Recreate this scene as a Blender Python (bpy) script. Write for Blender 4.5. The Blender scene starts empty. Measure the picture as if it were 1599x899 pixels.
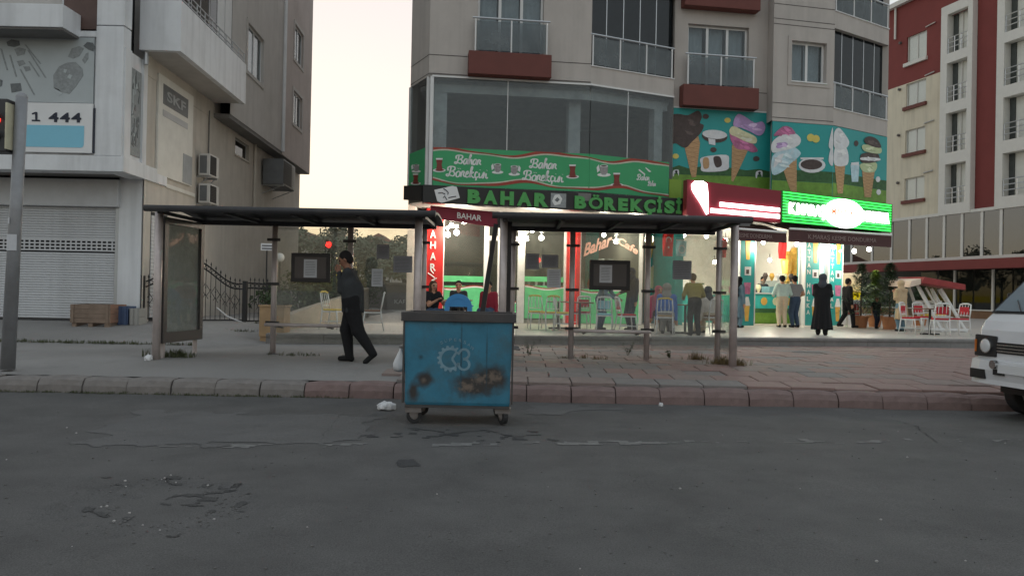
import bpy, bmesh, math, random
import numpy as np
from mathutils import Vector, Matrix
random.seed(7)
rnd = random.Random(11)
scn = bpy.context.scene
col = scn.collection
# ------------------------------------------------------------------ camera
FPX, ROLL, HOR, CAMZ = 1200.0, 0.02, 456.0, 1.5
PIT = (HOR - 449.5) / FPX
cam = bpy.data.cameras.new('camera'); camo = bpy.data.objects.new('camera', cam); col.objects.link(camo)
cam.sensor_width = 36.0; cam.lens = 36.0 * FPX / 1599.0; cam.clip_start = 0.05; cam.clip_end = 3000
camo.matrix_world = Matrix.Translation((0, 0, CAMZ)) @ Matrix.Rotation(math.radians(90) + PIT, 4, 'X') @ Matrix.Rotation(-ROLL, 4, 'Z').inverted()
scn.camera = camo
# ------------------------------------------------------------------ sky, sun, exposure
world = bpy.data.worlds.new('World'); scn.world = world; world.use_nodes = True
wn, wl = world.node_tree.nodes, world.node_tree.links
sky = wn.new('ShaderNodeTexSky'); sky.sky_type = 'NISHITA'; sky.sun_disc = False
SKY_GAMMA, SKY_WB = 0.22, (1.04, 1.0, 0.955, 1)   # evens the sky out as the phone's own tone curve does
SUN_EL, SUN_ROT = math.radians(1.0), math.radians(-14)
sky.sun_elevation = SUN_EL; sky.sun_rotation = SUN_ROT; sky.altitude = 300; sky.air_density = 1.0; sky.dust_density = 3.0; sky.ozone_density = 2.0
wn['Background'].inputs[1].default_value = 0.15
gm = wn.new('ShaderNodeGamma'); gm.inputs[1].default_value = SKY_GAMMA
wb = wn.new('ShaderNodeMix'); wb.data_type = 'RGBA'; wb.blend_type = 'MULTIPLY'; wb.inputs[0].default_value = 1.0; wb.inputs[7].default_value = SKY_WB
wl.new(sky.outputs[0], gm.inputs[0]); wl.new(gm.outputs[0], wb.inputs[6]); wl.new(wb.outputs[2], wn['Background'].inputs[0])
sun = bpy.data.lights.new('sun', 'SUN'); suno = bpy.data.objects.new('sun', sun); col.objects.link(suno)
sun.energy = 0.12; sun.angle = math.radians(12); sun.color = (1.0, 0.72, 0.5)
suno.rotation_euler = Vector((math.sin(SUN_ROT) * math.cos(SUN_EL), math.cos(SUN_ROT) * math.cos(SUN_EL), math.sin(SUN_EL))).to_track_quat('Z', 'Y').to_euler()
scn.view_settings.view_transform = 'Standard'; scn.view_settings.look = 'None'; scn.view_settings.gamma = 1.0
scn.view_settings.use_curve_mapping = False; scn.view_settings.exposure = 2.56
scn.render.engine = 'CYCLES'; cy = scn.cycles
cy.use_denoising = True; cy.max_bounces = 7; cy.diffuse_bounces = 3; cy.glossy_bounces = 3; cy.transmission_bounces = 4
cy.transparent_max_bounces = 24; cy.sample_clamp_indirect = 6.0; cy.caustics_reflective = False; cy.caustics_refractive = False

# ------------------------------------------------------------------ photo pixel -> direction / point
def ray(px, py):
    u = (px - 799.5) / FPX; v = (449.5 - py) / FPX
    c, s = math.cos(ROLL), math.sin(ROLL)
    x = u * c - v * s; z = v * c + u * s
    cp, sp = math.cos(PIT), math.sin(PIT)
    return x, cp - z * sp, z * cp + sp
def ond(px, py, Y):
    x, y, z = ray(px, py); t = Y / y
    return Vector((x * t, Y, CAMZ + z * t))
def onz(px, py, Z):
    x, y, z = ray(px, py); t = (Z - CAMZ) / z
    return Vector((x * t, y * t, Z))
class Frame:
    """upright plane: local x along the wall, local y away from the viewer, z world"""
    def __init__(s, A, ang=None, B=None):
        s.A = (A[0], A[1])
        s.a = math.atan2(B[1] - A[1], B[0] - A[0]) if B is not None else math.radians(ang)
        s.c, s.s = math.cos(s.a), math.sin(s.a)
        s.len = math.hypot(B[0] - A[0], B[1] - A[1]) if B is not None else 0
    def __call__(s, p):
        return (s.A[0] + p[0] * s.c - p[1] * s.s, s.A[1] + p[0] * s.s + p[1] * s.c, p[2])
    def px(s, px, py, off=0.0):
        x, y, z = ray(px, py)
        ax, ay = s.A[0] - off * s.s, s.A[1] + off * s.c
        det = x * (-s.s) + y * s.c
        t = (-ax * s.s + ay * s.c) / det; k = (x * ay - y * ax) / det
        return k, CAMZ + z * t
    def x(s, px, py, off=0.0): return s.px(px, py, off)[0]
    def z(s, px, py, off=0.0): return s.px(px, py, off)[1]
    def off(s, d): return Frame((s.A[0] - d * s.s, s.A[1] + d * s.c), math.degrees(s.a))

# ------------------------------------------------------------------ materials
def C(r, g, b):
    f = lambda v: (v / 255 / 12.92) if v / 255 <= 0.04045 else ((v / 255 + 0.055) / 1.055) ** 2.4
    return (f(r), f(g), f(b), 1.0)
MATS = {}
def mat(name, color, rough=0.7, var=0.18, scale=3.0, bump=0.0, bscale=40.0, metal=0.0, dirt=None, dirtamt=0.35, dscale=1.2, spec=0.4, coat=0.0, sss=0, streak=0.0, speck=0.0):
    if name in MATS: return MATS[name]
    lv = lambda c: tuple(min(v * 1.35, 0.5 * v + 0.42) for v in c[:3]) + (1,)
    color = lv(color); dirt = lv(dirt) if dirt else None
    m = bpy.data.materials.new(name); m.use_nodes = True; MATS[name] = m
    n, l = m.node_tree.nodes, m.node_tree.links
    b = n['Principled BSDF']; b.inputs['Roughness'].default_value = rough; b.inputs['Metallic'].default_value = metal
    b.inputs['Specular IOR Level'].default_value = spec
    if coat: b.inputs['Coat Weight'].default_value = coat; b.inputs['Coat Roughness'].default_value = 0.15
    tc = n.new('ShaderNodeTexCoord')
    out = None
    nz = n.new('ShaderNodeTexNoise'); nz.inputs['Scale'].default_value = scale; nz.inputs['Detail'].default_value = 6; nz.inputs['Roughness'].default_value = 0.65
    l.new(tc.outputs['Object'], nz.inputs['Vector'])
    rp = n.new('ShaderNodeMapRange'); rp.inputs[1].default_value = 0.25; rp.inputs[2].default_value = 0.75
    rp.inputs[3].default_value = 1 - var; rp.inputs[4].default_value = 1 + var; l.new(nz.outputs[0], rp.inputs[0])
    mx = n.new('ShaderNodeMix'); mx.data_type = 'RGBA'; mx.blend_type = 'MULTIPLY'; mx.inputs[0].default_value = 1.0
    mx.inputs[6].default_value = color; l.new(rp.outputs[0], mx.inputs[7]); out = mx.outputs[2]
    if dirt:
        d = n.new('ShaderNodeTexNoise'); d.inputs['Scale'].default_value = dscale; d.inputs['Detail'].default_value = 8; d.inputs['Roughness'].default_value = 0.7
        l.new(tc.outputs['Object'], d.inputs['Vector'])
        r2 = n.new('ShaderNodeMapRange'); r2.inputs[1].default_value = 0.48; r2.inputs[2].default_value = 0.72; r2.inputs[4].default_value = dirtamt
        l.new(d.outputs[0], r2.inputs[0])
        m2 = n.new('ShaderNodeMix'); m2.data_type = 'RGBA'; l.new(r2.outputs[0], m2.inputs[0]); l.new(out, m2.inputs[6]); m2.inputs[7].default_value = dirt; out = m2.outputs[2]
    for amt, sc3, lo_, hi_ in ((streak, (4.0, 4.0, 0.35), 0.45, 0.75), (speck, (95.0, 95.0, 95.0), 0.35, 0.68)):      # run-off streaks / stone grain
        if not amt: continue
        mp = n.new('ShaderNodeMapping'); mp.inputs['Scale'].default_value = sc3; l.new(tc.outputs['Object'], mp.inputs['Vector'])
        d = n.new('ShaderNodeTexNoise'); d.inputs['Scale'].default_value = 1.0; d.inputs['Detail'].default_value = 5; l.new(mp.outputs[0], d.inputs['Vector'])
        r3 = n.new('ShaderNodeMapRange'); r3.inputs[1].default_value = lo_; r3.inputs[2].default_value = hi_; r3.inputs[3].default_value = 1.0 + (amt * 0.5 if sc3[2] > 1 else 0.0); r3.inputs[4].default_value = 1.0 - amt; l.new(d.outputs[0], r3.inputs[0])
        m3 = n.new('ShaderNodeMix'); m3.data_type = 'RGBA'; m3.blend_type = 'MULTIPLY'; m3.inputs[0].default_value = 1.0; l.new(out, m3.inputs[6]); l.new(r3.outputs[0], m3.inputs[7]); out = m3.outputs[2]
    l.new(out, b.inputs['Base Color'])
    if bump:
        bn = n.new('ShaderNodeTexNoise'); bn.inputs['Scale'].default_value = bscale; bn.inputs['Detail'].default_value = 5
        l.new(tc.outputs['Object'], bn.inputs['Vector'])
        bp = n.new('ShaderNodeBump'); bp.inputs['Strength'].default_value = bump; bp.inputs['Distance'].default_value = 0.02
        l.new(bn.outputs[0], bp.inputs['Height']); l.new(bp.outputs[0], b.inputs['Normal'])
    if sss: b.inputs['Subsurface Weight'].default_value = sss
    return m
def glow(name, color, strength):
    if name in MATS: return MATS[name]
    m = bpy.data.materials.new(name); m.use_nodes = True; MATS[name] = m
    b = m.node_tree.nodes['Principled BSDF']; b.inputs['Base Color'].default_value = color
    b.inputs['Emission Color'].default_value = color; b.inputs['Emission Strength'].default_value = strength
    return m
def glass(name, tint=(0.9, 0.95, 0.95, 1), dirt=0.0, dirtcol=(0.3, 0.31, 0.3, 1), ior=1.5, rough=0.02, dscale=2.0):
    """thin pane: clear, mirror by angle, and a film of dust"""
    if name in MATS: return MATS[name]
    m = bpy.data.materials.new(name); m.use_nodes = True; MATS[name] = m
    n, l = m.node_tree.nodes, m.node_tree.links
    n.remove(n['Principled BSDF'])
    tr = n.new('ShaderNodeBsdfTransparent'); tr.inputs[0].default_value = tint
    gl = n.new('ShaderNodeBsdfGlossy'); gl.inputs['Roughness'].default_value = rough
    lw = n.new('ShaderNodeLayerWeight'); lw.inputs[0].default_value = 0.5
    pw = n.new('ShaderNodeMath'); pw.operation = 'POWER'; pw.inputs[1].default_value = 5.0; l.new(lw.outputs['Facing'], pw.inputs[0])
    f0 = ((ior - 1) / (ior + 1)) ** 2; fr = n.new('ShaderNodeMapRange'); fr.inputs[3].default_value = f0; fr.inputs[4].default_value = 1.0; l.new(pw.outputs[0], fr.inputs[0])
    m1 = n.new('ShaderNodeMixShader'); l.new(fr.outputs[0], m1.inputs[0]); l.new(tr.outputs[0], m1.inputs[1]); l.new(gl.outputs[0], m1.inputs[2])
    last = m1
    if dirt:
        df = n.new('ShaderNodeBsdfDiffuse'); df.inputs[0].default_value = dirtcol
        tc = n.new('ShaderNodeTexCoord'); nz = n.new('ShaderNodeTexNoise'); nz.inputs['Scale'].default_value = dscale; nz.inputs['Detail'].default_value = 7; nz.inputs['Roughness'].default_value = 0.7
        l.new(tc.outputs['Object'], nz.inputs['Vector'])
        r = n.new('ShaderNodeMapRange'); r.inputs[1].default_value = 0.3; r.inputs[2].default_value = 0.75; r.inputs[3].default_value = dirt * 0.35; r.inputs[4].default_value = dirt * 1.5
        l.new(nz.outputs[0], r.inputs[0])
        m2 = n.new('ShaderNodeMixShader'); l.new(r.outputs[0], m2.inputs[0]); l.new(m1.outputs[0], m2.inputs[1]); l.new(df.outputs[0], m2.inputs[2]); last = m2
    l.new(last.outputs[0], n['Material Output'].inputs[0])
    return m

# ------------------------------------------------------------------ mesh building
class MB:
    def __init__(s, fr=None): s.v, s.f, s.m, s.fr = [], [], [], fr
    def add(s, vs, fs, mi=0):
        o = len(s.v)
        s.v += [tuple(s.fr(p)) for p in vs] if s.fr else [tuple(p) for p in vs]
        for f in fs: s.f.append(tuple(i + o for i in f)); s.m.append(mi)
        return s
    def box(s, x0, x1, y0, y1, z0, z1, mi=0):
        vs = [(x, y, z) for z in (z0, z1) for y in (y0, y1) for x in (x0, x1)]
        return s.add(vs, [(0, 2, 3, 1), (4, 5, 7, 6), (0, 1, 5, 4), (2, 6, 7, 3), (0, 4, 6, 2), (1, 3, 7, 5)], mi)
    def hexa(s, p, mi=0):          # 4 front corners (lb, rb, rt, lt) then 4 back
        return s.add(p, [(0, 1, 2, 3), (5, 4, 7, 6), (4, 0, 3, 7), (1, 5, 6, 2), (3, 2, 6, 7), (4, 5, 1, 0)], mi)
    def quad(s, a, b, c, d, mi=0): return s.add([a, b, c, d], [(0, 1, 2, 3)], mi)
    def prism(s, poly, y0, y1, mi=0):   # poly in (x, z), counter-clockwise seen from -y
        k = len(poly)
        vs = [(x, y0, z) for x, z in poly] + [(x, y1, z) for x, z in poly]
        return s.add(vs, [tuple(range(k)), tuple(range(2 * k - 1, k - 1, -1))] + [(i, i + k, (i + 1) % k + k, (i + 1) % k) for i in range(k)], mi)
    def slab(s, poly, z0, z1, mi=0):    # poly in (x, y)
        k = len(poly)
        vs = [(x, y, z0) for x, y in poly] + [(x, y, z1) for x, y in poly]
        return s.add(vs, [tuple(range(k - 1, -1, -1)), tuple(range(k, 2 * k))] + [(i, (i + 1) % k, (i + 1) % k + k, i + k) for i in range(k)], mi)
    def tube(s, pts, r, n=8, mi=0, cap=True):
        pts = [Vector(p) for p in pts]; k = len(pts)
        rs = r if isinstance(r, (list, tuple)) else [r] * k
        vs = []; up = None
        for i, p in enumerate(pts):
            t = (pts[min(i + 1, k - 1)] - pts[max(i - 1, 0)]).normalized()
            if up is None: up = t.orthogonal().normalized()
            up = (up - t * up.dot(t))
            up = up.normalized() if up.length > 1e-6 else t.orthogonal().normalized()
            sd = t.cross(up)
            for j in range(n):
                a = 2 * math.pi * j / n
                vs.append(p + (up * math.cos(a) + sd * math.sin(a)) * rs[i])
        fs = [(i * n + j, i * n + (j + 1) % n, (i + 1) * n + (j + 1) % n, (i + 1) * n + j) for i in range(k - 1) for j in range(n)]
        if cap: fs += [tuple(range(n - 1, -1, -1)), tuple(range((k - 1) * n, k * n))]
        return s.add(vs, fs, mi)
    def lathe(s, prof, n=16, cx=0, cy=0, mi=0, cz=0):
        vs = [(cx + r * math.cos(2 * math.pi * j / n), cy + r * math.sin(2 * math.pi * j / n), cz + z) for r, z in prof for j in range(n)]
        k = len(prof)
        fs = [(i * n + j, i * n + (j + 1) % n, (i + 1) * n + (j + 1) % n, (i + 1) * n + j) for i in range(k - 1) for j in range(n)]
        fs += [tuple(range(n - 1, -1, -1)), tuple(range((k - 1) * n, k * n))]
        return s.add(vs, fs, mi)
    def ball(s, c, r, n=10, mi=0):
        rr = r if isinstance(r, (list, tuple)) else (r, r, r)
        vs, fs = [], []; h = n // 2 + 1
        for i in range(h + 1):
            t = math.pi * i / h
            for j in range(n): vs.append((c[0] + rr[0] * math.sin(t) * math.cos(2 * math.pi * j / n), c[1] + rr[1] * math.sin(t) * math.sin(2 * math.pi * j / n), c[2] - rr[2] * math.cos(t)))
        for i in range(h):
            for j in range(n): fs.append((i * n + j, i * n + (j + 1) % n, (i + 1) * n + (j + 1) % n, (i + 1) * n + j))
        return s.add(vs, fs, mi)
    def wall(s, x0, x1, z0, z1, holes, dep=0.25, mi=0):
        """front sheet at local y = 0 with openings and their reveals"""
        xs = sorted({x0, x1, *[h[0] for h in holes], *[h[1] for h in holes]}); zs = sorted({z0, z1, *[h[2] for h in holes], *[h[3] for h in holes]})
        for a, b in zip(xs, xs[1:]):
            for c, d in zip(zs, zs[1:]):
                mx, mz = (a + b) / 2, (c + d) / 2
                if any(h[0] < mx < h[1] and h[2] < mz < h[3] for h in holes): continue
                s.quad((a, 0, c), (b, 0, c), (b, 0, d), (a, 0, d), mi)
        for a, b, c, d in holes:
            s.quad((a, 0, c), (a, dep, c), (a, dep, d), (a, 0, d), mi); s.quad((b, 0, d), (b, dep, d), (b, dep, c), (b, 0, c), mi)
            s.quad((a, 0, d), (a, dep, d), (b, dep, d), (b, 0, d), mi); s.quad((b, 0, c), (b, dep, c), (a, dep, c), (a, 0, c), mi)
        return s
    def build(s, name, m, parent=None, smooth=False, bevel=0.0, world=True):
        me = bpy.data.meshes.new(name); me.from_pydata(s.v, [], s.f)
        for x in (m if isinstance(m, (list, tuple)) else [m]): me.materials.append(MATS[x] if isinstance(x, str) else x)
        if any(s.m): me.polygons.foreach_set('material_index', s.m)
        if bevel:
            bm = bmesh.new(); bm.from_mesh(me); bmesh.ops.remove_doubles(bm, verts=bm.verts, dist=1e-5)
            bmesh.ops.bevel(bm, geom=[e for e in bm.edges if e.is_manifold and e.calc_face_angle(0) > 0.5], offset=bevel, segments=2, affect='EDGES', profile=0.6, clamp_overlap=True)
            bm.to_mesh(me); bm.free()
        if smooth: me.polygons.foreach_set('use_smooth', [True] * len(me.polygons))
        me.update()
        return link(name, me, parent, world)
def wloc(o):
    v = Vector(o.location)
    while o.parent: o = o.parent; v += o.location
    return v
def link(name, me, parent=None, world=True):
    o = bpy.data.objects.new(name, me); col.objects.link(o)
    if parent is not None:
        o.parent = parent
        if world: o.location = -wloc(parent)
    return o
def tag(o, label=None, cat=None, group=None, kind=None):
    if label: o['label'] = label
    if cat: o['category'] = cat
    if group: o['group'] = group
    if kind: o['kind'] = kind
    return o
def thing(name, loc, label, cat, group=None, rz=0.0):
    o = bpy.data.objects.new(name, None); col.objects.link(o); o.location = loc; o.rotation_euler.z = rz
    o.empty_display_size = 0.1
    return tag(o, label, cat, group)
def copy_tree(o, parent=None):
    c = o.copy(); col.objects.link(c)
    if parent is not None: c.parent = parent
    for ch in [q for q in KIDS.get(o.name, o.children)]: copy_tree(ch, c)
    return c
KIDS = {}
def text_mesh(s, size=1.0, ext=0.0, off=0.0, shear=0.0, spacing=1.0, align='LEFT', sx=1.0):
    cu = bpy.data.curves.new('lettering', 'FONT'); cu.body = s; cu.size = size; cu.extrude = ext; cu.offset = off; cu.shear = shear
    cu.space_character = spacing; cu.align_x = align; cu.resolution_u = 3
    o = bpy.data.objects.new('lettering', cu); col.objects.link(o)
    dg = bpy.context.evaluated_depsgraph_get(); me = bpy.data.meshes.new_from_object(o.evaluated_get(dg), depsgraph=dg)
    bpy.data.objects.remove(o); bpy.data.curves.remove(cu)
    n = len(me.vertices); co = np.empty(n * 3); me.vertices.foreach_get('co', co); co = co.reshape(-1, 3); co[:, 0] *= sx
    return me, co
def put_text(name, s, P0, PX, PZ, m, parent, ext=0.01, off=0.0, fit=None, shear=0.0, spacing=1.0, lift=0.004, height=None):
    """lettering on the parallelogram with corner P0, bottom edge PX, side PZ (cap height = side)"""
    me, co = text_mesh(s, 1.0, 0.0, off, shear, spacing)
    w0, w1 = co[:, 0].min(), co[:, 0].max(); h0, h1 = 0.0, 0.73
    P0, PX, PZ = Vector(P0), Vector(PX), Vector(PZ)
    nrm = PX.cross(PZ).normalized()
    me2, co2 = text_mesh(s, 1.0, 0.05, off, shear, spacing); bpy.data.meshes.remove(me)
    u = (co2[:, 0] - w0) / (w1 - w0); v = (co2[:, 1] - h0) / (h1 - h0); d = (co2[:, 2] + 0.05) / 0.1 * ext + lift
    out = np.array(P0)[None] + u[:, None] * np.array(PX)[None] + v[:, None] * np.array(PZ)[None] + d[:, None] * np.array(nrm)[None]
    me2.vertices.foreach_set('co', out.astype(np.float32).ravel()); me2.materials.clear(); me2.materials.append(MATS[m] if isinstance(m, str) else m); me2.update()
    return link(name, me2, parent)
def lerp(a, b, t): return a + (b - a) * t
# ------------------------------------------------------------------ shared materials
mat('asphalt', (0.073, 0.071, 0.069, 1), 0.85, 0.25, 1.3, 0.5, 120, dirt=(0.10, 0.097, 0.093, 1), dirtamt=0.6, dscale=0.5, speck=0.32)
mat('asphalt_light', (0.090, 0.088, 0.086, 1), 0.85, 0.2, 2.0, 0.4, 120, dirt=(0.07, 0.07, 0.07, 1), dirtamt=0.7, dscale=1.0, speck=0.3); mat('asphalt_crumb', (0.050, 0.049, 0.048, 1), 0.9, 0.4, 9.0, 0.6, 60, speck=0.4)
mat('asphalt_dark', (0.035, 0.035, 0.036, 1), 0.85, 0.3, 6.0, 0.5, 90)
mat('road_paint', (0.115, 0.114, 0.11, 1), 0.8, 0.3, 9.0)
mat('kerb', (0.150, 0.105, 0.098, 1), 0.85, 0.22, 4.0, 0.3, 60, dirt=(0.07, 0.06, 0.055, 1), dirtamt=0.6, dscale=2.2)
mat('kerb_grey', (0.150, 0.138, 0.130, 1), 0.85, 0.22, 4.0, 0.3, 60, dirt=(0.08, 0.07, 0.06, 1), dirtamt=0.6, dscale=2.2)
mat('concrete', (0.20, 0.193, 0.185, 1), 0.85, 0.2, 1.2, 0.25, 50, dirt=(0.12, 0.115, 0.11, 1), dirtamt=0.7, dscale=0.6, speck=0.2)
mat('slab_grey', (0.155, 0.142, 0.135, 1), 0.75, 0.22, 2.5, 0.2, 60, dirt=(0.10, 0.085, 0.075, 1), dirtamt=0.6, dscale=1.5)
mat('slab_pink', (0.185, 0.125, 0.112, 1), 0.7, 0.22, 2.5, 0.2, 60, dirt=(0.12, 0.09, 0.08, 1), dirtamt=0.5, dscale=1.5)
mat('slab_warm', (0.175, 0.138, 0.125, 1), 0.72, 0.22, 2.5, 0.2, 60, dirt=(0.10, 0.085, 0.078, 1), dirtamt=0.5, dscale=1.5)
mat('joint', (0.06, 0.055, 0.05, 1), 0.95, 0.3, 8.0)
mat('tile_floor', (0.36, 0.34, 0.31, 1), 0.35, 0.1, 2.0, dirt=(0.3, 0.28, 0.26, 1), dirtamt=0.4)
mat('step_stone', (0.16, 0.155, 0.15, 1), 0.7, 0.2, 3.0, dirt=(0.07, 0.068, 0.065, 1), dirtamt=0.6)
mat('grass', (0.055, 0.062, 0.03, 1), 0.9, 0.4, 20.0)
mat('grass_dry', (0.13, 0.095, 0.045, 1), 0.9, 0.4, 20.0)
mat('soil', (0.05, 0.045, 0.04, 1), 0.95, 0.3, 12.0)
# ------------------------------------------------------------------ ground profile
KY = 10.55            # kerb front
def gz(x, y):
    """height of the pavement: kerb 0.2, shelter 0.3, then level"""
    z = lerp(0.2, 0.3, min(1, max(0, (y - KY) / 2.2)))
    t = min(1, max(0, (-5.2 - x) / 1.5))
    return z + t * 0.32 * min(1, max(0, (y - 15.4) / 3.2))
# far ground, one sheet to the horizon
g = MB()
g.quad((-900, -400, -0.03), (900, -400, -0.03), (900, 1500, -0.03), (-900, 1500, -0.03))
tag(g.build('ground', 'concrete'), kind='structure')
# road: fine grid near the camera with the sunken, crumbling spot
def vn(x, y, seed=0):
    xi, yi = np.floor(x), np.floor(y); fx, fy = x - xi, y - yi; fx = fx * fx * (3 - 2 * fx); fy = fy * fy * (3 - 2 * fy)
    h = lambda a, b: np.mod(np.sin(a * 127.1 + b * 311.7 + seed * 17.3) * 43758.5453, 1.0)
    return (h(xi, yi) * (1 - fx) + h(xi + 1, yi) * fx) * (1 - fy) + (h(xi, yi + 1) * (1 - fx) + h(xi + 1, yi + 1) * fx) * fy
def road_z(x, y):
    z = (vn(x * 2.1, y * 2.1) - 0.5) * 0.010 + (vn(x * 9, y * 9, 3) - 0.5) * 0.004
    ph = onz(262, 785, 0)
    r = np.sqrt(((x - ph.x) / 0.62) ** 2 + ((y - ph.y) / 0.62) ** 2) + (vn(x * 4, y * 4, 5) - 0.5) * 0.55
    rim = np.exp(-((r - 1.0) / 0.16) ** 2)
    z = z - 0.022 * (r < 1.0) * np.clip((1.0 - r) * 6, 0, 1) + rim * (vn(x * 14, y * 14, 9) - 0.55) * 0.05
    z = z - 0.018 * np.exp(-((y - 8.75) / 0.2) ** 2) * np.clip(vn(x * 3, y * 6, 21) * 2 - 0.9, 0, 1) * ((x > -1.4) & (x < 1.6))
    return z
xs = np.arange(-9.0, 9.01, 0.05); ys = np.concatenate([np.arange(2.4, 8.0, 0.045), np.arange(8.0, KY + 0.12, 0.06)])
X, Y = np.meshgrid(xs, ys); Z = road_z(X, Y)
nx, ny = len(xs), len(ys)
me = bpy.data.meshes.new('road'); idx = np.arange(nx * ny).reshape(ny, nx)
fq = np.stack([idx[:-1, :-1], idx[:-1, 1:], idx[1:, 1:], idx[1:, :-1]], -1).reshape(-1, 4)
me.from_pydata(np.stack([X, Y, Z], -1).reshape(-1, 3).tolist(), [], fq.tolist()); me.polygons.foreach_set('use_smooth', [True] * len(me.polygons))
# outer road sheets join it
k = len(me.vertices)
me.materials.append(MATS['asphalt'])
road = tag(link('road', me), kind='structure')
o = MB(); y1 = KY + 0.1
for a, b, c, d in ((-60, -9, -12, y1), (9, 60, -12, y1), (-9, 9, -12, 2.4)): o.quad((a, c, 0), (b, c, 0), (b, d, 0), (a, d, 0))
tag(o.build('road', 'asphalt'), kind='structure')
# worn lighter patch and worn line near the gutter
def sheet(name, pts, z, m, parent=None, n=14, wob=0.05, seed=1):
    r = random.Random(seed); out = []
    for i in range(len(pts)):
        a, b = Vector(pts[i]), Vector(pts[(i + 1) % len(pts)])
        for j in range(n): p = a.lerp(b, j / n); out.append((p.x + r.uniform(-wob, wob), p.y + r.uniform(-wob, wob) * 0.6))
    q = MB(); q.add([(x, y, z) for x, y in out], [tuple(range(len(out)))]); return q.build(name, m, parent)
# re-meshed on the road relief so that they lie on it
def road_patch(name, poly, m, lift=0.004, step=0.07, seed=0, ragged=0.12, holes=0.0):
    P = np.array([(p[0], p[1]) for p in poly]); x0, y0 = P.min(0) - 0.1; x1, y1 = P.max(0) + 0.1
    gx, gy = np.arange(x0, x1, step), np.arange(y0, y1, step); GX, GY = np.meshgrid(gx, gy)
    def inside(x, y):
        r = np.zeros(x.shape, bool); n = len(P)
        for i in range(n):
            (ax, ay), (bx, by) = P[i], P[(i + 1) % n]
            c = ((ay > y) != (by > y)) & (x < (bx - ax) * (y - ay) / (by - ay + 1e-9) + ax); r ^= c
        return r
    wx, wy = GX + (vn(GX * 5, GY * 5, seed) - 0.5) * ragged, GY + (vn(GX * 5, GY * 5, seed + 1) - 0.5) * ragged
    I = inside(wx, wy)
    if holes: I &= vn(GX * 7, GY * 12, seed + 4) + 0.5 * vn(GX * 23, GY * 23, seed + 5) > holes
    ZZ = road_z(GX, GY) + lift; ix = np.arange(GX.size).reshape(GX.shape)
    K = I[:-1, :-1] & I[1:, 1:] & I[:-1, 1:] & I[1:, :-1]
    F = np.stack([ix[:-1, :-1], ix[:-1, 1:], ix[1:, 1:], ix[1:, :-1]], -1)[K]
    me = bpy.data.meshes.new(name); me.from_pydata(np.stack([GX, GY, ZZ], -1).reshape(-1, 3).tolist(), [], F.tolist())
    bm = bmesh.new(); bm.from_mesh(me); bmesh.ops.delete(bm, geom=[v for v in bm.verts if not v.link_faces], context='VERTS'); bm.to_mesh(me); bm.free()
    me.materials.append(MATS[m]); return link(name, me, road, False)
pz = lambda px, py: onz(px, py, 0)[:2]
road_patch('asphalt_patch', [pz(225, 640), pz(600, 652), pz(575, 692), pz(110, 698)], 'asphalt_light', seed=2, step=0.04, ragged=0.4)
road_patch('asphalt_patch', [pz(820, 650), pz(980, 637), pz(860, 632), pz(815, 632)], 'asphalt_light', seed=6, step=0.03, ragged=0.4)
road_patch('asphalt_patch', [pz(560, 668), pz(860, 672), pz(890, 690), pz(570, 694)], 'asphalt_dark', seed=8, step=0.04, holes=0.95)
road_patch('oil_stain', [pz(622, 718), pz(655, 717), pz(658, 729), pz(625, 730)], 'asphalt_dark', seed=9, step=0.02, ragged=0.08)
road_patch('worn_line', [pz(240, 694), pz(1599, 682), pz(1599, 690), pz(240, 701)], 'road_paint', seed=12, step=0.035, holes=0.82, ragged=0.03)
for a, b, c, d in ((325, 765, 385, 806), (165, 742, 225, 756), (225, 812, 305, 830), (290, 758, 370, 786), (130, 790, 180, 806), (250, 748, 300, 760)):
    road_patch('crumbled_spot', [pz(a, b), pz(c, b), pz(c, d), pz(a, d)], 'asphalt_crumb', seed=a, step=0.014, ragged=0.4, holes=0.86)
# cracks in the asphalt
for (pts, sd) in ((((640, 668), (700, 676), (760, 672), (800, 682), (850, 678)), 1), (((1390, 655), (1430, 665), (1470, 695)), 2), (((500, 690), (520, 660), (540, 640)), 3)):
    r = random.Random(sd); q = MB(); L = []
    for a, b in zip(pts, pts[1:]):
        for j in range(8): t = j / 8; p = onz(lerp(a[0], b[0], t) + r.uniform(-4, 4), lerp(a[1], b[1], t) + r.uniform(-1, 1), 0); L.append(p)
    for a, b in zip(L, L[1:]):
        w = r.uniform(0.006, 0.016); za, zb = float(road_z(np.array(a.x), np.array(a.y))) + 0.006, float(road_z(np.array(b.x), np.array(b.y))) + 0.006
        q.quad((a.x, a.y - w, za), (b.x, b.y - w, zb), (b.x, b.y + w, zb), (a.x, a.y + w, za))
    q.build('crack', 'asphalt_dark', road, world=False)
# loose chippings
q = MB(); r = random.Random(5)
for i in range(420):
    if i < 160: a_ = r.uniform(0, 6.28); p = onz(265 + 95 * math.cos(a_) + r.gauss(0, 14), 786 + 34 * math.sin(a_) + r.gauss(0, 6), 0)
    else: p = onz(r.uniform(0, 1599), r.uniform(640, 890), 0)
    zz = float(road_z(np.array(p.x), np.array(p.y))); sz = r.uniform(0.004, 0.012)
    q.ball((p.x, p.y, zz + sz * 0.3), (sz, sz * r.uniform(0.7, 1.2), sz * 0.7), 5, 0 if r.random() < 0.9 else 1)
mat('chip_pale', (0.28, 0.27, 0.26, 1), 0.8); mat('chip', (0.09, 0.088, 0.085, 1), 0.8)
tag(q.build('gravel', ['chip', 'chip_pale']), kind='stuff', label='loose stone chippings scattered on the asphalt', cat='gravel')

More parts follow.
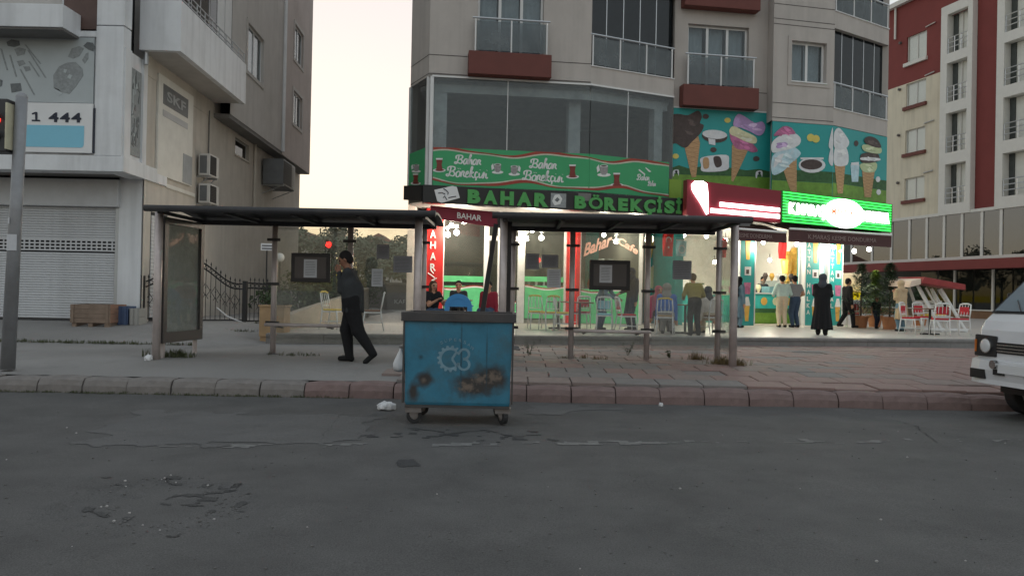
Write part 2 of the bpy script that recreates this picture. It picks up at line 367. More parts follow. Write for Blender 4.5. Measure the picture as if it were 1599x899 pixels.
# ------------------------------------------------------------------ pavement
xs = list(np.arange(-30, 30.1, 0.6)); ys = [KY + 0.3] + list(np.arange(11.2, 22.1, 0.6)) + [26, 34, 46, 60]
q = MB()
q.add([(x, y, gz(x, y) - 0.012) for y in ys for x in xs], [(j * len(xs) + i, j * len(xs) + i + 1, (j + 1) * len(xs) + i + 1, (j + 1) * len(xs) + i) for j in range(len(ys) - 1) for i in range(len(xs) - 1)])
pave = tag(q.build('pavement', 'concrete'), kind='structure')
# kerb stones, one by one
kerb = thing('kerb', (0, KY, 0), None, None); kerb['kind'] = 'structure'
def kerb_mesh(L, seed):
    r = random.Random(seed); j = lambda: r.uniform(-0.008, 0.008); b = MB()
    n = 4
    prof = [(0.0, -0.05), (0.012, 0.10), (0.05, 0.175), (0.10, 0.2), (0.30, 0.205), (0.30, -0.05)]
    for i in range(n + 1):
        pass
    vs = []
    for i in range(n + 1):
        x = L * i / n; e = 0.012 if i in (0, n) else 0.0
        vs += [(x, y + (e if y < 0.2 else 0) + (j() if 0 < y < 0.2 else 0), z - (e if z > 0 else 0) + (j() if z > 0.1 else 0)) for y, z in prof]
    k = len(prof)
    fs = [(i * k + m, (i + 1) * k + m, (i + 1) * k + m + 1, i * k + m + 1) for i in range(n) for m in range(k - 1)] + [tuple(range(k)), tuple(range(n * k + k - 1, n * k - 1, -1))]
    b.add(vs, fs)
    me = bpy.data.meshes.new('kerb_stone'); me.from_pydata(b.v, [], b.f); me.materials.append(MATS['kerb']); me.update(); return me
KM = [kerb_mesh(0.598, i) for i in range(4)]; KG = []
for m_ in KM: c = m_.copy(); c.materials.clear(); c.materials.append(MATS['kerb_grey']); KG.append(c)
x = -12.0; i = 0
while x < 12.5:
    left = x < -3.3
    o = link('kerb_stone', (KG if left and rnd.random() < 0.8 else KM)[i % 4], kerb, False)
    o.location = (x + rnd.uniform(-0.004, 0.004), rnd.uniform(-0.012, 0.012), rnd.uniform(-0.012, 0.008)); o.rotation_euler.z = rnd.uniform(-0.008, 0.008)
    x += 0.612; i += 1
# paving slabs right of the bin, 300 in all, running bond, some sunk and cracked
SLX, SLY = 0.62, 0.5
rows = int((19.6 - (KY + 0.31)) / SLY); cnt = 0
def slab_mesh(seed, w=SLX - 0.014, d=SLY - 0.014):
    r = random.Random(seed); b = MB(); h = 0.03; c = 0.008
    b.add([(c, c, h), (w - c, c, h), (w - c, d - c, h), (c, d - c, h), (0, 0, h - c), (w, 0, h - c), (w, d, h - c), (0, d, h - c), (0, 0, -0.03), (w, 0, -0.03), (w, d, -0.03), (0, d, -0.03)],
          [(0, 1, 2, 3), (4, 5, 1, 0), (5, 6, 2, 1), (6, 7, 3, 2), (7, 4, 0, 3), (8, 9, 5, 4), (9, 10, 6, 5), (10, 11, 7, 6), (11, 8, 4, 7)])
    me = bpy.data.meshes.new('paving_slab'); me.from_pydata(b.v, [], b.f); return me
SM = []
for mname in ('slab_grey', 'slab_warm', 'slab_pink'):
    m_ = slab_mesh(1); m_.materials.append(MATS[mname]); SM.append(m_)
rest = [MB(), MB(), MB()]
for j in range(rows):
    y = KY + 0.31 + j * SLY
    x = -1.6 - 0.3 * (j % 2)
    while x < 11.5:
        t = (x + 1.5) / 8
        pick = 2 if rnd.random() < t * 0.75 else (1 if rnd.random() < 0.5 else 0)
        zz = gz(x, y + 0.25) - 0.012 + rnd.gauss(0, 0.0022) - (0.015 if rnd.random() < 0.03 else 0)
        tilt = (math.atan2(gz(x, y + SLY) - gz(x, y), SLY) + rnd.gauss(0, 0.003), rnd.gauss(0, 0.003))
        if y > 18.9 + 0.2 * x: x += SLX; continue
        if cnt < 300 and j < 15:
            o = link('paving_slab', SM[pick], pave, False); o.location = (x, y, zz); o.rotation_euler = (tilt[0], tilt[1], rnd.gauss(0, 0.004)); cnt += 1
        else:
            b = rest[pick]; b.fr = lambda p, x=x, y=y, zz=zz: (x + p[0], y + p[1], zz + p[2]); b.box(0, SLX - 0.014, 0, SLY - 0.014, -0.03, 0.03)
        x += SLX
for b, mname in zip(rest, ('slab_grey', 'slab_warm', 'slab_pink')):
    if b.v: tag(b.build('paving_slabs', mname, pave, world=False), kind='stuff')
# ------------------------------------------------------------------ raised terrace of the cafe
TE0, TE1 = (-4.13, 16.94), (6.38, 19.06)
TF = Frame(TE0, B=TE1)
TZ = 0.5
def te(x): return TE0[1] + (x - TE0[0]) * (TE1[1] - TE0[1]) / (TE1[0] - TE0[0])
terr = thing('terrace', (0, te(0), 0), None, None); terr['kind'] = 'structure'
poly = [(-5.3, te(-5.3)), (16.0, te(16.0)), (34, te(16) + 2), (34, 62), (-5.3, 62)]
MB().slab(poly, 0.1, TZ).build('tile_floor', 'tile_floor', terr)
L = (16.0 + 5.3) / TF.c; n = 18; s0 = (-5.3 - TE0[0]) / TF.c
for i in range(n):
    b = MB(TF); a0, a1 = s0 + L * i / n + 0.004, s0 + L * (i + 1) / n - 0.004
    b.box(a0, a1, -0.30, 0.12, TZ - 0.055, TZ + 0.006 ); b.box(a0, a1, -0.27, -0.002, 0.2, TZ - 0.058)
    b.build('step_stone', 'step_stone', terr)
# grass and weeds along joints
def tuft(b, x, y, z, h, n, r, spread=0.5, w=0.006, mi=0):
    for _ in range(n):
        a = r.uniform(0, 6.283); l = h * r.uniform(0.5, 1.1); t = r.uniform(0.1, spread); px, py = x + r.gauss(0, 0.03), y + r.gauss(0, 0.02)
        dx, dy = math.cos(a) * t * l, math.sin(a) * t * l; ox, oy = -math.sin(a) * w, math.cos(a) * w
        b.add([(px - ox, py - oy, z), (px + ox, py + oy, z), (px + dx * 0.4 + ox * 0.7, py + dy * 0.4 + oy * 0.7, z + l * 0.6), (px + dx * 0.4 - ox * 0.7, py + dy * 0.4 - oy * 0.7, z + l * 0.6), (px + dx, py + dy, z + l * 0.9)], [(0, 1, 2, 3), (3, 2, 4)], mi)
r = random.Random(31); b = MB()
for i in range(260): tuft(b, r.uniform(-8.5, -2.2), KY - 0.01 - abs(r.gauss(0, 0.015)), 0.0, r.uniform(0.02, 0.06), 5, r, 0.8, 0.004)
for i in range(240): tuft(b, r.uniform(-11, -6.4), 15.5 + r.gauss(0, 0.05), gz(-8, 15.5) - 0.01, r.uniform(0.03, 0.10), 6, r, 0.8, 0.005)
for (px, py) in ((375, 527), (400, 520), (470, 520), (460, 552)):
    p = onz(px, py, 0.32)
    for i in range(26): tuft(b, p.x + r.gauss(0, 0.28), p.y + r.gauss(0, 0.08), gz(p.x, p.y) - 0.012, r.uniform(0.03, 0.09), 5, r, 0.9, 0.005)
tag(b.build('grass', 'grass'), label='low grass growing along kerb and pavement joints', cat='grass', kind='stuff')
b = MB()
for (px, py, n, h) in ((1090, 563, 26, 0.22), (1130, 570, 60, 0.22), (1150, 572, 30, 0.2), (1010, 560, 8, 0.12), (930, 562, 10, 0.12), (900, 560, 10, 0.15), (880, 560, 10, 0.1)):
    p = onz(px, py, 0.3)
    for i in range(n): tuft(b, p.x + r.gauss(0, 0.1), p.y + r.gauss(0, 0.06), 0.29, h * r.uniform(0.5, 1.1), 7, r, 0.6, 0.005)
tag(b.build('grass', 'grass_dry'), label='dry yellow grass at the feet of the right shelter posts', cat='grass', kind='stuff')
# ------------------------------------------------------------------ left building (white clad shop with shutters)
mat('clad_white', (0.58, 0.61, 0.65, 1), 0.45, 0.06, 1.5, dirt=(0.40, 0.40, 0.40, 1), dirtamt=0.45, dscale=0.9, streak=0.22)
mat('render_beige', (0.40, 0.37, 0.33, 1), 0.85, 0.08, 1.5, 0.1, 80, dirt=(0.30, 0.27, 0.23, 1), dirtamt=0.5, dscale=0.6, streak=0.12)
mat('render_mauve', (0.33, 0.29, 0.275, 1), 0.85, 0.08, 1.2, 0.1, 80, dirt=(0.25, 0.21, 0.19, 1), dirtamt=0.5, dscale=0.5, streak=0.10)
mat('render_grey', (0.36, 0.345, 0.33, 1), 0.85, 0.08, 1.2, 0.1, 80, dirt=(0.27, 0.25, 0.23, 1), dirtamt=0.4, dscale=0.5, streak=0.10)
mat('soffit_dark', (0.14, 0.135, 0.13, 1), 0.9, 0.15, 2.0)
mat('shutter', (0.43, 0.44, 0.455, 1), 0.5, 0.08, 2.0, dirt=(0.3, 0.3, 0.3, 1), dirtamt=0.4)
mat('dark_hole', (0.02, 0.02, 0.022, 1), 0.8)
mat('brown_panel', (0.075, 0.045, 0.038, 1), 0.6)
mat('poster_grey', (0.32, 0.35, 0.36, 1), 0.45, 0.06, 2)
mat('print_dark', (0.10, 0.11, 0.115, 1), 0.5, 0.3, 14); mat('print_mid', (0.20, 0.215, 0.22, 1), 0.5, 0.25, 14)
mat('sign_white', (0.62, 0.63, 0.64, 1), 0.4, 0.03); mat('sign_blue', (0.16, 0.40, 0.55, 1), 0.4, 0.03)
mat('ink_navy', (0.012, 0.016, 0.03, 1), 0.5); mat('metal_grey', (0.32, 0.33, 0.34, 1), 0.4, 0.08, metal=0.6)
mat('white_plastic', (0.62, 0.63, 0.64, 1), 0.4, 0.05, dirt=(0.4, 0.38, 0.35, 1)); mat('dark_plastic', (0.03, 0.03, 0.032, 1), 0.5)
mat('ac_shell', (0.42, 0.41, 0.39, 1), 0.5, 0.08); mat('black_iron', (0.012, 0.012, 0.013, 1), 0.45)
mat('panel_pale', (0.50, 0.485, 0.45, 1), 0.5, 0.08, dirt=(0.36, 0.34, 0.31, 1)); mat('panel_dark', (0.10, 0.105, 0.11, 1), 0.5); mat('panel_logo', (0.24, 0.25, 0.26, 1), 0.5)
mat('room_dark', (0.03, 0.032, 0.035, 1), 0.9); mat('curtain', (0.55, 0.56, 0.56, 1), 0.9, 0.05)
glass('pane', (0.75, 0.8, 0.82, 1), 0.10, (0.25, 0.27, 0.28, 1)); glass('pane_dark', (0.25, 0.28, 0.3, 1), 0.06, (0.1, 0.11, 0.12, 1), ior=1.45)
LB = thing('shop_building', (-10, 18.6, 0.6), 'white clad corner shop building with closed roller shutter and grey side balconies', 'building')
LF = Frame((-8.84, 17.3), 0.0); LG = Frame((-8.95, 18.5), 0.0); LS = Frame((-8.84, 17.3), 92.9); LGS = Frame((-8.95, 18.5), 92.9)
BZ = 0.6
# body volumes
MB(LG).box(-9, -0.02, 0.25, 12, BZ - 0.3, 3.6).build('core', 'render_beige', LB)
# ground-floor front: shutter bay and white corner pier
fz0, fz1 = LF.z(60, 266), LF.z(60, 242)      # white fascia band
sx1 = LG.x(178, 400); pier1 = 0.0
shz0, shz1 = LG.z(90, 497), LG.z(90, 322)
b = MB(LG); b.box(sx1 + 0.09, -0.002, 0.0, 0.24, BZ - 0.2, fz0 + 0.06); b.build('corner_pier', 'clad_white', LB, bevel=0.012)
b = MB(LG); b.box(sx1, sx1 + 0.087, 0.03, 0.2, BZ - 0.2, fz0 - 0.3); b.build('shutter_rail', 'metal_grey', LB)
b = MB(LG); b.box(-9, sx1 + 0.12, -0.12, 0.22, LG.z(90, 322), fz0 - 0.02); b.build('shutter_box', 'shutter', LB, bevel=0.02)
# shutter curtain: slats one by one, a see-through band between
shutter = thing('roller_shutter', LG((-4, 0, BZ)), None, None); shutter.parent = LB; shutter.location = Vector(LG((-4, 0.1, BZ))) - LB.location
del_keys = [k for k in shutter.keys()]
bz0, bz1 = LG.z(90, 390), LG.z(90, 374)
nsl = 44; hs = (shz1 - shz0) / nsl
sl = MB(); pr = [(0.0, 0.0), (-0.016, hs * 0.25), (-0.016, hs * 0.75), (0.0, hs * 0.96)]
sl.add([(x, y, z) for x in (0.0, 9 + sx1 - 0.02) for y, z in pr], [(0, 4, 5, 1), (1, 5, 6, 2), (2, 6, 7, 3)])
sme = bpy.data.meshes.new('slat'); sme.from_pydata(sl.v, [], sl.f); sme.materials.append(MATS['shutter'])
for i in range(nsl):
    z = shz0 + i * hs
    if z + hs > bz0 and z < bz1: continue
    o = link('slat', sme, shutter, False); o.location = Vector(LG((-9 + 0.01, 0.08, z))) - wloc(shutter)
b = MB(LG); b.box(-9, sx1, 0.11, 0.12, shz0, shz1); b.build('shutter_backing', 'dark_hole', shutter)
nb = 3
for k in range(nb + 1):
    z = lerp(bz0, bz1, k / nb); b = MB(LG); b.box(-9, sx1, 0.065, 0.08, z - 0.018, z + 0.018); b.build('slat', 'shutter', shutter)
b = MB(LG); x = -9
while x < sx1: b.box(x, x + 0.035, 0.067, 0.078, bz0, bz1); x += 0.125
b.build('perforated_band', 'shutter', shutter)
b = MB(LG); b.box(-9, sx1, 0.05, 0.1, shz0 - 0.09, shz0 - 0.01); b.build('bottom_rail', 'dark_plastic', shutter)
# overhanging first floor
top1 = LF.z(60, 55)
b = MB(); x0 = -18.0
def corner(b, zz0, zz1, out=0.0, dep=0.3, back=15.5, fr=LF, sd=LS):     # L-shaped band round the corner
    p0, p1, p2 = (x0, 17.3 - out), (-8.84 + out, 17.3 - out), sd((back, -out, 0))[:2]
    i2, i1, i0 = sd((back, dep, 0))[:2], (-8.84 - dep, 17.3 + dep), (x0, 17.3 + dep)
    b.slab([p0, p1, p2, i2, i1, i0], zz0, zz1)
b = MB(); corner(b, fz0, fz1, 0.06, 0.4, 2.4); b.build('fascia', 'clad_white', LB, bevel=0.01)
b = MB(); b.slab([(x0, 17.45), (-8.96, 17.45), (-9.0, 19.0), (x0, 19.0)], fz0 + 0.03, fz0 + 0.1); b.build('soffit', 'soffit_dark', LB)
# upper front wall with the long poster and the white sign
pzs0, pzs1 = LF.z(60, 160), LF.z(60, 58)
wx = LF.x(151, 110)
b = MB(LF); b.box(-9, wx - 0.02, 0.02, 0.3, fz1, pzs1 + 0.2); b.build('upper_wall', 'clad_white', LB)
b = MB(LF); b.box(wx, 0.0, -0.05, 0.3, fz1 + 0.004, LF.z(170, 42)); b.build('corner_pier', 'clad_white', LB, bevel=0.015)
b = MB(LF); b.box(wx, 0.01, -0.045, 0.3, LF.z(170, 42) + 0.02, 16); b.build('corner_pier', 'clad_white', LB, bevel=0.015)
poster = MB(LF).box(-9, wx - 0.05, -0.03, 0.015, pzs0, pzs1).build('poster', 'poster_grey', LB)
def blob(fr, pxs, m, y, parent, name, dep=0.004):
    pts = [fr.px(a, c, y) for a, c in pxs]; MB(fr).prism([(p[0], p[1]) for p in pts][::-1] if area(pts) < 0 else [(p[0], p[1]) for p in pts], y, y + dep).build(name, m, parent)
def area(p): return sum(p[i][0] * p[(i + 1) % len(p)][1] - p[(i + 1) % len(p)][0] * p[i][1] for i in range(len(p)))
yq = -0.036
for pl, mm in (([(83, 118), (92, 104), (105, 98), (118, 97), (129, 108), (130, 118), (118, 136), (108, 147), (96, 144), (84, 138)], 'print_mid'), ([(84, 137), (92, 140), (98, 146), (92, 150), (84, 146)], 'poster_grey'),
               ([(106, 89), (112, 76), (124, 72), (131, 76), (124, 88), (114, 92)], 'print_mid'), ([(128, 94), (134, 84), (138, 82), (138, 92), (132, 100)], 'print_mid'),
               ([(130, 72), (136, 66), (145, 67), (148, 73), (146, 81), (138, 78)], 'print_dark'), ([(10, 66), (18, 62), (30, 64), (31, 71), (22, 74), (12, 72)], 'print_dark'),
               ([(22, 77), (30, 74), (40, 77), (38, 85), (27, 88)], 'print_mid'), ([(0, 124), (4, 126), (3, 134), (0, 136)], 'print_dark'), ([(16, 131), (32, 130), (34, 142), (18, 145)], 'print_dark'),
               ([(26, 96), (36, 94), (40, 100), (30, 104)], 'print_mid'), ([(36, 104), (46, 104), (48, 110), (40, 112)], 'print_mid')):
    blob(LF, pl, mm, yq, poster, 'printed_tool')
for x0_, y0_, x1_, y1_ in ((38, 70, 62, 100), (42, 78, 70, 122), (30, 108, 52, 148), (14, 86, 24, 120), (0, 76, 10, 110), (44, 96, 60, 120)):
    blob(LF, [(x0_, y0_), (x0_ + 2.5, y0_), (x1_ + 2.5, y1_), (x1_, y1_)], 'print_mid', yq - 0.001, poster, 'printed_line')
blob(LF, [(108, 116), (113, 118), (110, 124), (105, 121)], 'poster_grey', yq - 0.006, poster, 'printed_tool'); blob(LF, [(100, 108), (105, 109), (103, 114), (99, 113)], 'poster_grey', yq - 0.006, poster, 'printed_tool')
sz0, sz1 = LF.z(90, 239), LF.z(90, 162)
sg = MB(LF).box(-6, LF.x(147, 200), -0.07, 0.01, sz0, sz1).build('sign_panel', 'sign_white', LB, bevel=0.008)
bz_, bt_ = LF.z(90, 231), LF.z(90, 197); bx1 = LF.x(134, 210)
pl = [(-6, bz_), (bx1 - 0.06, bz_), (bx1 - 0.02, bz_ + 0.02), (bx1, bz_ + 0.06), (bx1, bt_), (-6, bt_)]
MB(LF).prism(pl, -0.076, -0.072).build('blue_field', 'sign_blue', sg)
P = lambda px, py, y=-0.072: Vector(LF((*LF.px(px, py, y), 0))[:2] + (0,)) if 0 else Vector(LF((LF.px(px, py, y)[0], y, LF.px(px, py, y)[1])))
a_, b_, c_ = P(50, 189.5), P(127, 191), P(50, 175)
e_, u_ = (b_ - a_) * .17, (c_ - a_)
dig = MB()
for q_ in (((.40, 0), (.66, 0), (.66, 1), (.40, 1)), ((.0, 0), (1, 0), (1, .16), (0, .16)), ((.02, .70), (.45, .84), (.45, 1), (.02, .86))): dig.add([a_ + e_ * x_ + u_ * z_ + Vector((0, -.008 - .001 * k_, 0)) for k_, (x_, z_) in enumerate(q_)], [(0, 1, 2, 3)])
dig.build('lettering', 'ink_navy', sg)
for k_ in range(3): put_text('lettering', '4', a_ + (b_ - a_) * (.34 + .23 * k_), (b_ - a_) * .2, (c_ - a_), 'ink_navy', sg, ext=0.006, off=0.03)
MB(LF).box(LF.x(148, 200) + 0.005, LF.x(150.5, 200), -0.075, 0.0, sz0, LF.z(150, 170)).build('sign_edge', 'ink_navy', LB)
# second-floor balcony and brown panel at the top left
yb = -0.7
bzt, bzb = LF.z(60, 6, yb), LF.z(60, 42, yb)
bx = LF.x(98, 25, yb)
b = MB(LF); b.box(-9, bx, yb, 0.0, bzb, bzt); b.build('balcony', 'clad_white', LB, bevel=0.01)
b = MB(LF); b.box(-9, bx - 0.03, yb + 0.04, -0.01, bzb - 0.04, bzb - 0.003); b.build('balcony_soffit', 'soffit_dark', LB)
b = MB(LF); b.tube([(-9, yb + 0.05, bzt + 0.14), (bx - 0.03, yb + 0.05, bzt + 0.14)], 0.025); b.tube([(bx - 0.03, yb + 0.05, bzt), (bx - 0.03, yb + 0.05, bzt + 0.14)], 0.02); b.build('railing', 'metal_grey', LB)
b = MB(LF); b.box(-9, wx, 0.1, 0.3, pzs1 + 0.2, 16); b.build('upper_wall', 'render_grey', LB)
b = MB(LF); b.box(LF.x(98, 25), wx - 0.01, 0.02, 0.098, LF.z(130, 48), LF.z(130, -40)); b.build('brown_panel', 'brown_panel', LB)
MB(LF).box(-9, wx - 0.001, -0.04, 0.3, LF.z(60, 57), LF.z(60, 49)).build('string_course', 'clad_white', LB)
# -------- side wall
sE = LS.x(468, 285)                                     # far end of the lower wall
win = [tuple(LS.px(367, 238)) + tuple(LS.px(389, 230)), tuple(LS.px(363, 379)) + tuple(LS.px(386, 358)), tuple(LS.px(405, 396)) + tuple(LS.px(428, 366)), tuple(LS.px(410, 278)) + tuple(LS.px(424, 250))]
holes = [(w[0], w[2], min(w[1], w[3]), max(w[1], w[3])) for w in win]
holes = [(h[0], h[1], (h[2] + h[3]) / 2 - 0.28, (h[2] + h[3]) / 2 + 0.28) for h in holes]
b = MB(LS); b.wall(1.18, sE, BZ - 0.4, 6.9, holes, 0.18); b.build('side_wall', 'render_beige', LB)
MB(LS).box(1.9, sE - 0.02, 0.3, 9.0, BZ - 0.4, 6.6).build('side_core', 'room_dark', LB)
MB(LS).quad((sE, 0, BZ - 0.4), (sE, 9, BZ - 0.4), (sE, 9, 6.9), (sE, 0, 6.9)).build('end_wall', 'render_beige', LB)
for h in holes:
    f = MB(LS); f.box(h[0] - 0.05, h[1] + 0.05, -0.04, 0.0, h[2] - 0.06, h[2] - 0.002); f.build('window_sill', 'render_beige', LB)
    f = MB(LS); t = 0.04
    for q in ((h[0], h[1], h[2], h[2] + t), (h[0], h[1], h[3] - t, h[3]), (h[0], h[0] + t, h[2] + t, h[3] - t), (h[1] - t, h[1], h[2] + t, h[3] - t)): f.box(q[0] + 0.001, q[1] - 0.001, 0.1, 0.14, q[2] + 0.001, q[3] - 0.001)
    w = f.build('window', 'metal_grey', LB); MB(LS).box(h[0] + t, h[1] - t, 0.115, 0.125, h[2] + t, h[3] - t).build('pane', 'pane_dark', w)
# ground-floor side: white pier, side shutter, string band
gs0, gs1 = 1.22, LS.x(243, 400)
b = MB(LS); b.box(0.0, 0.32, -0.03, 0.2, fz1 + 0.002, 6.85); b.build('side_pier', 'clad_white', LB)
b = MB(LS); b.box(0.95, 1.17, -0.035, 0.2, fz1 + 0.002, 6.85); b.build('side_pier', 'clad_white', LB)
b = MB(LS); b.box(0.32, 0.95, 0.02, 0.2, fz1 + 0.002, 6.85); b.build('upper_wall', 'clad_white', LB)
sp = MB(LS).box(0.36, 0.91, 0.0, 0.018, fz1 + 0.12, 6.5).build('side_poster', 'print_mid', LB)
rr = random.Random(4)
for i in range(26):
    z = rr.uniform(fz1 + 0.3, 6.2); x = rr.uniform(0.38, 0.75); MB(LS).prism([(x, z), (x + rr.uniform(0.05, 0.14), z + rr.uniform(-0.1, 0.05)), (x + rr.uniform(0.02, 0.1), z + rr.uniform(0.1, 0.35))], -0.006 - i * 1e-4, -0.001).build('printed_shape', 'print_dark' if i % 3 else 'poster_grey', sp)
b = MB(LS); b.box(2.44, LS.x(300, 300) + 0.15, -0.03, 0.0, LS.z(250, 290), LS.z(250, 290) + 0.1); b.build('string_course', 'panel_pale', LB)
ss = thing('side_shutter', LS((2, 0, BZ)), None, None); ss.parent = LB; ss.location = Vector(LS((2, 0, BZ))) - LB.location
for i in range(28):
    z = BZ + 0.1 + i * 0.09; MB(LS).box(1.6, 2.6, -0.03, -0.012, z, z + 0.083).build('slat', 'shutter', ss)
MB(LS).box(1.6, 2.6, -0.011, 0.0, BZ, BZ + 2.7).build('shutter_backing', 'dark_hole', ss)
# sign panel SKF on the side wall
k0, k1 = LS.x(243, 200), LS.x(297, 250); kz0, kz1 = LS.z(243, 272), LS.z(250, 117)
kp = MB(LS).box(k0, k1, -0.06, -0.002, kz0, kz1).build('side_sign', 'panel_pale', LB, bevel=0.01)
dz0, dz1 = LS.z(251, 162), LS.z(251, 130); dk0, dk1 = LS.x(251, 150), LS.x(290, 170)
MB(LS).box(dk0, dk1, -0.068, -0.062, dz0, dz1).build('sign_field', 'panel_dark', kp)
A0 = Vector(LS((lerp(dk0, dk1, 0.12), -0.07, lerp(dz0, dz1, 0.25)))); put_text('lettering', 'SKF', A0, Vector(LS((lerp(dk0, dk1, 0.88), -0.07, lerp(dz0, dz1, 0.25)))) - A0, Vector((0, 0, (dz1 - dz0) * 0.5)), 'panel_logo', kp, ext=0.004, off=0.03)
MB(LS).box(dk0, dk1, -0.068, -0.062, dz0 - 0.3, dz0 - 0.14).build('sign_stripe', 'metal_grey', kp)
MB(LS).box(LS.x(282, 260), LS.x(296, 260), -0.069, -0.062, LS.z(284, 285), LS.z(284, 240)).build('sign_field', 'panel_logo', kp)
# -------- upper side volume with the overhanging balcony
UZ = 6.72
bs0, bs1 = LS.x(232, 90, -0.95), LS.x(384, 130, -0.95)
def sidebox(name, s0, s1, y0, y1, z0, z1, m, bev=0.0): return MB(LS).box(s0, s1, y0, y1, z0, z1).build(name, m, LB, bevel=bev)
bs0 = 0.75
pb0, pb1 = LS.z(383, 163, -0.95), LS.z(383, 100, -0.95)
sidebox('balcony', bs0, bs1, -0.95, -0.8, pb0, pb1, 'clad_white'); sidebox('balcony', bs0, bs0 + 0.15, -0.8, 0.0, pb0 + 0.001, pb1 - 0.001, 'clad_white')
sidebox('balcony_floor', bs0 + 0.02, bs1, -0.93, 0.0, pb0 + 0.02, pb0 + 0.2, 'render_grey')
rl = MB(LS)
for zz in (0.1, 0.2, 0.34): rl.tube([(bs0 + 0.07, 0, pb1 + zz), (bs0 + 0.07, -0.88, pb1 + zz), (bs1, -0.88, pb1 + zz)], 0.018, 6)
for i in range(10):
    s = lerp(bs0 + 0.07, bs1, i / 9); rl.tube([(s, -0.88, pb1), (s, -0.88, pb1 + 0.34)], 0.018, 6)
for y in (-0.3, -0.6): rl.tube([(bs0 + 0.07, y, pb1), (bs0 + 0.07, y, pb1 + 0.34)], 0.018, 6)
rl.build('railing', 'metal_grey', LB)
sidebox('upper_wall', 1.19, bs1 + 0.6, -0.012, 0.019, 6.55, pb0 + 0.3, 'render_beige')
# balcony enclosure glass and wall behind
sidebox('upper_wall', 1.15, bs1 + 0.02, 0.02, 0.3, UZ + 0.2, 16, 'render_grey')
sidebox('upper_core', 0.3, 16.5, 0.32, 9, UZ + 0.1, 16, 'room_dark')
for i in range(7):
    s0, s1 = lerp(bs0 + 0.5, bs1, i / 7), lerp(bs0 + 0.5, bs1, (i + 1) / 7)
    f = MB(LS); f.box(s0, s0 + 0.04, -0.5, -0.46, pb1 - 0.3, 12); w = f.build('glazing_bar', 'metal_grey', LB)
    MB(LS).box(s0 + 0.042, s1 - 0.002, -0.49, -0.48, pb1 - 0.3, 12).build('pane', 'pane_dark' if i < 5 else 'curtain', LB)
us0, us1 = bs1 + 0.0, LS.x(486, 150, -0.5)
wx0, wx1 = LS.x(386, 80, -0.5), LS.x(411, 80, -0.5)
hz = [(wx0, wx1, LS.z(388, 112, -0.5), LS.z(388, 36, -0.5))]
fw = [LS.px(459, 95, -0.5), LS.px(474, 35, -0.5), LS.px(457, 193, -0.5), LS.px(473, 140, -0.5)]
hw0, hw1 = fw[0][0], fw[1][0]
hz += [(hw0, hw1, LS.z(460, 92, -0.5), LS.z(460, 36, -0.5)), (hw0, hw1, LS.z(458, 192, -0.5), LS.z(458, 140, -0.5))]
UF = LS.off(-0.5)
mid = LS.x(441, 200, -0.5)
b = MB(UF); b.wall(us0, mid, UZ, 16, hz[:1], 0.2); b.build('upper_wall', 'render_grey', LB)
b = MB(UF); b.wall(mid, us1, UZ - 0.1, 16, hz[1:], 0.2); b.build('upper_wall', 'render_mauve', LB)
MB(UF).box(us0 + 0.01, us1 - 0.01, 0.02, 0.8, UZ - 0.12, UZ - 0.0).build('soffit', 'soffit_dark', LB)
MB(UF).quad((us1, 0, UZ - 0.1), (us1, 9, UZ - 0.1), (us1, 9, 16), (us1, 0, 16)).build('end_wall', 'render_mauve', LB)
MB(UF).box(us0 + 0.3, us1 - 0.3, 0.5, 0.52, UZ, 16).build('room_back', 'room_dark', LB)
MB(UF).tube([(mid - 0.05, -0.05, UZ), (mid - 0.05, -0.05, 16)], 0.07, 8).build('drain_pipe', 'clad_white', LB)
for h in hz:
    f = MB(UF); t = 0.06
    for q in ((h[0], h[1], h[2], h[2] + t), (h[0], h[1], h[3] - t, h[3]), (h[0], h[0] + t, h[2] + t, h[3] - t), (h[1] - t, h[1], h[2] + t, h[3] - t), ((h[0] + h[1]) / 2 - 0.03, (h[0] + h[1]) / 2 + 0.03, h[2] + t, h[3] - t)): f.box(q[0] + 0.001, q[1] - 0.001, 0.06, 0.12, q[2] + 0.001, q[3] - 0.001)
    w = f.build('window', 'white_plastic', LB); MB(UF).box(h[0] + t, h[1] - t, 0.085, 0.095, h[2] + t, h[3] - t).build('pane', 'pane', w); MB(UF).box(h[0], h[1], 0.2, 0.22, h[2], h[3]).build('curtain', 'curtain', w)
    t = 0.12; g_ = MB(UF)
    for q in ((h[0] - t, h[1] + t, h[2] - t, h[2] - 0.002), (h[0] - t, h[1] + t, h[3] + 0.002, h[3] + t), (h[0] - t, h[0] - 0.002, h[2] - 0.002, h[3] + 0.002), (h[1] + 0.002, h[1] + t, h[2] - 0.002, h[3] + 0.002)): g_.box(q[0], q[1], -0.03, 0.0, q[2], q[3])
    g_.build('window_surround', 'render_grey', LB)
MB(LS).tube([(0.9, -0.1, UZ), (0.9, -0.1, 16)], 0.06, 8).build('drain_pipe', 'metal_grey', LB)
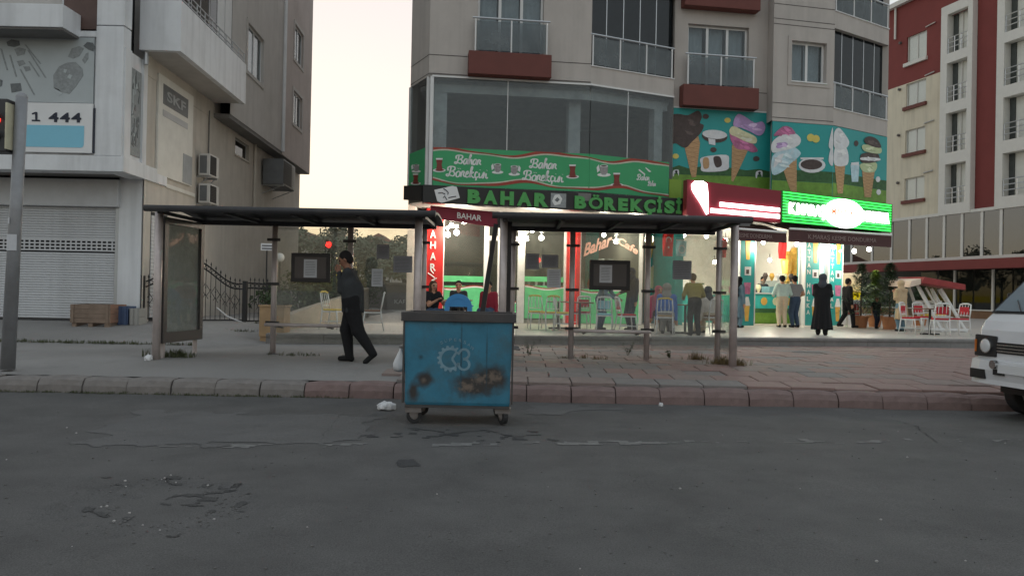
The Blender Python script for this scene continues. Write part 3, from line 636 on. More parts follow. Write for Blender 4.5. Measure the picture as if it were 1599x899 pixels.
# air conditioners on brackets: things of their own
def ac_unit(s, z, w, h, d, label, fr=LS, dark=False):
    t = thing('air_conditioner', fr((s, -d, z)), label, 'air conditioner', 'air conditioners on the side wall')
    MB(fr).box(s, s + w, -d - 0.08, -0.08, z, z + h).build('casing', 'ac_shell' if not dark else 'panel_dark', t, bevel=0.02)
    f = MB(fr)
    for i in range(10): f.box(s + 0.05, s + w - 0.25, -d - 0.095, -d - 0.082, z + 0.06 + i * (h - 0.12) / 10, z + 0.06 + i * (h - 0.12) / 10 + 0.012)
    f.build('fan_grille', 'dark_plastic', t)
    f = MB(fr); f.box(s + 0.03, s + w * 0.7, -d - 0.081, -d - 0.079, z + 0.04, z + h - 0.04); f.build('fan_opening', 'dark_hole', t)
    f = MB(fr); f.box(s - 0.004, s - 0.001, -d + 0.0, -0.12, z + 0.06, z + h - 0.06); f.build('side_grille', 'panel_dark', t)
    for e in (0.12, w - 0.12):
        f = MB(fr); f.box(s + e - 0.02, s + e + 0.02, -d - 0.08, 0.0, z - 0.04, z - 0.002); f.tube([(s + e, -d, z - 0.03), (s + e, -0.0, z - 0.35)], 0.015, 5); f.build('bracket', 'metal_grey', t)
    return t
ac_unit(LS.x(322, 260, -0.3), LS.z(330, 275, -0.4), 0.8, 0.62, 0.32, 'upper beige air conditioner on the side wall past the dark sign')
ac_unit(LS.x(322, 300, -0.3), LS.z(330, 318, -0.4), 0.8, 0.56, 0.32, 'lower beige air conditioner just above the shelter roof')
ac_unit(LS.x(428, 280, -0.5), LS.z(440, 292, -0.6), 1.9, 0.95, 0.75, 'large dark air conditioner on a triangular bracket at the far wall end', dark=True)
MB(LS).tube([(LS.x(325, 200), -0.03, LS.z(325, 245)), (LS.x(325, 200), -0.03, 6.7)], 0.02, 6).build('cable', 'soffit_dark', LB)
MB(LS).tube([(LS.x(395, 300), -0.05, BZ), (LS.x(395, 300), -0.05, 6.7)], 0.05, 8).build('drain_pipe', 'render_beige', LB)
# ------------------------------------------------------------------ cafe building
mat('stucco', (0.37, 0.340, 0.315, 1), 0.85, 0.06, 1.5, 0.15, 120, dirt=(0.31, 0.28, 0.26, 1), dirtamt=0.4, dscale=0.6, streak=0.12)
mat('groove', (0.10, 0.09, 0.085, 1), 0.9); mat('red_box', (0.115, 0.037, 0.03, 1), 0.7, 0.12, 2.0, dirt=(0.08, 0.03, 0.025, 1))
mat('rail_metal', (0.45, 0.46, 0.47, 1), 0.3, 0.05, metal=0.7); mat('frame_white', (0.58, 0.58, 0.57, 1), 0.4, 0.04, dirt=(0.42, 0.41, 0.4, 1), dirtamt=0.3)
glass('rail_glass', (0.55, 0.6, 0.62, 1), 0.35, (0.30, 0.33, 0.34, 1), dscale=1.0); glass('fold_glass', (0.16, 0.20, 0.23, 1), 0.10, (0.10, 0.13, 0.15, 1), ior=1.6)
glass('shop_glass', (0.86, 0.9, 0.88, 1), 0.04, (0.3, 0.3, 0.28, 1)); glass('bay_glass', (0.80, 0.84, 0.85, 1), 0.10, (0.2, 0.215, 0.22, 1))
mat('band_green', (0.032, 0.25, 0.10, 1), 0.45, 0.05, 2.0); mat('band_red', (0.24, 0.035, 0.022, 1), 0.45); mat('band_cream', (0.42, 0.42, 0.34, 1), 0.45); mat('print_white', (0.60, 0.62, 0.60, 1), 0.5, 0.04)
mat('tea_red', (0.14, 0.022, 0.016, 1), 0.4); mat('cup_grey', (0.22, 0.21, 0.21, 1), 0.5, 0.3, 20); mat('lime', (0.16, 0.26, 0.03, 1), 0.5, 0.1)
mat('sign_black', (0.012, 0.012, 0.013, 1), 0.4, 0.1); mat('letter_green', (0.055, 0.25, 0.065, 1), 0.45, 0.05); mat('awning_maroon', (0.16, 0.014, 0.028, 1), 0.6, 0.1); mat('awning_brown', (0.055, 0.022, 0.022, 1), 0.7, 0.12)
mat('pillar_red', (0.42, 0.018, 0.016, 1), 0.5, 0.06); mat('sign_maroon', (0.17, 0.012, 0.022, 1), 0.4, 0.05)
mat('teal', (0.018, 0.24, 0.235, 1), 0.45, 0.08, 1.2); mat('teal_glass', (0.10, 0.26, 0.27, 1), 0.3); mat('meadow', (0.11, 0.22, 0.03, 1), 0.5, 0.3, 5.0); mat('wood_dark', (0.03, 0.085, 0.03, 1), 0.6, 0.4, 8.0)
mat('choc', (0.055, 0.04, 0.037, 1), 0.6, 0.3, 9.0); mat('cone_tan', (0.38, 0.235, 0.12, 1), 0.6, 0.15, 10.0); mat('berry', (0.34, 0.10, 0.20, 1), 0.5, 0.5, 4.0, dirt=(0.5, 0.3, 0.4, 1), dscale=3.0); mat('lilac', (0.36, 0.24, 0.44, 1), 0.5, 0.3, 4.0, dirt=(0.2, 0.1, 0.25, 1), dscale=3.0)
mat('vanilla', (0.56, 0.50, 0.32, 1), 0.5, 0.2, 5.0); mat('cream_white', (0.56, 0.58, 0.61, 1), 0.5, 0.15, 5.0, dirt=(0.40, 0.42, 0.50, 1), dscale=3.0); mat('ice_blue', (0.34, 0.47, 0.56, 1), 0.5, 0.25, 5.0, dirt=(0.55, 0.6, 0.65, 1), dirtamt=0.8, dscale=3.0); mat('lemon', (0.50, 0.42, 0.10, 1), 0.5, 0.1); mat('pistachio', (0.36, 0.42, 0.24, 1), 0.5, 0.1)
CB = thing('apartment_building', (2.0, 24.5, 0.5), 'grey stucco apartment block with red balcony boxes above the lit cafe', 'building')
p0, p1, p2 = (-2.5, 22.0), (2.2, 22.6), (4.9, 23.83); q0, q1 = (4.95, 24.05), (8.02, 24.52); r0, r1, r2 = (8.03, 24.0), (10.13, 24.46), (12.63, 26.05)
pl = (-3.2, 23.3)
U0 = Frame(pl, B=p0); U1 = Frame(p0, B=p1); U2 = Frame(p1, B=p2); U3 = Frame(q0, B=q1); U4 = Frame(r0, B=r1); U5 = Frame(r1, B=r2)
ZB = U1.z(671, 119)                          # underside of the upper storeys
TOP = 17.5
def part(b, name, m, par=None, **k): return b.build(name, m, par or CB, **k)
def trim_line(fr, s0, s1, z, par=None, h=0.025): part(MB(fr).box(s0, s1, -0.004, 0.0, z - h / 2, z + h / 2), 'joint_line', 'groove', par)
def rail_panel(fr, s0, s1, z0, z1, y, n, par):
    g_ = thing('glass_railing', fr((s0, y, z0)), None, None); g_.parent = par; g_.location = Vector(fr((s0, y, z0))) - wloc(par)
    part(MB(fr).tube([(s0 - 0.06, y, z1), (s1 + 0.06, y, z1)], 0.03, 8), 'handrail', 'rail_metal', g_)
    for i in range(n + 1):
        s = lerp(s0 + 0.03, s1 - 0.03, i / n); part(MB(fr).box(s - 0.02, s + 0.02, y - 0.02, y + 0.02, z0, z1 - 0.03), 'post', 'frame_white', g_)
        if i < n: part(MB(fr).box(s + 0.03, lerp(s0 + 0.03, s1 - 0.03, (i + 1) / n) - 0.03, y - 0.006, y + 0.006, z0 + 0.04, z1 - 0.08), 'pane', 'rail_glass', g_)
    return g_
def pleats(fr, s0, s1, y, z0, z1, m, par, amp=0.03, n=None, seed=0):
    r = random.Random(seed); n = n or max(6, int((s1 - s0) / 0.05)); b = MB(fr)
    vs = []
    for i in range(n + 1):
        s = lerp(s0, s1, i / n); o = y + amp * math.sin(i * 1.9 + r.uniform(-0.4, 0.4)); vs += [(s, o, z0), (s, o, z1)]
    b.add(vs, [(2 * i, 2 * i + 2, 2 * i + 3, 2 * i + 1) for i in range(n)]); return part(b, 'curtain', m, par, smooth=True)
def window(fr, h, bars=(0.5,), t=0.07, y=0.14, cur=True, par=None, pane='pane', m='frame_white', gaps=None, seed=0):
    par = par or CB; s0, s1, z0, z1 = h; f = MB(fr)
    for q in [(s0, s1, z0, z0 + t), (s0, s1, z1 - t, z1), (s0, s0 + t, z0 + t, z1 - t), (s1 - t, s1, z0 + t, z1 - t)] + [(lerp(s0, s1, k) - t * 0.6, lerp(s0, s1, k) + t * 0.6, z0 + t, z1 - t) for k in bars]:
        f.box(q[0] + 0.001, q[1] - 0.001, y, y + 0.06, q[2] + 0.001, q[3] - 0.001)
    w = part(f, 'window', m, par)
    ks = [0] + list(bars) + [1]
    for a, c in zip(ks, ks[1:]):
        part(MB(fr).box(lerp(s0, s1, a) + t * 0.65, lerp(s0, s1, c) - t * 0.65, y + 0.025, y + 0.032, z0 + t, z1 - t), 'pane', pane, w)
    if cur:
        for a, c in (gaps or ((0.03, 0.4), (0.55, 0.97))): pleats(fr, lerp(s0, s1, a), lerp(s0, s1, c), y + 0.22, z0, z1, 'curtain', w, seed=seed)
    return w
# --- facet walls of the upper storeys, floor by floor
FH = 3.1
def rect(fr, l, t, r, b_, off=0.0):
    s0, s1 = fr.x(l, (t + b_) / 2, off), fr.x(r, (t + b_) / 2, off); m_ = (l + r) / 2
    return [s0, s1, fr.z(m_, b_, off), fr.z(m_, t, off)]
w1 = rect(U1, 746, -28, 849, 88); w3 = rect(U3, 1074, 36, 1169, 139); w4 = rect(U4, 1236, 66, 1290, 129)
w1[3] = w1[2] + 2.15; w3[3] = w3[2] + 2.0
up = lambda h, k=1: (h[0], h[1], h[2] + FH * k, h[3] + FH * k)
part(MB(U0).wall(0, U0.len, ZB, TOP, [], 0.2), 'wall', 'stucco')
part(MB(U1).wall(0, U1.len, ZB, TOP, [tuple(w1), up(w1), up(w1, 2)], 0.3), 'wall', 'stucco')
part(MB(U3).wall(0, U3.len, U3.z(1120, 172), TOP, [tuple(w3), up(w3), up(w3, 2)], 0.3), 'wall', 'stucco')
part(MB(U4).wall(0, U4.len, U4.z(1250, 192), TOP, [tuple(w4), up(w4), up(w4, 2)], 0.3), 'wall', 'stucco')
part(MB().slab([p0, p1, (2.2, 25), (-2.6, 25)], ZB + 0.006, ZB + 0.1), 'soffit', 'stucco')
part(MB().slab([r0, q1, (8.02, 27), (8.04, 27)], ZB - 0.6, TOP), 'return_wall', 'stucco')
part(MB().slab([(4.9, 23.83), (4.95, 24.05), (5.0, 25.2), (4.85, 25.2)], ZB - 2.9, TOP), 'return_wall', 'stucco')
# dark rooms behind all openings
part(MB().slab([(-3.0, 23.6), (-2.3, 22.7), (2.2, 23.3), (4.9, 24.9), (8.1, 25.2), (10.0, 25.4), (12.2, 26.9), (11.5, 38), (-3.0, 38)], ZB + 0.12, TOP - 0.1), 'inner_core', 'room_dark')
part(MB().slab([pl, (-3.2, 40), (-3.0, 40), (-3.0, 23.5)], 0.4, TOP), 'side_wall', 'stucco')
part(MB().slab([(12.63, 26.05), (11.6, 40), (11.4, 40), (12.3, 26.2)], 4.0, TOP), 'side_wall', 'stucco')
for fr, h, seed in ((U1, w1, 1), (U1, up(w1), 2), (U3, w3, 3), (U3, up(w3), 4)):
    h = tuple(h); window(fr, h, (0.34, 0.67), gaps=((0.02, 0.3), (0.36, 0.64), (0.7, 0.97)), seed=seed)
    a = 0.13
    rail_panel(fr, h[0] - 0.1, h[1] + 0.1, h[2] + 0.02, h[2] + 0.98, -0.22, 2, CB)
    part(MB(fr).box(h[0] - 0.26, h[1] + 0.2, -0.36, 0.0, h[2] - 0.66, h[2] - 0.005), 'balcony_box', 'red_box', bevel=0.012)
for k in (0, 1):
    h = up(w4, k); window(U4, h, (0.5,), gaps=((0.05, 0.45), (0.52, 0.97)), seed=7 + k)
    t = 0.13; g_ = MB(U4)
    for q in ((h[0] - t, h[1] + t, h[2] - t, h[2] - 0.002), (h[0] - t, h[1] + t, h[3] + 0.002, h[3] + t), (h[0] - t, h[0] - 0.002, h[2] - 0.002, h[3] + 0.002), (h[1] + 0.002, h[1] + t, h[2] - 0.002, h[3] + 0.002)): g_.box(q[0], q[1], -0.025, 0.0, q[2], q[3])
    part(g_, 'window_surround', 'stucco'); part(MB(U4).box(h[0] - 0.02, h[1] + 0.02, -0.05, 0.13, h[2] - 0.03, h[2] + 0.003), 'window_sill', 'frame_white')
for k in (0, 1, 2):
    zz = FH * k
    for z in (U1.z(700, 87), U1.z(700, 118) + 0.03):
        trim_line(U1, 0, w1[0] - 0.27, z + zz); trim_line(U1, w1[1] + 0.21, U1.len, z + zz); trim_line(U0, 0, U0.len, z + zz)
    z = U3.z(1195, 146); trim_line(U3, w3[1] + 0.25, U3.len, z + zz)
    for z in (U4.z(1220, 161), U4.z(1220, 184), U4.z(1220, 38)): trim_line(U4, 0, U4.len, z + (zz if z > 8 or k == 0 else zz))
# glazed balconies at the two bends
def glazed_balcony(fr, s0, s1, zs0, zr, zg, ztop, n, y=0.0, npost=3):
    part(MB(fr).box(s0, s1, y, 1.2, zs0, zr - 0.03), 'balcony_slab', 'stucco')
    part(MB(fr).box(s0, s1, y - 0.03, y + 0.1, zr - 0.028, zr), 'balcony_edge', 'frame_white')
    rail_panel(fr, s0 + 0.03, s1 - 0.05, zr, zg, y + 0.02, npost, CB)
    for i in range(n):
        a, c = lerp(s0, s1, i / n), lerp(s0, s1, (i + 1) / n)
        part(MB(fr).box(a + 0.012, c - 0.004, y + 0.16, y + 0.172, zr + 0.02, ztop), 'pane', 'fold_glass'); part(MB(fr).box(a - 0.012, a + 0.01, y + 0.15, y + 0.18, zr + 0.02, ztop), 'glazing_bar', 'rail_metal')
b2 = [U2.z(990, 140), U2.z(990, 110), U2.z(990, 65)]
for k in (0, 1, 2): glazed_balcony(U2, 0, U2.len, U2.z(985, 141) + FH * k, U2.z(985, 112) + FH * k, U2.z(985, 64) + FH * k, U2.z(985, 141) + FH * (k + 1), 5)
zb5 = U5.z(1345, 205)
for k in (0, 1, 2): glazed_balcony(U5, 0, U5.len, zb5 + FH * k, U5.z(1345, 178) + FH * k, U5.z(1345, 140) + FH * k, zb5 + FH * (k + 1), 5, npost=3)
# --- first floor glass bay with white columns inside
Z1 = U1.z(690, 292)                         # foot of the bay
part(MB().slab([pl, p0, p1, p2, (4.9, 30), (-3.2, 30)], Z1 - 0.25, Z1 - 0.02), 'floor_slab', 'soffit_dark')
part(MB().slab([(-3.0, 28.6), (8, 28.6), (8, 28.8), (-3.0, 28.8)], Z1, ZB), 'room_back', 'room_bay' if 0 else mat('room_bay', (0.16, 0.17, 0.18, 1), 0.9))
part(MB().slab([(-2.9, 23.3), (-2.3, 22.5), (2.2, 23.0), (4.85, 24.3), (4.85, 28.5), (-2.9, 28.5)], ZB - 0.12, ZB + 0.002), 'ceiling', mat('ceiling_white', (0.5, 0.5, 0.49, 1), 0.8))
for (px, w_, dd, fr) in ((686, 0.42, 0.35, U1), (897, 0.36, 0.7, U1)):
    s = fr.x(px, 200, dd); part(MB(fr).box(s - w_ / 2, s + w_ / 2, dd, dd + 0.4, Z1, ZB - 0.12), 'column', 'ceiling_white')
s = U2.x(1030, 200, 0.3); part(MB(U2).box(s - 0.2, s + 0.1, 0.3, 0.6, Z1, ZB - 0.12), 'column', 'ceiling_white')
part(MB(U1).box(0.35, U1.len, 0.32, 0.5, ZB - 0.36, ZB - 0.121), 'beam', 'ceiling_white'); part(MB(U2).box(0.1, U2.len, 0.32, 0.5, ZB - 0.36, ZB - 0.122), 'beam', 'ceiling_white')
sp1 = [U1.x(676, 200), U1.x(792, 200), U1.len]
part(MB(U0).box(0.06, U0.len - 0.06, 0.0, 0.012, Z1, ZB - 0.02), 'pane', 'bay_glass')
for a, c, fr in ((sp1[0], sp1[1], U1), (sp1[1], sp1[2], U1), (0, U2.x(980, 200), U2), (U2.x(980, 200), U2.len, U2)):
    part(MB(fr).box(a + 0.012, c - 0.012, 0.0, 0.012, Z1, ZB - 0.02), 'pane', 'bay_glass')
for fr, s in ((U1, sp1[1]), (U2, U2.x(980, 200))): part(MB(fr).box(s - 0.011, s + 0.011, -0.004, 0.016, Z1, ZB), 'glazing_bar', 'frame_white')
part(MB(U1).box(sp1[0] - 0.1, sp1[0], -0.03, 0.08, Z1 - 0.0, ZB), 'corner_post', 'frame_white'); part(MB(U0).box(-0.05, 0.06, -0.03, 0.05, Z1, ZB), 'corner_post', 'frame_white'); part(MB(U0).box(U0.len - 0.1, U0.len - 0.04, -0.03, 0.05, Z1, ZB), 'corner_post', 'frame_white')
part(MB(U1).box(sp1[0] - 0.05, U1.len, -0.04, 0.06, ZB - 0.02, ZB + 0.03), 'head_rail', 'frame_white'); part(MB(U2).box(0.0, U2.len, -0.04, 0.06, ZB - 0.02, ZB + 0.03), 'head_rail', 'frame_white')
# --- green banner on the bay
BN = thing('green_banner', U1((0.2, -0.03, Z1)), 'long green banner with wavy red edges and white script above the cafe sign', 'banner')
gz0, gz1 = Z1 + 0.02, U1.z(700, 231)
bent = [(U1, sp1[0] + 0.02, U1.len), (U2, 0.0, U2.x(1044, 270))]
part(MB(U1).box(sp1[0] + 0.02, U1.len, -0.022, -0.014, gz0, gz1), 'panel', 'band_green', BN); part(MB(U2).box(0.0, U2.x(1044, 270), -0.022, -0.014, gz0, gz1), 'panel', 'band_green', BN)
part(MB(U0).box(0.08, U0.len - 0.12, -0.022, -0.014, gz0, gz1), 'panel', 'band_green', BN)
Ltot = (bent[0][2] - bent[0][1]) + bent[1][2]
def bent_pt(t, y, z):
    l0 = bent[0][2] - bent[0][1]
    return U1((bent[0][1] + t, y, z)) if t <= l0 else U2((t - l0, y, z))
def ribbon(zc, amp, th, ph, m, y, base=None):
    n = 90; vs = []
    for i in range(n + 1):
        t = Ltot * i / n; z = zc + amp * math.sin(t * 2.05 + ph) + 0.3 * amp * math.sin(t * 4.3 + ph); h = th * (0.65 + 0.35 * math.sin(t * 2.05 + ph + 0.8))
        vs += [bent_pt(t, y, max(gz0, min(gz1, z - h))), bent_pt(t, y, max(gz0, min(gz1, z + h)))]
    b = MB(); b.add(vs, [(2 * i, 2 * i + 2, 2 * i + 3, 2 * i + 1) for i in range(n)]); part(b, 'wave', m, BN)
ribbon(gz1 - 0.13, 0.075, 0.045, 0.6, 'band_cream', -0.0255); ribbon(gz1 - 0.09, 0.075, 0.045, 0.6, 'band_red', -0.029)
ribbon(gz0 + 0.17, 0.075, 0.04, 2.4, 'band_cream', -0.0255); ribbon(gz0 + 0.13, 0.075, 0.045, 2.4, 'band_red', -0.029)
def pp(fr, px, py, y): s, z = fr.px(px, py, y); return Vector(fr((s, y, z)))
def script(fr, txt, x0, x1, yb, yt, m, par, y=-0.026, off=0.0, slope=0.055, ext=0.003, shear=0.25):
    a, b_, c = pp(fr, x0, yb, y), pp(fr, x1, yb + (x1 - x0) * slope, y), pp(fr, x0, yt, y)
    return put_text('lettering', txt, a, b_ - a, c - a, m, par, ext=ext, off=off, shear=shear)
# brush script drawn as strokes: each letter a list of strokes in a 0..1 box
SCR = {'B': [[(0.05, .55), (.0, .85), (.3, 1.0), (.75, .95), (.8, .7), (.5, .52), (.35, .5)], [(.35, 1), (.3, .5), (.2, .1), (.05, 0), (-.1, .1), (0, .2), (.3, .12), (.7, .05), (.85, .25), (.7, .48), (.4, .5)]],
       'a': [[(.85, .55), (.4, .6), (.05, .3), (.2, 0), (.55, .1), (.85, .6), (.75, .15), (1, 0)]], 'h': [[(0, 0), (.3, .7), (.5, 1.05), (.3, 1.05), (.15, 0), (.4, .45), (.7, .55), (.75, .1), (1, 0)]],
       'r': [[(0, 0), (.25, .55), (.7, .5), (.6, .2), (1, .02)]], 'ö': [[(.5, .58), (.05, .35), (.2, 0), (.65, .05), (.8, .4), (.45, .58), (1, .4)], [(.3, .8), (.34, .85)], [(.7, .8), (.74, .85)]],
       'e': [[(0, .25), (.6, .35), (.6, .58), (.25, .5), (.15, .1), (.5, 0), (1, .12)]], 'k': [[(0, 0), (.4, .8), (.45, 1.05), (.25, 1), (.1, 0), (.5, .5), (.7, .5), (.3, .28), (.8, 0), (1, .03)]],
       'ç': [[(.7, .5), (.3, .58), (.1, .25), (.35, 0), (.9, .1)], [(.4, 0), (.5, -.18), (.3, -.25)]], 'i': [[(.1, .5), (.2, .1), (.5, 0), (.9, .1)], [(.25, .78), (.3, .82)]], 's': [[(0, 0), (.5, .58), (.6, .3), (.45, 0), (.1, .05)]]}
WID = {'B': 0.85, 'a': .5, 'h': .52, 'r': .42, 'ö': .5, 'e': .42, 'k': .52, 'ç': .42, 'i': .28, 's': .4}
def brush(fr, txt, x0, x1, yb, yt, m, par, y=-0.026, w=0.014, slope=0.055, name='lettering'):
    A, Bv, Cv = pp(fr, x0, yb, y), pp(fr, x1, yb + (x1 - x0) * slope, y), pp(fr, x0, yt, y)
    tot = sum(WID[c] for c in txt); cur = 0; b = MB(); nrm = (Bv - A).cross(Cv - A).normalized()
    def P(u, v): return A + (Bv - A) * ((u + 0.12 * v) / tot) + (Cv - A) * v
    for c in txt:
        for st in SCR[c]:
            pts = [P(cur + sx * WID[c], sy) for sx, sy in st]
            dense = []
            for i in range(len(pts) - 1):
                q_ = [pts[max(0, i - 1)], pts[i], pts[i + 1], pts[min(len(pts) - 1, i + 2)]]
                for k in range(5):
                    t = k / 5; dense.append(0.5 * ((2 * q_[1]) + (q_[2] - q_[0]) * t + (2 * q_[0] - 5 * q_[1] + 4 * q_[2] - q_[3]) * t * t + (3 * q_[1] - q_[0] - 3 * q_[2] + q_[3]) * t ** 3))
            dense.append(pts[-1]); vs = []
            for i, p in enumerate(dense):
                d = (dense[min(i + 1, len(dense) - 1)] - dense[max(i - 1, 0)]); d = d.normalized() if d.length > 1e-6 else Vector((1, 0, 0)); sd = nrm.cross(d) * w * (0.75 + 0.35 * abs(d.z)); vs += [p - sd, p + sd]
            b.add(vs, [(2 * i, 2 * i + 1, 2 * i + 3, 2 * i + 2) for i in range(len(dense) - 1)])
        cur += WID[c]
    return part(b, name, m, par)
brush(U1, 'Bahar', 711, 751, 255.5, 242, 'print_white', BN, w=0.020); brush(U1, 'Börekçisi', 698, 762, 275, 259.5, 'print_white', BN, w=0.020)
brush(U1, 'Bahar', 828, 869, 262, 248, 'print_white', BN, w=0.020); brush(U1, 'Börekçisi', 817, 880, 281, 266, 'print_white', BN, w=0.020)
def shape(fr, pts, m, par, y, name, dep=0.0025):
    q = [fr.px(a, c, y) for a, c in pts]
    if area(q) < 0: q = q[::-1]
    if 'scoop' in name or name in ('printed_slice', 'printed_cow'):      # rounded outlines
        k = len(q); o = []
        for i in range(k):
            a, b_, c, d = [np.array(q[(i + j) % k]) for j in (-1, 0, 1, 2)]
            for t in (0, .25, .5, .75): o.append(tuple(0.5 * (2 * b_ + (c - a) * t + (2 * a - 5 * b_ + 4 * c - d) * t * t + (3 * b_ - a - 3 * c + d) * t ** 3)))
        q = o
        if 'scoop' in name:
            r_ = random.Random(int(abs(q[0][0] * 997 + q[0][1] * 131))); cx_, cz_ = sum(p[0] for p in q) / len(q), sum(p[1] for p in q) / len(q); base = MATS[m].node_tree.nodes['Mix'].inputs[6].default_value
            for j in range(7):
                e = q[r_.randrange(len(q))]; u = r_.uniform(.15, .62); ex, ez = lerp(cx_, e[0], u), lerp(cz_, e[1], u); f_ = (1.3, .62, 1.15, .78)[j % 4]
                mm = mat(m + '_tone%d' % (j % 4), (min(.8, base[0] * f_), min(.8, base[1] * f_), min(.8, base[2] * f_), 1), .5, .2, 6.0); a_ = r_.uniform(-.5, .3); w_, h_ = r_.uniform(.09, .2), r_.uniform(.025, .055)
                pl_ = [(ex + w_ * math.cos(t * .6283) * math.cos(a_) - h_ * math.sin(t * .6283) * math.sin(a_) , ez + w_ * math.cos(t * .6283) * math.sin(a_) + h_ * math.sin(t * .6283) * math.cos(a_)) for t in range(10)]
                if all(min(p[0] for p in q) < x < max(p[0] for p in q) and min(p[1] for p in q) < z < max(p[1] for p in q) for x, z in pl_): part(MB(fr).prism(pl_, y - dep - .0016 - j * 1e-4, y - dep - .0006), 'printed_swirl', mm, par)
    if name == 'printed_cone':
        b = MB(fr); zs = [p[1] for p in q]; xs_ = [p[0] for p in q]
        for sg_ in (-1, 1):
            for j in range(9):
                z = lerp(min(zs), max(zs), j / 9); x = lerp(min(xs_), max(xs_), .5); 
                def hw(z):      # half-width of the outline at this height
                    c = []
                    for i in range(len(q)):
                        (xa, za), (xb, zb) = q[i], q[(i + 1) % len(q)]
                        if (za > z) != (zb > z): c.append(xa + (xb - xa) * (z - za) / (zb - za))
                    return (min(c), max(c)) if len(c) >= 2 else None
                z2 = z + .1; h1, h2 = hw(z + .004), hw(z2)
                if h1 and h2:
                    xa, xb = (h1[0], h2[1]) if sg_ > 0 else (h1[1], h2[0]); b.add([(xa, y - dep - .001, z), (xb, y - dep - .001, z2), (xb, y - dep - .001, z2 + .012), (xa, y - dep - .001, z + .012)], [(0, 1, 2, 3) if sg_ > 0 else (3, 2, 1, 0)])
        if b.v: part(b, 'printed_waffle', mat('waffle_line', (.26, .15, .07, 1), .6), par)
    return part(MB(fr).prism(q, y - dep, y), name, m, par)
def ell(cx, cy, rx, ry, n=18, a0=0.0, rot=0.0): return [(cx + rx * math.cos(2 * math.pi * i / n + a0) * math.cos(rot) - ry * math.sin(2 * math.pi * i / n + a0) * math.sin(rot), cy + rx * math.cos(2 * math.pi * i / n + a0) * math.sin(rot) + ry * math.sin(2 * math.pi * i / n + a0) * math.cos(rot)) for i in range(n)]
def tea(fr, x, y_, s=1.0, par=BN):
    shape(fr, ell(x, y_ + 8 * s, 10 * s, 3 * s), 'print_white', par, -0.026, 'printed_saucer'); shape(fr, ell(x + 0.5, y_ + 7.6 * s, 7 * s, 1.8 * s), 'tea_red', par, -0.029, 'printed_saucer')
    shape(fr, [(x - 5 * s, y_ - 9 * s), (x + 5 * s, y_ - 9 * s), (x + 3.6 * s, y_ - 1 * s), (x + 5 * s, y_ + 6 * s), (x - 5 * s, y_ + 6 * s), (x - 3.6 * s, y_ - 1 * s)], 'tea_red', par, -0.032, 'printed_tea_glass')
    shape(fr, [(x - 5.4 * s, y_ - 11 * s), (x + 5.4 * s, y_ - 11 * s), (x + 5 * s, y_ - 8.5 * s), (x - 5 * s, y_ - 8.5 * s)], 'print_white', par, -0.0345, 'printed_tea_glass')
def cup(fr, x, y_, s=1.0, fl=1, par=BN):
    shape(fr, ell(x, y_ + 7 * s, 9 * s, 2.6 * s), 'print_white', par, -0.026, 'printed_saucer')
    shape(fr, [(x - 5.5 * s, y_ - 5 * s), (x + 5.5 * s, y_ - 5 * s), (x + 5 * s, y_ + 4 * s), (x + 2 * s, y_ + 7 * s), (x - 2 * s, y_ + 7 * s), (x - 5 * s, y_ + 4 * s)], 'cup_grey', par, -0.029, 'printed_cup')
    shape(fr, ell(x, y_ - 5 * s, 5.6 * s, 1.7 * s), 'print_white', par, -0.032, 'printed_cup'); shape(fr, ell(x, y_ - 5 * s, 4 * s, 1.0 * s), 'choc', par, -0.035, 'printed_coffee')
    shape(fr, [(x - fl * 7 * s, y_ - 7 * s), (x - fl * 10 * s, y_ - 3 * s), (x - fl * 9 * s, y_ + 4 * s), (x - fl * 5.5 * s, y_ + 1 * s)], 'print_white', par, -0.0295, 'printed_wing')
tea(U1, 686, 258); tea(U1, 894, 268); tea(U2, 963, 281); cup(U1, 777, 262); cup(U1, 803, 265, 1, -1); cup(U2, 943, 265, 1.15)
cup(U0, 650, 262, 0.8); tea(U0, 649, 280, 0.8)
brush(U2, 'Bahar', 995, 1014, 281, 272, 'print_white', BN, y=-0.026, w=0.012); brush(U2, 'Bahar', 1012, 1024, 290, 283, 'print_white', BN, y=-0.026, w=0.012)
shape(U2, [(998, 264), (1008, 272), (1006, 273), (997, 266)], 'print_white', BN, -0.026, 'printed_swash'); shape(U2, [(1008, 261), (1017, 268), (1014, 269), (1008, 263)], 'print_white', BN, -0.026, 'printed_swash')
part(MB(U2).box(U2.x(1044.5, 290), U2.len + 0.35, -0.02, -0.012, gz0 - 0.1, U2.z(1050, 280)), 'panel', 'lime', BN)
# --- black cafe sign
def panel3d(pxs, dl, dr, thick, name, m, par, bevel=0.0):     # corner pixels lb, rb, rt, lt; depth of the left and right edge
    lb, rb, rt, lt = pxs; P = [ond(*lb, dl), ond(*rb, dr), ond(*rt, dr), ond(*lt, dl)]
    P[3].x, P[2].x = P[0].x, P[1].x
    nrm = (P[1] - P[0]).cross(P[3] - P[0]).normalized(); Q = [p - nrm * thick for p in P]
    return part(MB().hexa(P + Q), name, m, par, bevel=bevel), P, nrm
def on_panel(P, u, v): return P[0].lerp(P[1], u).lerp(P[3].lerp(P[2], u), v)
def ptext(txt, P, u0, u1, v0, v1, m, par, ext=0.02, off=0.0, shear=0.0, spacing=1.0, lift=0.004, name='lettering'):
    a, b_, c = on_panel(P, u0, v0), on_panel(P, u1, v0), on_panel(P, u0, v1)
    return put_text(name, txt, a, b_ - a, c - a, m, par, ext=ext, off=off, shear=shear, spacing=spacing, lift=lift)
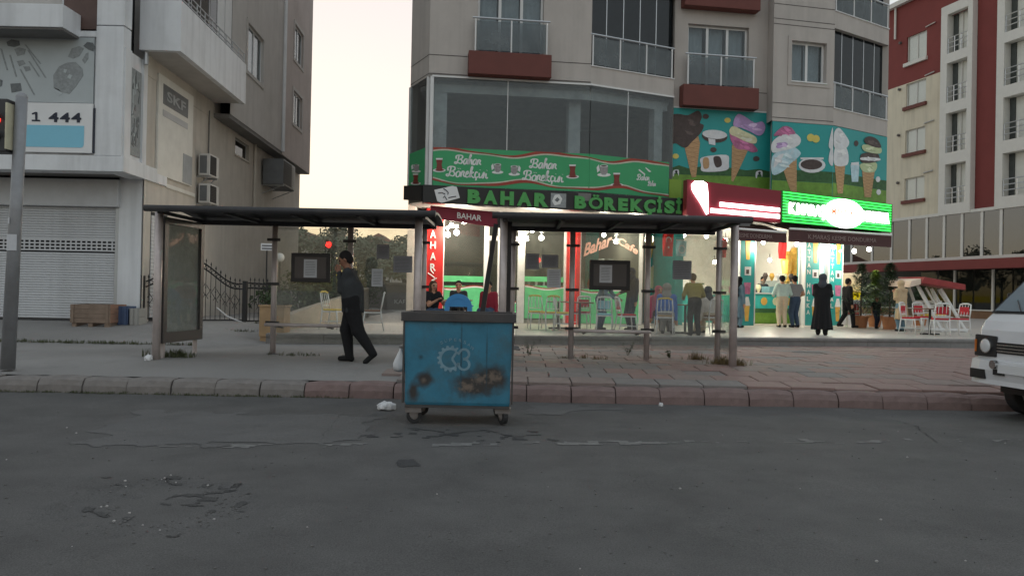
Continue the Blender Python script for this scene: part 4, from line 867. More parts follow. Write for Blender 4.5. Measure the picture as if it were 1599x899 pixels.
def pshape(P, nrm, uv, m, par, name, lift=0.005, dep=0.003):
    pts = [on_panel(P, u, v) for u, v in uv]
    if sum(uv[i][0] * uv[(i + 1) % len(uv)][1] - uv[(i + 1) % len(uv)][0] * uv[i][1] for i in range(len(uv))) < 0: pts = pts[::-1]
    k = len(pts); b = MB(); b.add([p + nrm * (lift + dep) for p in pts] + [p + nrm * lift for p in pts], [tuple(range(k)), tuple(range(2 * k - 1, k - 1, -1))] + [(i, i + k, (i + 1) % k + k, (i + 1) % k) for i in range(k)]); return part(b, name, m, par)
CS = thing('cafe_sign', ond(860, 325, 21.9), 'black fascia sign with raised green capital letters above the cafe front', 'sign')
_, SP, sn = panel3d(((660, 316), (1071, 337), (1071, 310), (660, 288)), 21.7, 23.2, 0.35, 'panel', 'sign_black', CS, 0.01)
panel3d(((630, 312), (658, 314), (658, 289), (630, 290)), 22.9, 21.75, 0.3, 'end_panel', 'sign_black', CS)
uvx = lambda px: None
def solve_u(P, px, py=310):      # screen column -> u on the panel
    lo, hi = 0.0, 1.0
    def scr(u):
        p = on_panel(P, u, 0.5) - Vector((0, 0, CAMZ)); x, z = p.x / p.y, p.z / p.y
        return 799.5 + FPX * (x * math.cos(ROLL) + z * math.sin(ROLL))
    for _ in range(30):
        mid_ = (lo + hi) / 2
        if scr(mid_) < px: lo = mid_
        else: hi = mid_
    return lo
for ch, a, c in zip('BAHAR', (730, 755, 781, 807, 834), (750, 776.5, 802, 830, 856)): ptext(ch, SP, solve_u(SP, a), solve_u(SP, c), 0.14, 0.84, 'letter_green', CS, ext=0.05, off=0.06)
for ch, a, c in zip('BÖREKÇİSİ', (897, 919, 943, 965, 984, 1005, 1025.5, 1037, 1055.5), (915, 941, 962, 980, 1004, 1023, 1033, 1053, 1063.5)): ptext(ch, SP, solve_u(SP, a), solve_u(SP, c), 0.14, 0.80, 'letter_green', CS, ext=0.05, off=0.06 if ch != 'Ö' else 0.03)
uu = lambda px: solve_u(SP, px)
pshape(SP, sn, [(uu(678), .72), (uu(706), 1.0), (uu(713), .95), (uu(718), .35), (uu(690), .02), (uu(683), .1)], 'sign_white', CS, 'logo_plate', 0.01, 0.02)
for st in ([(692, .82), (697, .72), (700, .6), (699, .5)], [(684, .55), (690, .58), (695, .52)], [(692, .3), (694, .42), (698, .2)], [(700, .32), (706, .38), (712, .42)]):
    pts = [on_panel(SP, uu(a), v) + sn * 0.034 for a, v in st]; part(MB().tube(pts, 0.014, 5), 'logo_stroke', 'ink_navy', CS)
pshape(SP, sn, [(uu(860), .1), (uu(884), .1), (uu(884), .9), (uu(860), .9)], 'print_mid', CS, 'picture_plate', 0.006, 0.01)
pshape(SP, sn, [(uu(862), .45), (uu(866), .8), (uu(873), .85), (uu(878), .6), (uu(875), .3), (uu(866), .2)], 'print_white', CS, 'picture_print', 0.018, 0.003)
pshape(SP, sn, [(uu(866), .5), (uu(870), .68), (uu(874), .55), (uu(870), .4)], 'print_dark', CS, 'picture_print', 0.023, 0.003)
# maroon valance BAHAR under the sign
AW = thing('cafe_awning', ond(725, 335, 22.2), 'maroon awning edge lettered in white under the left end of the black sign', 'awning')
_, AP, an = panel3d(((672, 340), (782, 356), (782, 332), (672, 321)), 22.0, 22.5, 0.06, 'valance', 'awning_maroon', AW)
ptext('BAHAR', AP, solve_u(AP, 714), solve_u(AP, 752), 0.28, 0.72, 'print_white', AW, ext=0.003, off=0.015)
# --- ice cream posters on the first floor
IP = thing('ice_cream_poster', U3((0.1, 0, Z1)), 'teal picture panel with chocolate and berry cones under the red balcony box', 'poster')
a0, a1 = U3.x(1049, 230), U3.x(1203, 230); z0_, z1_ = U3.z(1130, 330), U3.z(1125, 172.5)
part(MB(U3).box(a0, a1, 0.0, 0.05, z0_, z1_), 'panel', 'teal', IP); part(MB(U3).box(a1, a1 + 0.06, -0.02, 0.05, z0_, z1_ + 0.03), 'frame', 'frame_white', IP)
part(MB(U3).box(a0, a1, -0.02, 0.05, z1_, z1_ + 0.04), 'frame', 'frame_white', IP)
part(MB(U3).box(a0, a1, -0.0035, -0.0005, z0_, U3.z(1130, 274)), 'printed_meadow', 'meadow', IP)
shape(U3, [(1049, 262), (1060, 258), (1075, 263), (1095, 260), (1115, 264), (1140, 262), (1165, 266), (1185, 264), (1202, 268), (1202, 277), (1150, 275), (1100, 274), (1049, 272)], 'wood_dark', IP, -0.004, 'printed_hedge')
L1, L2, L3 = -0.008, -0.012, -0.016
shape(U3, [(1068, 226), (1090, 212), (1093, 224), (1087, 276), (1080, 277)], 'cone_tan', IP, L1, 'printed_cone')
shape(U3, [(1048, 184), (1058, 178), (1074, 180), (1090, 173), (1096, 182), (1093, 192), (1099, 196), (1094, 208), (1080, 222), (1070, 231), (1056, 224), (1048, 222)], 'choc', IP, L2, 'printed_scoop')
shape(U3, [(1143, 226), (1170, 230), (1160, 252), (1145, 284), (1142, 282)], 'cone_tan', IP, L1, 'printed_cone')
shape(U3, [(1140, 206), (1150, 210), (1168, 218), (1183, 234), (1176, 238), (1164, 234), (1150, 232), (1141, 218)], 'berry', IP, L2, 'printed_scoop')
shape(U3, [(1139, 203), (1146, 197), (1160, 204), (1180, 214), (1180, 224), (1166, 222), (1150, 214), (1141, 210)], 'vanilla', IP, L3, 'printed_scoop')
shape(U3, [(1146, 188), (1153, 178), (1166, 184), (1178, 192), (1190, 190), (1195, 198), (1192, 208), (1184, 212), (1172, 206), (1158, 200), (1146, 197)], 'lilac', IP, L3 - 0.003, 'printed_scoop')
shape(U3, ell(1116, 213, 20, 10, rot=0.08), 'choc', IP, L1, 'printed_bowl'); shape(U3, ell(1116, 210, 19.5, 7, rot=0.08), 'cream_white', IP, L2, 'printed_bowl'); shape(U3, [(1106, 216), (1117, 218), (1117, 227), (1107, 225)], 'cream_white', IP, L2, 'printed_bowl')
shape(U3, [(1096, 246), (1134, 242), (1138, 254), (1134, 266), (1098, 268), (1095, 258)], 'cream_white', IP, L1, 'printed_slice'); shape(U3, [(1098, 248), (1106, 247), (1107, 261), (1099, 263)], 'cone_tan', IP, L2, 'printed_slice'); shape(U3, [(1114, 246), (1124, 245), (1127, 258), (1118, 261)], 'choc', IP, L2, 'printed_slice')
for x, y_, m_ in ((1055, 244, 'lemon'), (1136, 188, 'lemon'), (1102, 182, 'choc'), (1114, 234, 'choc'), (1181, 248, 'choc')): shape(U3, ell(x, y_, 5, 4), m_, IP, L1, 'printed_fruit')
for x, y_, s in ((1186, 271, 1.0), (1056, 269, 0.9)):
    shape(U3, [(x - 5 * s, y_ - 3 * s), (x + 4 * s, y_ - 4 * s), (x + 4 * s, y_ + 6 * s), (x + 2 * s, y_ + 1 * s), (x - 3 * s, y_ + 2 * s), (x - 4 * s, y_ + 7 * s), (x - 6 * s, y_ + 6 * s)], 'cream_white', IP, L1, 'printed_cow'); shape(U3, ell(x, y_ - 1, 2, 2, 8), 'dark_hole', IP, L2, 'printed_cow')
IQ = thing('ice_cream_poster', U4((0.1, 0, Z1)), 'teal picture panel wrapping the bend with white soft-serve cones and sundaes', 'poster')
zt4 = U4.z(1255, 193); zt5 = U5.z(1345, 207)
part(MB(U4).box(0.02, U4.len, 0.0, 0.05, 4.7, zt4), 'panel', 'teal', IQ); part(MB(U5).box(0.0, U5.len, 0.0, 0.05, 4.7, zt4 - 0.0), 'panel', 'teal', IQ)
for fr, x in ((U4, 1255), (U5, 1345)):
    part(MB(fr).box(0.02, fr.len - 0.001, -0.0035, -0.0005, 4.7, fr.z(x, 284 if fr is U4 else 292)), 'printed_meadow', 'meadow', IQ)
    part(MB(fr).box(0.02, fr.len - 0.001, -0.0032, -0.0004, fr.z(x, 284 if fr is U4 else 292) + 0.004, fr.z(x, 266 if fr is U4 else 276)), 'printed_hedge', 'wood_dark', IQ)
shape(U4, [(1222, 262), (1244, 240), (1244, 300), (1235, 300)], 'cone_tan', IQ, L1, 'printed_cone')
shape(U4, [(1206, 245), (1220, 234), (1236, 228), (1250, 238), (1246, 246), (1236, 254), (1222, 268), (1206, 272)], 'ice_blue', IQ, L2, 'printed_scoop')
shape(U4, [(1206, 222), (1222, 210), (1240, 208), (1250, 216), (1248, 226), (1236, 232), (1220, 236), (1206, 238)], 'cream_white', IQ, L3, 'printed_scoop'); shape(U4, [(1208, 212), (1222, 198), (1234, 199), (1242, 209), (1226, 210)], 'berry', IQ, L3 - 0.003, 'printed_scoop')
shape(U4, [(1212, 228), (1224, 222), (1230, 226), (1216, 232)], 'lilac', IQ, L3 - 0.003, 'printed_scoop'); shape(U4, [(1212, 246), (1224, 240), (1218, 252), (1208, 262)], 'cream_white', IQ, L3, 'printed_scoop')
shape(U4, ell(1268, 258, 21, 12), 'cream_white', IQ, L1, 'printed_bowl'); shape(U4, ell(1267, 257, 17, 8), 'choc', IQ, L2, 'printed_bowl'); shape(U4, [(1250, 246), (1286, 246), (1286, 249), (1250, 249)], 'cream_white', IQ, L3, 'printed_bowl')
for x, y_ in ((1266, 215), (1274, 217)): shape(U4, ell(x, y_, 6, 6), 'lemon', IQ, L1 - (x - 1266) * 0.0005, 'printed_fruit')
fr = U5
def sh5(pts, m_, l, n_): shape(U5 if min(p[0] for p in pts) >= 1301 else U4, pts, m_, IQ, l, n_)
sh5([(1303, 256), (1320, 256), (1316, 302), (1308, 302)], 'cone_tan', L1, 'printed_cone')
sh5([(1302, 240), (1306, 226), (1314, 222), (1322, 232), (1325, 246), (1322, 258), (1304, 258)], 'cream_white', L2, 'printed_scoop'); sh5([(1302, 214), (1304, 204), (1310, 200), (1318, 208), (1326, 222), (1320, 232), (1304, 232)], 'cream_white', L3, 'printed_scoop')
shape(U4, [(1294, 252), (1296, 236), (1300.5, 226), (1300.5, 258)], 'cream_white', IQ, L2, 'printed_scoop'); shape(U4, [(1294, 228), (1298, 206), (1300.5, 201), (1300.5, 232)], 'cream_white', IQ, L3, 'printed_scoop')
sh5([(1346, 266), (1366, 266), (1360, 308), (1350, 308)], 'cone_tan', L1, 'printed_cone'); sh5([(1344, 256), (1368, 254), (1366, 268), (1348, 268)], 'pistachio', L2, 'printed_scoop'); sh5([(1346, 240), (1370, 240), (1371, 252), (1346, 254)], 'choc', L3, 'printed_scoop'); sh5([(1348, 226), (1374, 230), (1374, 240), (1350, 236)], 'pistachio', L2 - 0.007, 'printed_scoop'); sh5([(1346, 246), (1372, 247), (1372, 251), (1346, 250)], 'cream_white', L3 - 0.003, 'printed_scoop'); sh5([(1350, 217), (1358, 213), (1370, 218), (1376, 230), (1366, 230), (1352, 224)], 'choc', L3 - 0.006, 'printed_scoop')
sh5([(1328, 257), (1342, 257), (1340, 284), (1330, 284)], 'ice_blue', L1, 'printed_cup'); sh5([(1329, 254), (1341, 253), (1341, 258), (1329, 258)], 'cream_white', L2, 'printed_cup')
for x, y_ in ((1337, 224), (1371, 280), (1372, 300)): sh5(ell(x, y_, 3.5, 4.5), 'choc' if y_ < 250 else 'cream_white', L1, 'printed_fruit')
# --- maroon sign with the lit cone, then the green light board
GLW = glow('lit_white', (1, 0.98, 0.96, 1), 1.0); GLG = glow('lit_green', (0.04, 1.0, 0.10, 1), 0.36); GLR = glow('lit_red', (1, 0.10, 0.03, 1), 0.34)
mat('board_green', (0.005, 0.12, 0.015, 1), 0.4)
MS = thing('maroon_sign', ond(1145, 315, 23.2), 'maroon sign with a glowing white ice cream cone and two light strips', 'sign')
_, MP, mn = panel3d(((1072, 336), (1219, 348), (1219, 298), (1072, 280)), 22.7, 23.2, 0.3, 'panel', 'sign_maroon', MS, 0.008)
mu = lambda px: solve_u(MP, px)
pshape(MP, mn, [(mu(1079), .86), (mu(1084), .97), (mu(1096), 1.0), (mu(1103), .93), (mu(1105), .6), (mu(1106), .1), (mu(1103), .06), (mu(1094), .35), (mu(1084), .6), (mu(1080), .72)], GLW, MS, 'lit_cone', 0.02, 0.04)
pshape(MP, mn, [(mu(1124), .33), (mu(1217), .33), (mu(1217), .45), (mu(1124), .45)], GLW, MS, 'light_strip', 0.01, 0.04)
pshape(MP, mn, [(mu(1110), .13), (mu(1217), .13), (mu(1217), .25), (mu(1110), .25)], GLW, MS, 'light_strip', 0.01, 0.04)
LS_ = thing('light_board', ond(1305, 330, 24.5), 'green light board with white letters and a glowing oval over the ice cream shop', 'sign')
_, GP, gn = panel3d(((1219.5, 347), (1393, 363), (1393, 319), (1219.5, 297)), 23.22, 25.55, 0.3, 'panel', 'board_green', LS_, 0.008)
for i in range(11):
    v = 0.05 + 0.9 * i / 10
    if 0.26 < v < 0.74: spans = ((0.012, 0.055), (0.955, 0.985)) if v > 0.5 or True else ()
    else: spans = ((0.012, 0.985),)
    for u0, u1 in spans: pshape(GP, gn, [(u0, v - 0.02), (u1, v - 0.02), (u1, v + 0.02), (u0, v + 0.02)], GLG, LS_, 'led_row', 0.004, 0.012)
ptext('K.MARAŞ', GP, 0.06, 0.37, 0.3, 0.66, GLW, LS_, ext=0.04, off=0.02, lift=0.02)
ptext('DONDURMA', GP, 0.70, 0.955, 0.3, 0.66, GLW, LS_, ext=0.04, off=0.03, lift=0.02)
pshape(GP, gn, [(0.53 + 0.175 * math.cos(2 * math.pi * i / 40), 0.47 + 0.48 * math.sin(2 * math.pi * i / 40)) for i in range(40)], GLW, LS_, 'lit_oval', 0.03, 0.06)
ptext('MARASKO', GP, 0.41, 0.65, 0.40, 0.62, GLR, LS_, ext=0.012, lift=0.095, off=0.01)
# awnings under the light board
def awning(pxs, dl, dr, txt, u0, u1, label):
    t = thing('shop_awning', ond(*pxs[0], dl), label, 'awning')
    _, P, n_ = panel3d(pxs, dl, dr, 0.05, 'valance', 'awning_brown', t)
    ptext(txt, P, u0, u1, 0.32, 0.7, 'print_white' if 0 else mat('awning_text', (0.20, 0.15, 0.14, 1), 0.6), t, ext=0.003)
    top = [P[3].copy(), P[2].copy(), P[2] - n_ * 1.3 + Vector((0, 0, 0.35)), P[3] - n_ * 1.3 + Vector((0, 0, 0.35))]
    b = MB(); b.hexa([top[0], top[1], top[2], top[3]] + [p + Vector((0, 0, -0.03)) for p in top]); part(b, 'cloth', 'awning_brown', t)
    part(MB().tube([P[3] + Vector((0, 0, 0.02)), P[2] + Vector((0, 0, 0.02))], 0.035, 8), 'front_bar', 'frame_white', t); return t
awning(((1148, 375), (1228, 379), (1228, 364), (1148, 358)), 22.8, 23.2, 'KESME DONDURMA', 0.05, 0.72, 'short dark awning edge with faint lettering above the shelter end')
awning(((1233, 377), (1392, 386), (1392, 368), (1233, 358)), 23.3, 25.3, 'K.MARAŞ KESME DONDURMA', 0.17, 0.84, 'long dark brown awning edge lettered for ice cream under the light board')
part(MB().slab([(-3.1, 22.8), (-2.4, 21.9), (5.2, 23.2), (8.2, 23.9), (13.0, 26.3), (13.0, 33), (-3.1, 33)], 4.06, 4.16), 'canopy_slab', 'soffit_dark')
# ------------------------------------------------------------------ cream and red apartment block on the right
mat('cream', (0.52, 0.46, 0.36, 1), 0.85, 0.05, 1.0, dirt=(0.38, 0.32, 0.24, 1), dirtamt=0.4, dscale=0.3, streak=0.18); mat('brick_red', (0.155, 0.034, 0.030, 1), 0.8, 0.08, 1.0, dirt=(0.12, 0.03, 0.026, 1), dscale=0.3)
mat('trim_white', (0.50, 0.485, 0.45, 1), 0.7, 0.05); mat('plinth', (0.16, 0.09, 0.05, 1), 0.8, 0.2, 2.0); mat('shop_dark', (0.05, 0.056, 0.052, 1), 0.6); glass('clear_pane', (0.97, 0.98, 0.97, 1), ior=1.9); mat('blind', (0.60, 0.59, 0.48, 1), 0.7, 0.05)
glass('mirror_glass', (0.10, 0.11, 0.11, 1), 0.05, (0.1, 0.1, 0.1, 1), ior=2.6, rough=0.01); glass('shop_dim', (0.28, 0.31, 0.29, 1), 0.10, (0.09, 0.1, 0.095, 1), ior=1.6)
RB = thing('apartment_building', (26.5, 46, 0.5), 'cream and dark red apartment block with white framed balconies', 'building')
RF = Frame((23.85, 57.0), B=(28.7, 38.0)); RN = Frame((23.0, 57.4), B=(27.9, 37.0))
def rp(b, name, m, par=None, **k): return b.build(name, m, par or RB, **k)
zg1, zg0 = RF.z(1500, 334, -0.2), RF.z(1500, 401, -0.2)
sL, sR = -4.0, RF.len + 2
RT = RF.z(1440, 0) + 0.25
rows = [(75, 93), (136, 158), (206, 232), (284, 308)]
rows = [(53, 94), (127, 163), (200, 237), (276, 311)]
s0, s1 = RF.x(1416, 75), RF.x(1447, 75)
c0, c1 = RF.x(1474, 200), RF.x(1524, 200); d0, d1 = RF.x(1562, 200), RF.x(1612, 200)
holes = []; wins = []; bals = []
for t, b_ in rows:
    z0, z1 = RF.z(1431, b_), RF.z(1431, t); wins.append((s0, s1, z0, z1))
fz = [(wins[i][2] + wins[i][3]) / 2 for i in range(4)]
redz = RF.z(1430, 126)
wall_holes = wins
cell = lambda zc: (zc - 1.35, zc + 1.25)
bh1 = [(c0 + 0.5, c1 - 0.35, zc - 1.35, zc + 1.05) for zc in fz]; bh2 = [(d0 + 0.5, d1 + 1.2, zc - 1.35, zc + 1.05) for zc in fz]
rp(MB(RF).wall(sL, c0, zg1, redz, [w for w in wins[1:]], 0.3), 'cream_wall', 'cream'); rp(MB(RF).wall(sL, c0, redz, RT, [wins[0]], 0.3), 'red_wall', 'brick_red')
rp(MB(RF).wall(c1, d0, zg1, RT, [], 0.2), 'red_pier', 'brick_red')
rp(MB(RF).wall(c0, c1, RF.z(1500, 20), RT, [], 0.2), 'red_wall', 'brick_red')
rp(MB(RF).wall(d0, sR, fz[0] + 1.7, RT, [], 0.2), 'red_wall', 'brick_red')
for bx0, bx1, bh in ((c0, c1, bh1), (d0, d1 + 1.6, bh2)):
    f = RF.off(-0.35)
    rp(MB(f).wall(bx0 + 0.03, bx1 - 0.03, zg1 + 0.02, fz[0] + 1.6, bh, 1.1), 'balcony_frame', 'trim_white'); 
    for sx in (bx0 + 0.03, bx1 - 0.03): rp(MB(RF).box(sx - 0.02, sx + 0.02, -0.349, 0.0, zg1 + 0.02, fz[0] + 1.6), 'frame_side', 'trim_white')
    rp(MB(RF).box(bx0 + 0.03, bx1 - 0.03, -0.34, 0.0, fz[0] + 1.58, fz[0] + 1.62), 'frame_top', 'trim_white')
    for h in bh:
        dw = MB(RF); dw.box(h[0] + 0.002, h[1] - 0.002, 0.16, 0.2, h[2] + 0.02, h[3] - 0.02); rp(dw, 'balcony_back', 'blind')
        w = rp(MB(RF).box(h[0] + 0.01, h[0] + 0.35, 0.1, 0.155, h[2] + 0.02, h[3] - 0.02), 'balcony_door', 'shop_dark')
        for k in (0.45, 0.72): rp(MB(RF).box(lerp(h[0], h[1], k) - 0.04, lerp(h[0], h[1], k) + 0.04, 0.09, 0.155, h[2] + 0.02, h[3] - 0.02), 'door_bar', 'trim_white')
        r_ = MB(RF)
        for z in (0.35, 0.65, 0.95): r_.tube([(h[0], -0.3, h[2] + z), (h[1], -0.3, h[2] + z)], 0.03, 6)
        for k in range(4): r_.tube([(lerp(h[0] + 0.05, h[1] - 0.05, k / 3), -0.3, h[2]), (lerp(h[0] + 0.05, h[1] - 0.05, k / 3), -0.3, h[2] + 0.95)], 0.025, 6)
        rp(r_, 'railing', 'rail_metal')
for i, h in enumerate(wins):
    window(RF, h, (0.5,), t=0.06, y=0.1, cur=False, par=RB, m='trim_white', pane='clear_pane'); rp(MB(RF).box(h[0] + 0.02, h[1] - 0.02, 0.165, 0.175, h[2], h[3]), 'blind', 'blind')
    rp(MB(RF).box(h[0] - 0.15, h[1] + 0.1, -0.15, 0.05, h[2] - 0.22, h[2] - 0.003), 'window_box', 'trim_white' if i == 0 else 'red_box')
    rp(MB(RF).tube([(h[0] - 0.5, -0.03, h[3] - 0.2), (h[0] - 0.5, -0.16, h[3] - 0.2)], 0.09, 8), 'vent', 'groove')
    rp(MB(RF).tube([(h[1] - 0.05, -0.05, h[3] + 0.15), (h[1] + 0.75, -0.08, h[3] + 0.2)], 0.04, 6), 'flue_pipe', 'rail_metal')
rp(MB(RF).tube([(RF.x(1400, 40), -0.1, RF.z(1400, 62)), (RF.x(1400, 40), -0.1, RT)], 0.07, 6), 'drain_pipe', 'trim_white')
rp(MB(RF).box(sL, sR, 0.62, 12, zg1, RT - 0.1), 'inner_core', 'room_dark'); rp(MB(RF).box(sL, sR, -0.3, 0.3, RT, RT + 0.3), 'parapet', 'trim_white')
# glazed first storey, red canopy, dim shop below
G = RF.off(-0.25)
sg = [RF.x(x, 370, -0.25) for x in (1330, 1362, 1392, 1420, 1447, 1474, 1502, 1533, 1563, 1600)]
for a, c in zip(sg, sg[1:]):
    rp(MB(G).box(a + 0.1, c - 0.001, 0.02, 0.03, zg0, zg1), 'pane', 'mirror_glass'); rp(MB(G).box(a - 0.08, a + 0.099, -0.03, 0.06, zg0, zg1), 'mullion', 'trim_white')
rp(MB(G).box(sg[0], sR, -0.06, 0.3, zg1, zg1 + 0.18), 'head_band', 'trim_white'); rp(MB(G).box(sg[0] - 2, sR, -0.1, 0.3, zg0 - 0.2, zg0 - 0.002), 'sill_band', 'trim_white')
rp(MB(G).box(sg[0] - 2, sR, 0.5, 0.6, zg0, zg1), 'room_back', 'shop_dark')
rp(MB(G).box(sg[0] - 2, sR, -0.5, 0.4, RF.z(1500, 421), zg0 - 0.202), 'red_canopy', 'brick_red')
for a, c in zip(sg[3:], sg[4:]): rp(MB(G).box(a + 0.06, c - 0.06, 0.9, 0.91, TZ + 0.5, RF.z(1500, 421)), 'shop_pane', 'shop_dim')
for a in (sg[5], sg[7], sg[9]): rp(MB(G).box(a - 0.06, a + 0.06, 0.8, 0.95, TZ + 0.5, RF.z(1500, 421)), 'mullion', 'trim_white' if a != sg[9] else 'dark_plastic')
rp(MB(G).box(sg[0] - 2, sR, 0.7, 1.0, TZ, TZ + 0.45), 'plinth', 'plinth'); rp(MB(G).box(sg[0] - 2, sR, 0.65, 1.0, TZ + 0.452, TZ + 0.52), 'plinth_cap', 'trim_white')
rp(MB(G).box(sg[0] - 2, sR, 2.5, 2.6, TZ, zg0), 'shop_back', 'shop_dark')
# ------------------------------------------------------------------ what shows between the buildings
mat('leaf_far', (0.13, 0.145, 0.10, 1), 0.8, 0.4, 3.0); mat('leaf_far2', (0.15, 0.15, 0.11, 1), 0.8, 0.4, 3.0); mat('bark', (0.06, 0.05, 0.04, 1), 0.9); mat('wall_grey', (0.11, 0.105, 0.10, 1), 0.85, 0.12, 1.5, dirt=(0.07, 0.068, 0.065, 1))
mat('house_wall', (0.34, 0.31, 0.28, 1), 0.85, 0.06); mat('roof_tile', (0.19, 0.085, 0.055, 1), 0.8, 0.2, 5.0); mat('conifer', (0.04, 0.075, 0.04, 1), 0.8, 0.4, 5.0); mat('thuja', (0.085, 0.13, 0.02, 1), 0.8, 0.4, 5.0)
mat('terracotta', (0.30, 0.13, 0.06, 1), 0.75, 0.15, 4.0); mat('planter_tan', (0.30, 0.20, 0.11, 1), 0.7, 0.2, 3.0, dirt=(0.12, 0.09, 0.06, 1)); mat('wall_tan', (0.30, 0.265, 0.215, 1), 0.85, 0.1, 2.0, dirt=(0.2, 0.18, 0.15, 1))
mat('leaf_shrub', (0.035, 0.055, 0.022, 1), 0.75, 0.4, 6.0)
def leaf_crown(b, centers, n, size, r, flat=0.9):
    for _ in range(n):
        c, rad = r.choice(centers)
        while True:
            v = Vector((r.uniform(-1, 1), r.uniform(-1, 1), r.uniform(-1, 1)))
            if v.length < 1: break
        p = Vector(c) + Vector((v.x * rad[0], v.y * rad[1], v.z * rad[2])) * (0.6 + 0.4 * v.length)
        d1_ = Vector((r.gauss(0, 1), r.gauss(0, 1), r.gauss(0, 0.7))).normalized(); d2 = d1_.orthogonal().normalized(); s = size * r.uniform(0.6, 1.3)
        b.add([p - d1_ * s, p - d2 * s * 0.5, p + d1_ * s, p + d2 * s * 0.5], [(0, 1, 2, 3)])
def tree(name, loc, h, w, label, m, seed, group=None, n=900, size=0.16, cat='tree'):
    r = random.Random(seed); t = thing(name, loc, label, cat, group); x, y, z = loc
    b = MB(); b.tube([(x, y, z), (x + r.uniform(-.2, .2), y, z + h * 0.35), (x + r.uniform(-.3, .3), y, z + h * 0.75)], [h * 0.022, h * 0.017, h * 0.006], 7)
    cs = []
    for i in range(9):
        a = r.uniform(0, 6.28); q = r.uniform(0.15, 0.75) * w / 2; zz = z + h * r.uniform(0.42, 0.86); c = (x + math.cos(a) * q, y + math.sin(a) * q, zz); cs.append((c, (w * r.uniform(.16, .28), w * r.uniform(.16, .28), h * r.uniform(.08, .16))))
        b.tube([(x, y, z + h * r.uniform(0.25, 0.5)), c], [h * 0.01, h * 0.003], 5)
    b.build('trunk', 'bark', t); b = MB(); leaf_crown(b, cs, n, size, r); b.build('crown', m, t); return t
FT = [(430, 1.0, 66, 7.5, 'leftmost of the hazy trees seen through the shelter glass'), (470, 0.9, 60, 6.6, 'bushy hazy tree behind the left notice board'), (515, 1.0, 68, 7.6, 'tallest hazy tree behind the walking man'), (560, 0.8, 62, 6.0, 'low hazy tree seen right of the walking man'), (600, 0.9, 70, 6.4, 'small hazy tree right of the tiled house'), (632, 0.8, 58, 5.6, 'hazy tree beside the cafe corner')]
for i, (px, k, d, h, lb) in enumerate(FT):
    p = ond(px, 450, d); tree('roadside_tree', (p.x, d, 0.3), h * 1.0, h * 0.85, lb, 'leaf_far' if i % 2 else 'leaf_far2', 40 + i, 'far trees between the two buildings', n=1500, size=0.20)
def house(px0, px1, d, h, roof, label, seed):
    a, c = ond(px0, 450, d).x, ond(px1, 450, d).x; t = thing('house', ((a + c) / 2, d, 0.3), label, 'house', 'far houses between the two buildings')
    MB().box(a, c, d, d + 8, 0.3, h).build('wall', 'house_wall', t)
    m_ = (a + c) / 2; MB().add([(a - .4, d - .4, h), (c + .4, d - .4, h), (c + .4, d + 8.4, h), (a - .4, d + 8.4, h), (m_, d + 2, h + roof), (m_, d + 6, h + roof)], [(0, 1, 4), (1, 2, 5, 4), (2, 3, 5), (3, 0, 4, 5), (3, 2, 1, 0)]).build('roof', 'roof_tile', t)
    n = 3
    for i in range(n):
        for z in ([1.3] if h < 4.5 else [1.3, 4.2]):
            x = lerp(a, c, (i + 0.5) / n); w = MB().box(x - .5, x + .5, d - .05, d - .001, z, z + 1.3).build('window', 'frame_white', t); MB().box(x - .42, x + .42, d - .06, d - .051, z + .08, z + 1.22).build('pane', 'room_dark', w)
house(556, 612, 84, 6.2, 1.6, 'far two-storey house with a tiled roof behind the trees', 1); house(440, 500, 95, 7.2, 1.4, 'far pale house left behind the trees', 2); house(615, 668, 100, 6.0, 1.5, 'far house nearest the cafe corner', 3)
# low grey wall at the back of the side terrace, with letters
GW = thing('terrace_wall', ond(610, 480, 38), 'low dark grey wall at the back of the side terrace', 'wall')
wx0, wx1 = ond(470, 480, 38).x, ond(662, 480, 38).x
MB().box(wx0, wx1, 38, 38.3, TZ, 1.75).build('wall', 'wall_grey', GW); MB().box(wx0, wx1, 37.94, 38.36, 1.752, 1.86).build('coping', 'concrete', GW)
put_text('lettering', 'KAFA', ond(616, 474, 37.99), ond(640, 474.5, 37.99) - ond(616, 474, 37.99), Vector((0, 0, 0.22)), 'print_white', GW, ext=0.01)
# tan wall curving along the left edge of the terrace
TW = thing('garden_wall', (-5.6, 19, 0.3), 'tan rendered garden wall rising along the left edge of the terrace', 'wall')
pts = [(-5.15, 17.3), (-5.3, 19.0), (-5.2, 21.5), (-4.9, 24.0), (-5.2, 28.0), (-6.5, 32)]; hs_ = [0.8, 0.9, 1.1, 1.35, 1.55, 1.6]
for i in range(len(pts) - 1):
    (xa, ya), (xb, yb_) = pts[i], pts[i + 1]
    MB().hexa([(xa, ya, 0.2), (xb, yb_, 0.2), (xb, yb_, hs_[i + 1]), (xa, ya, hs_[i]), (xa - .2, ya, 0.2), (xb - .2, yb_, 0.2), (xb - .2, yb_, hs_[i + 1]), (xa - .2, ya, hs_[i])]).build('wall_section', 'wall_tan', TW)
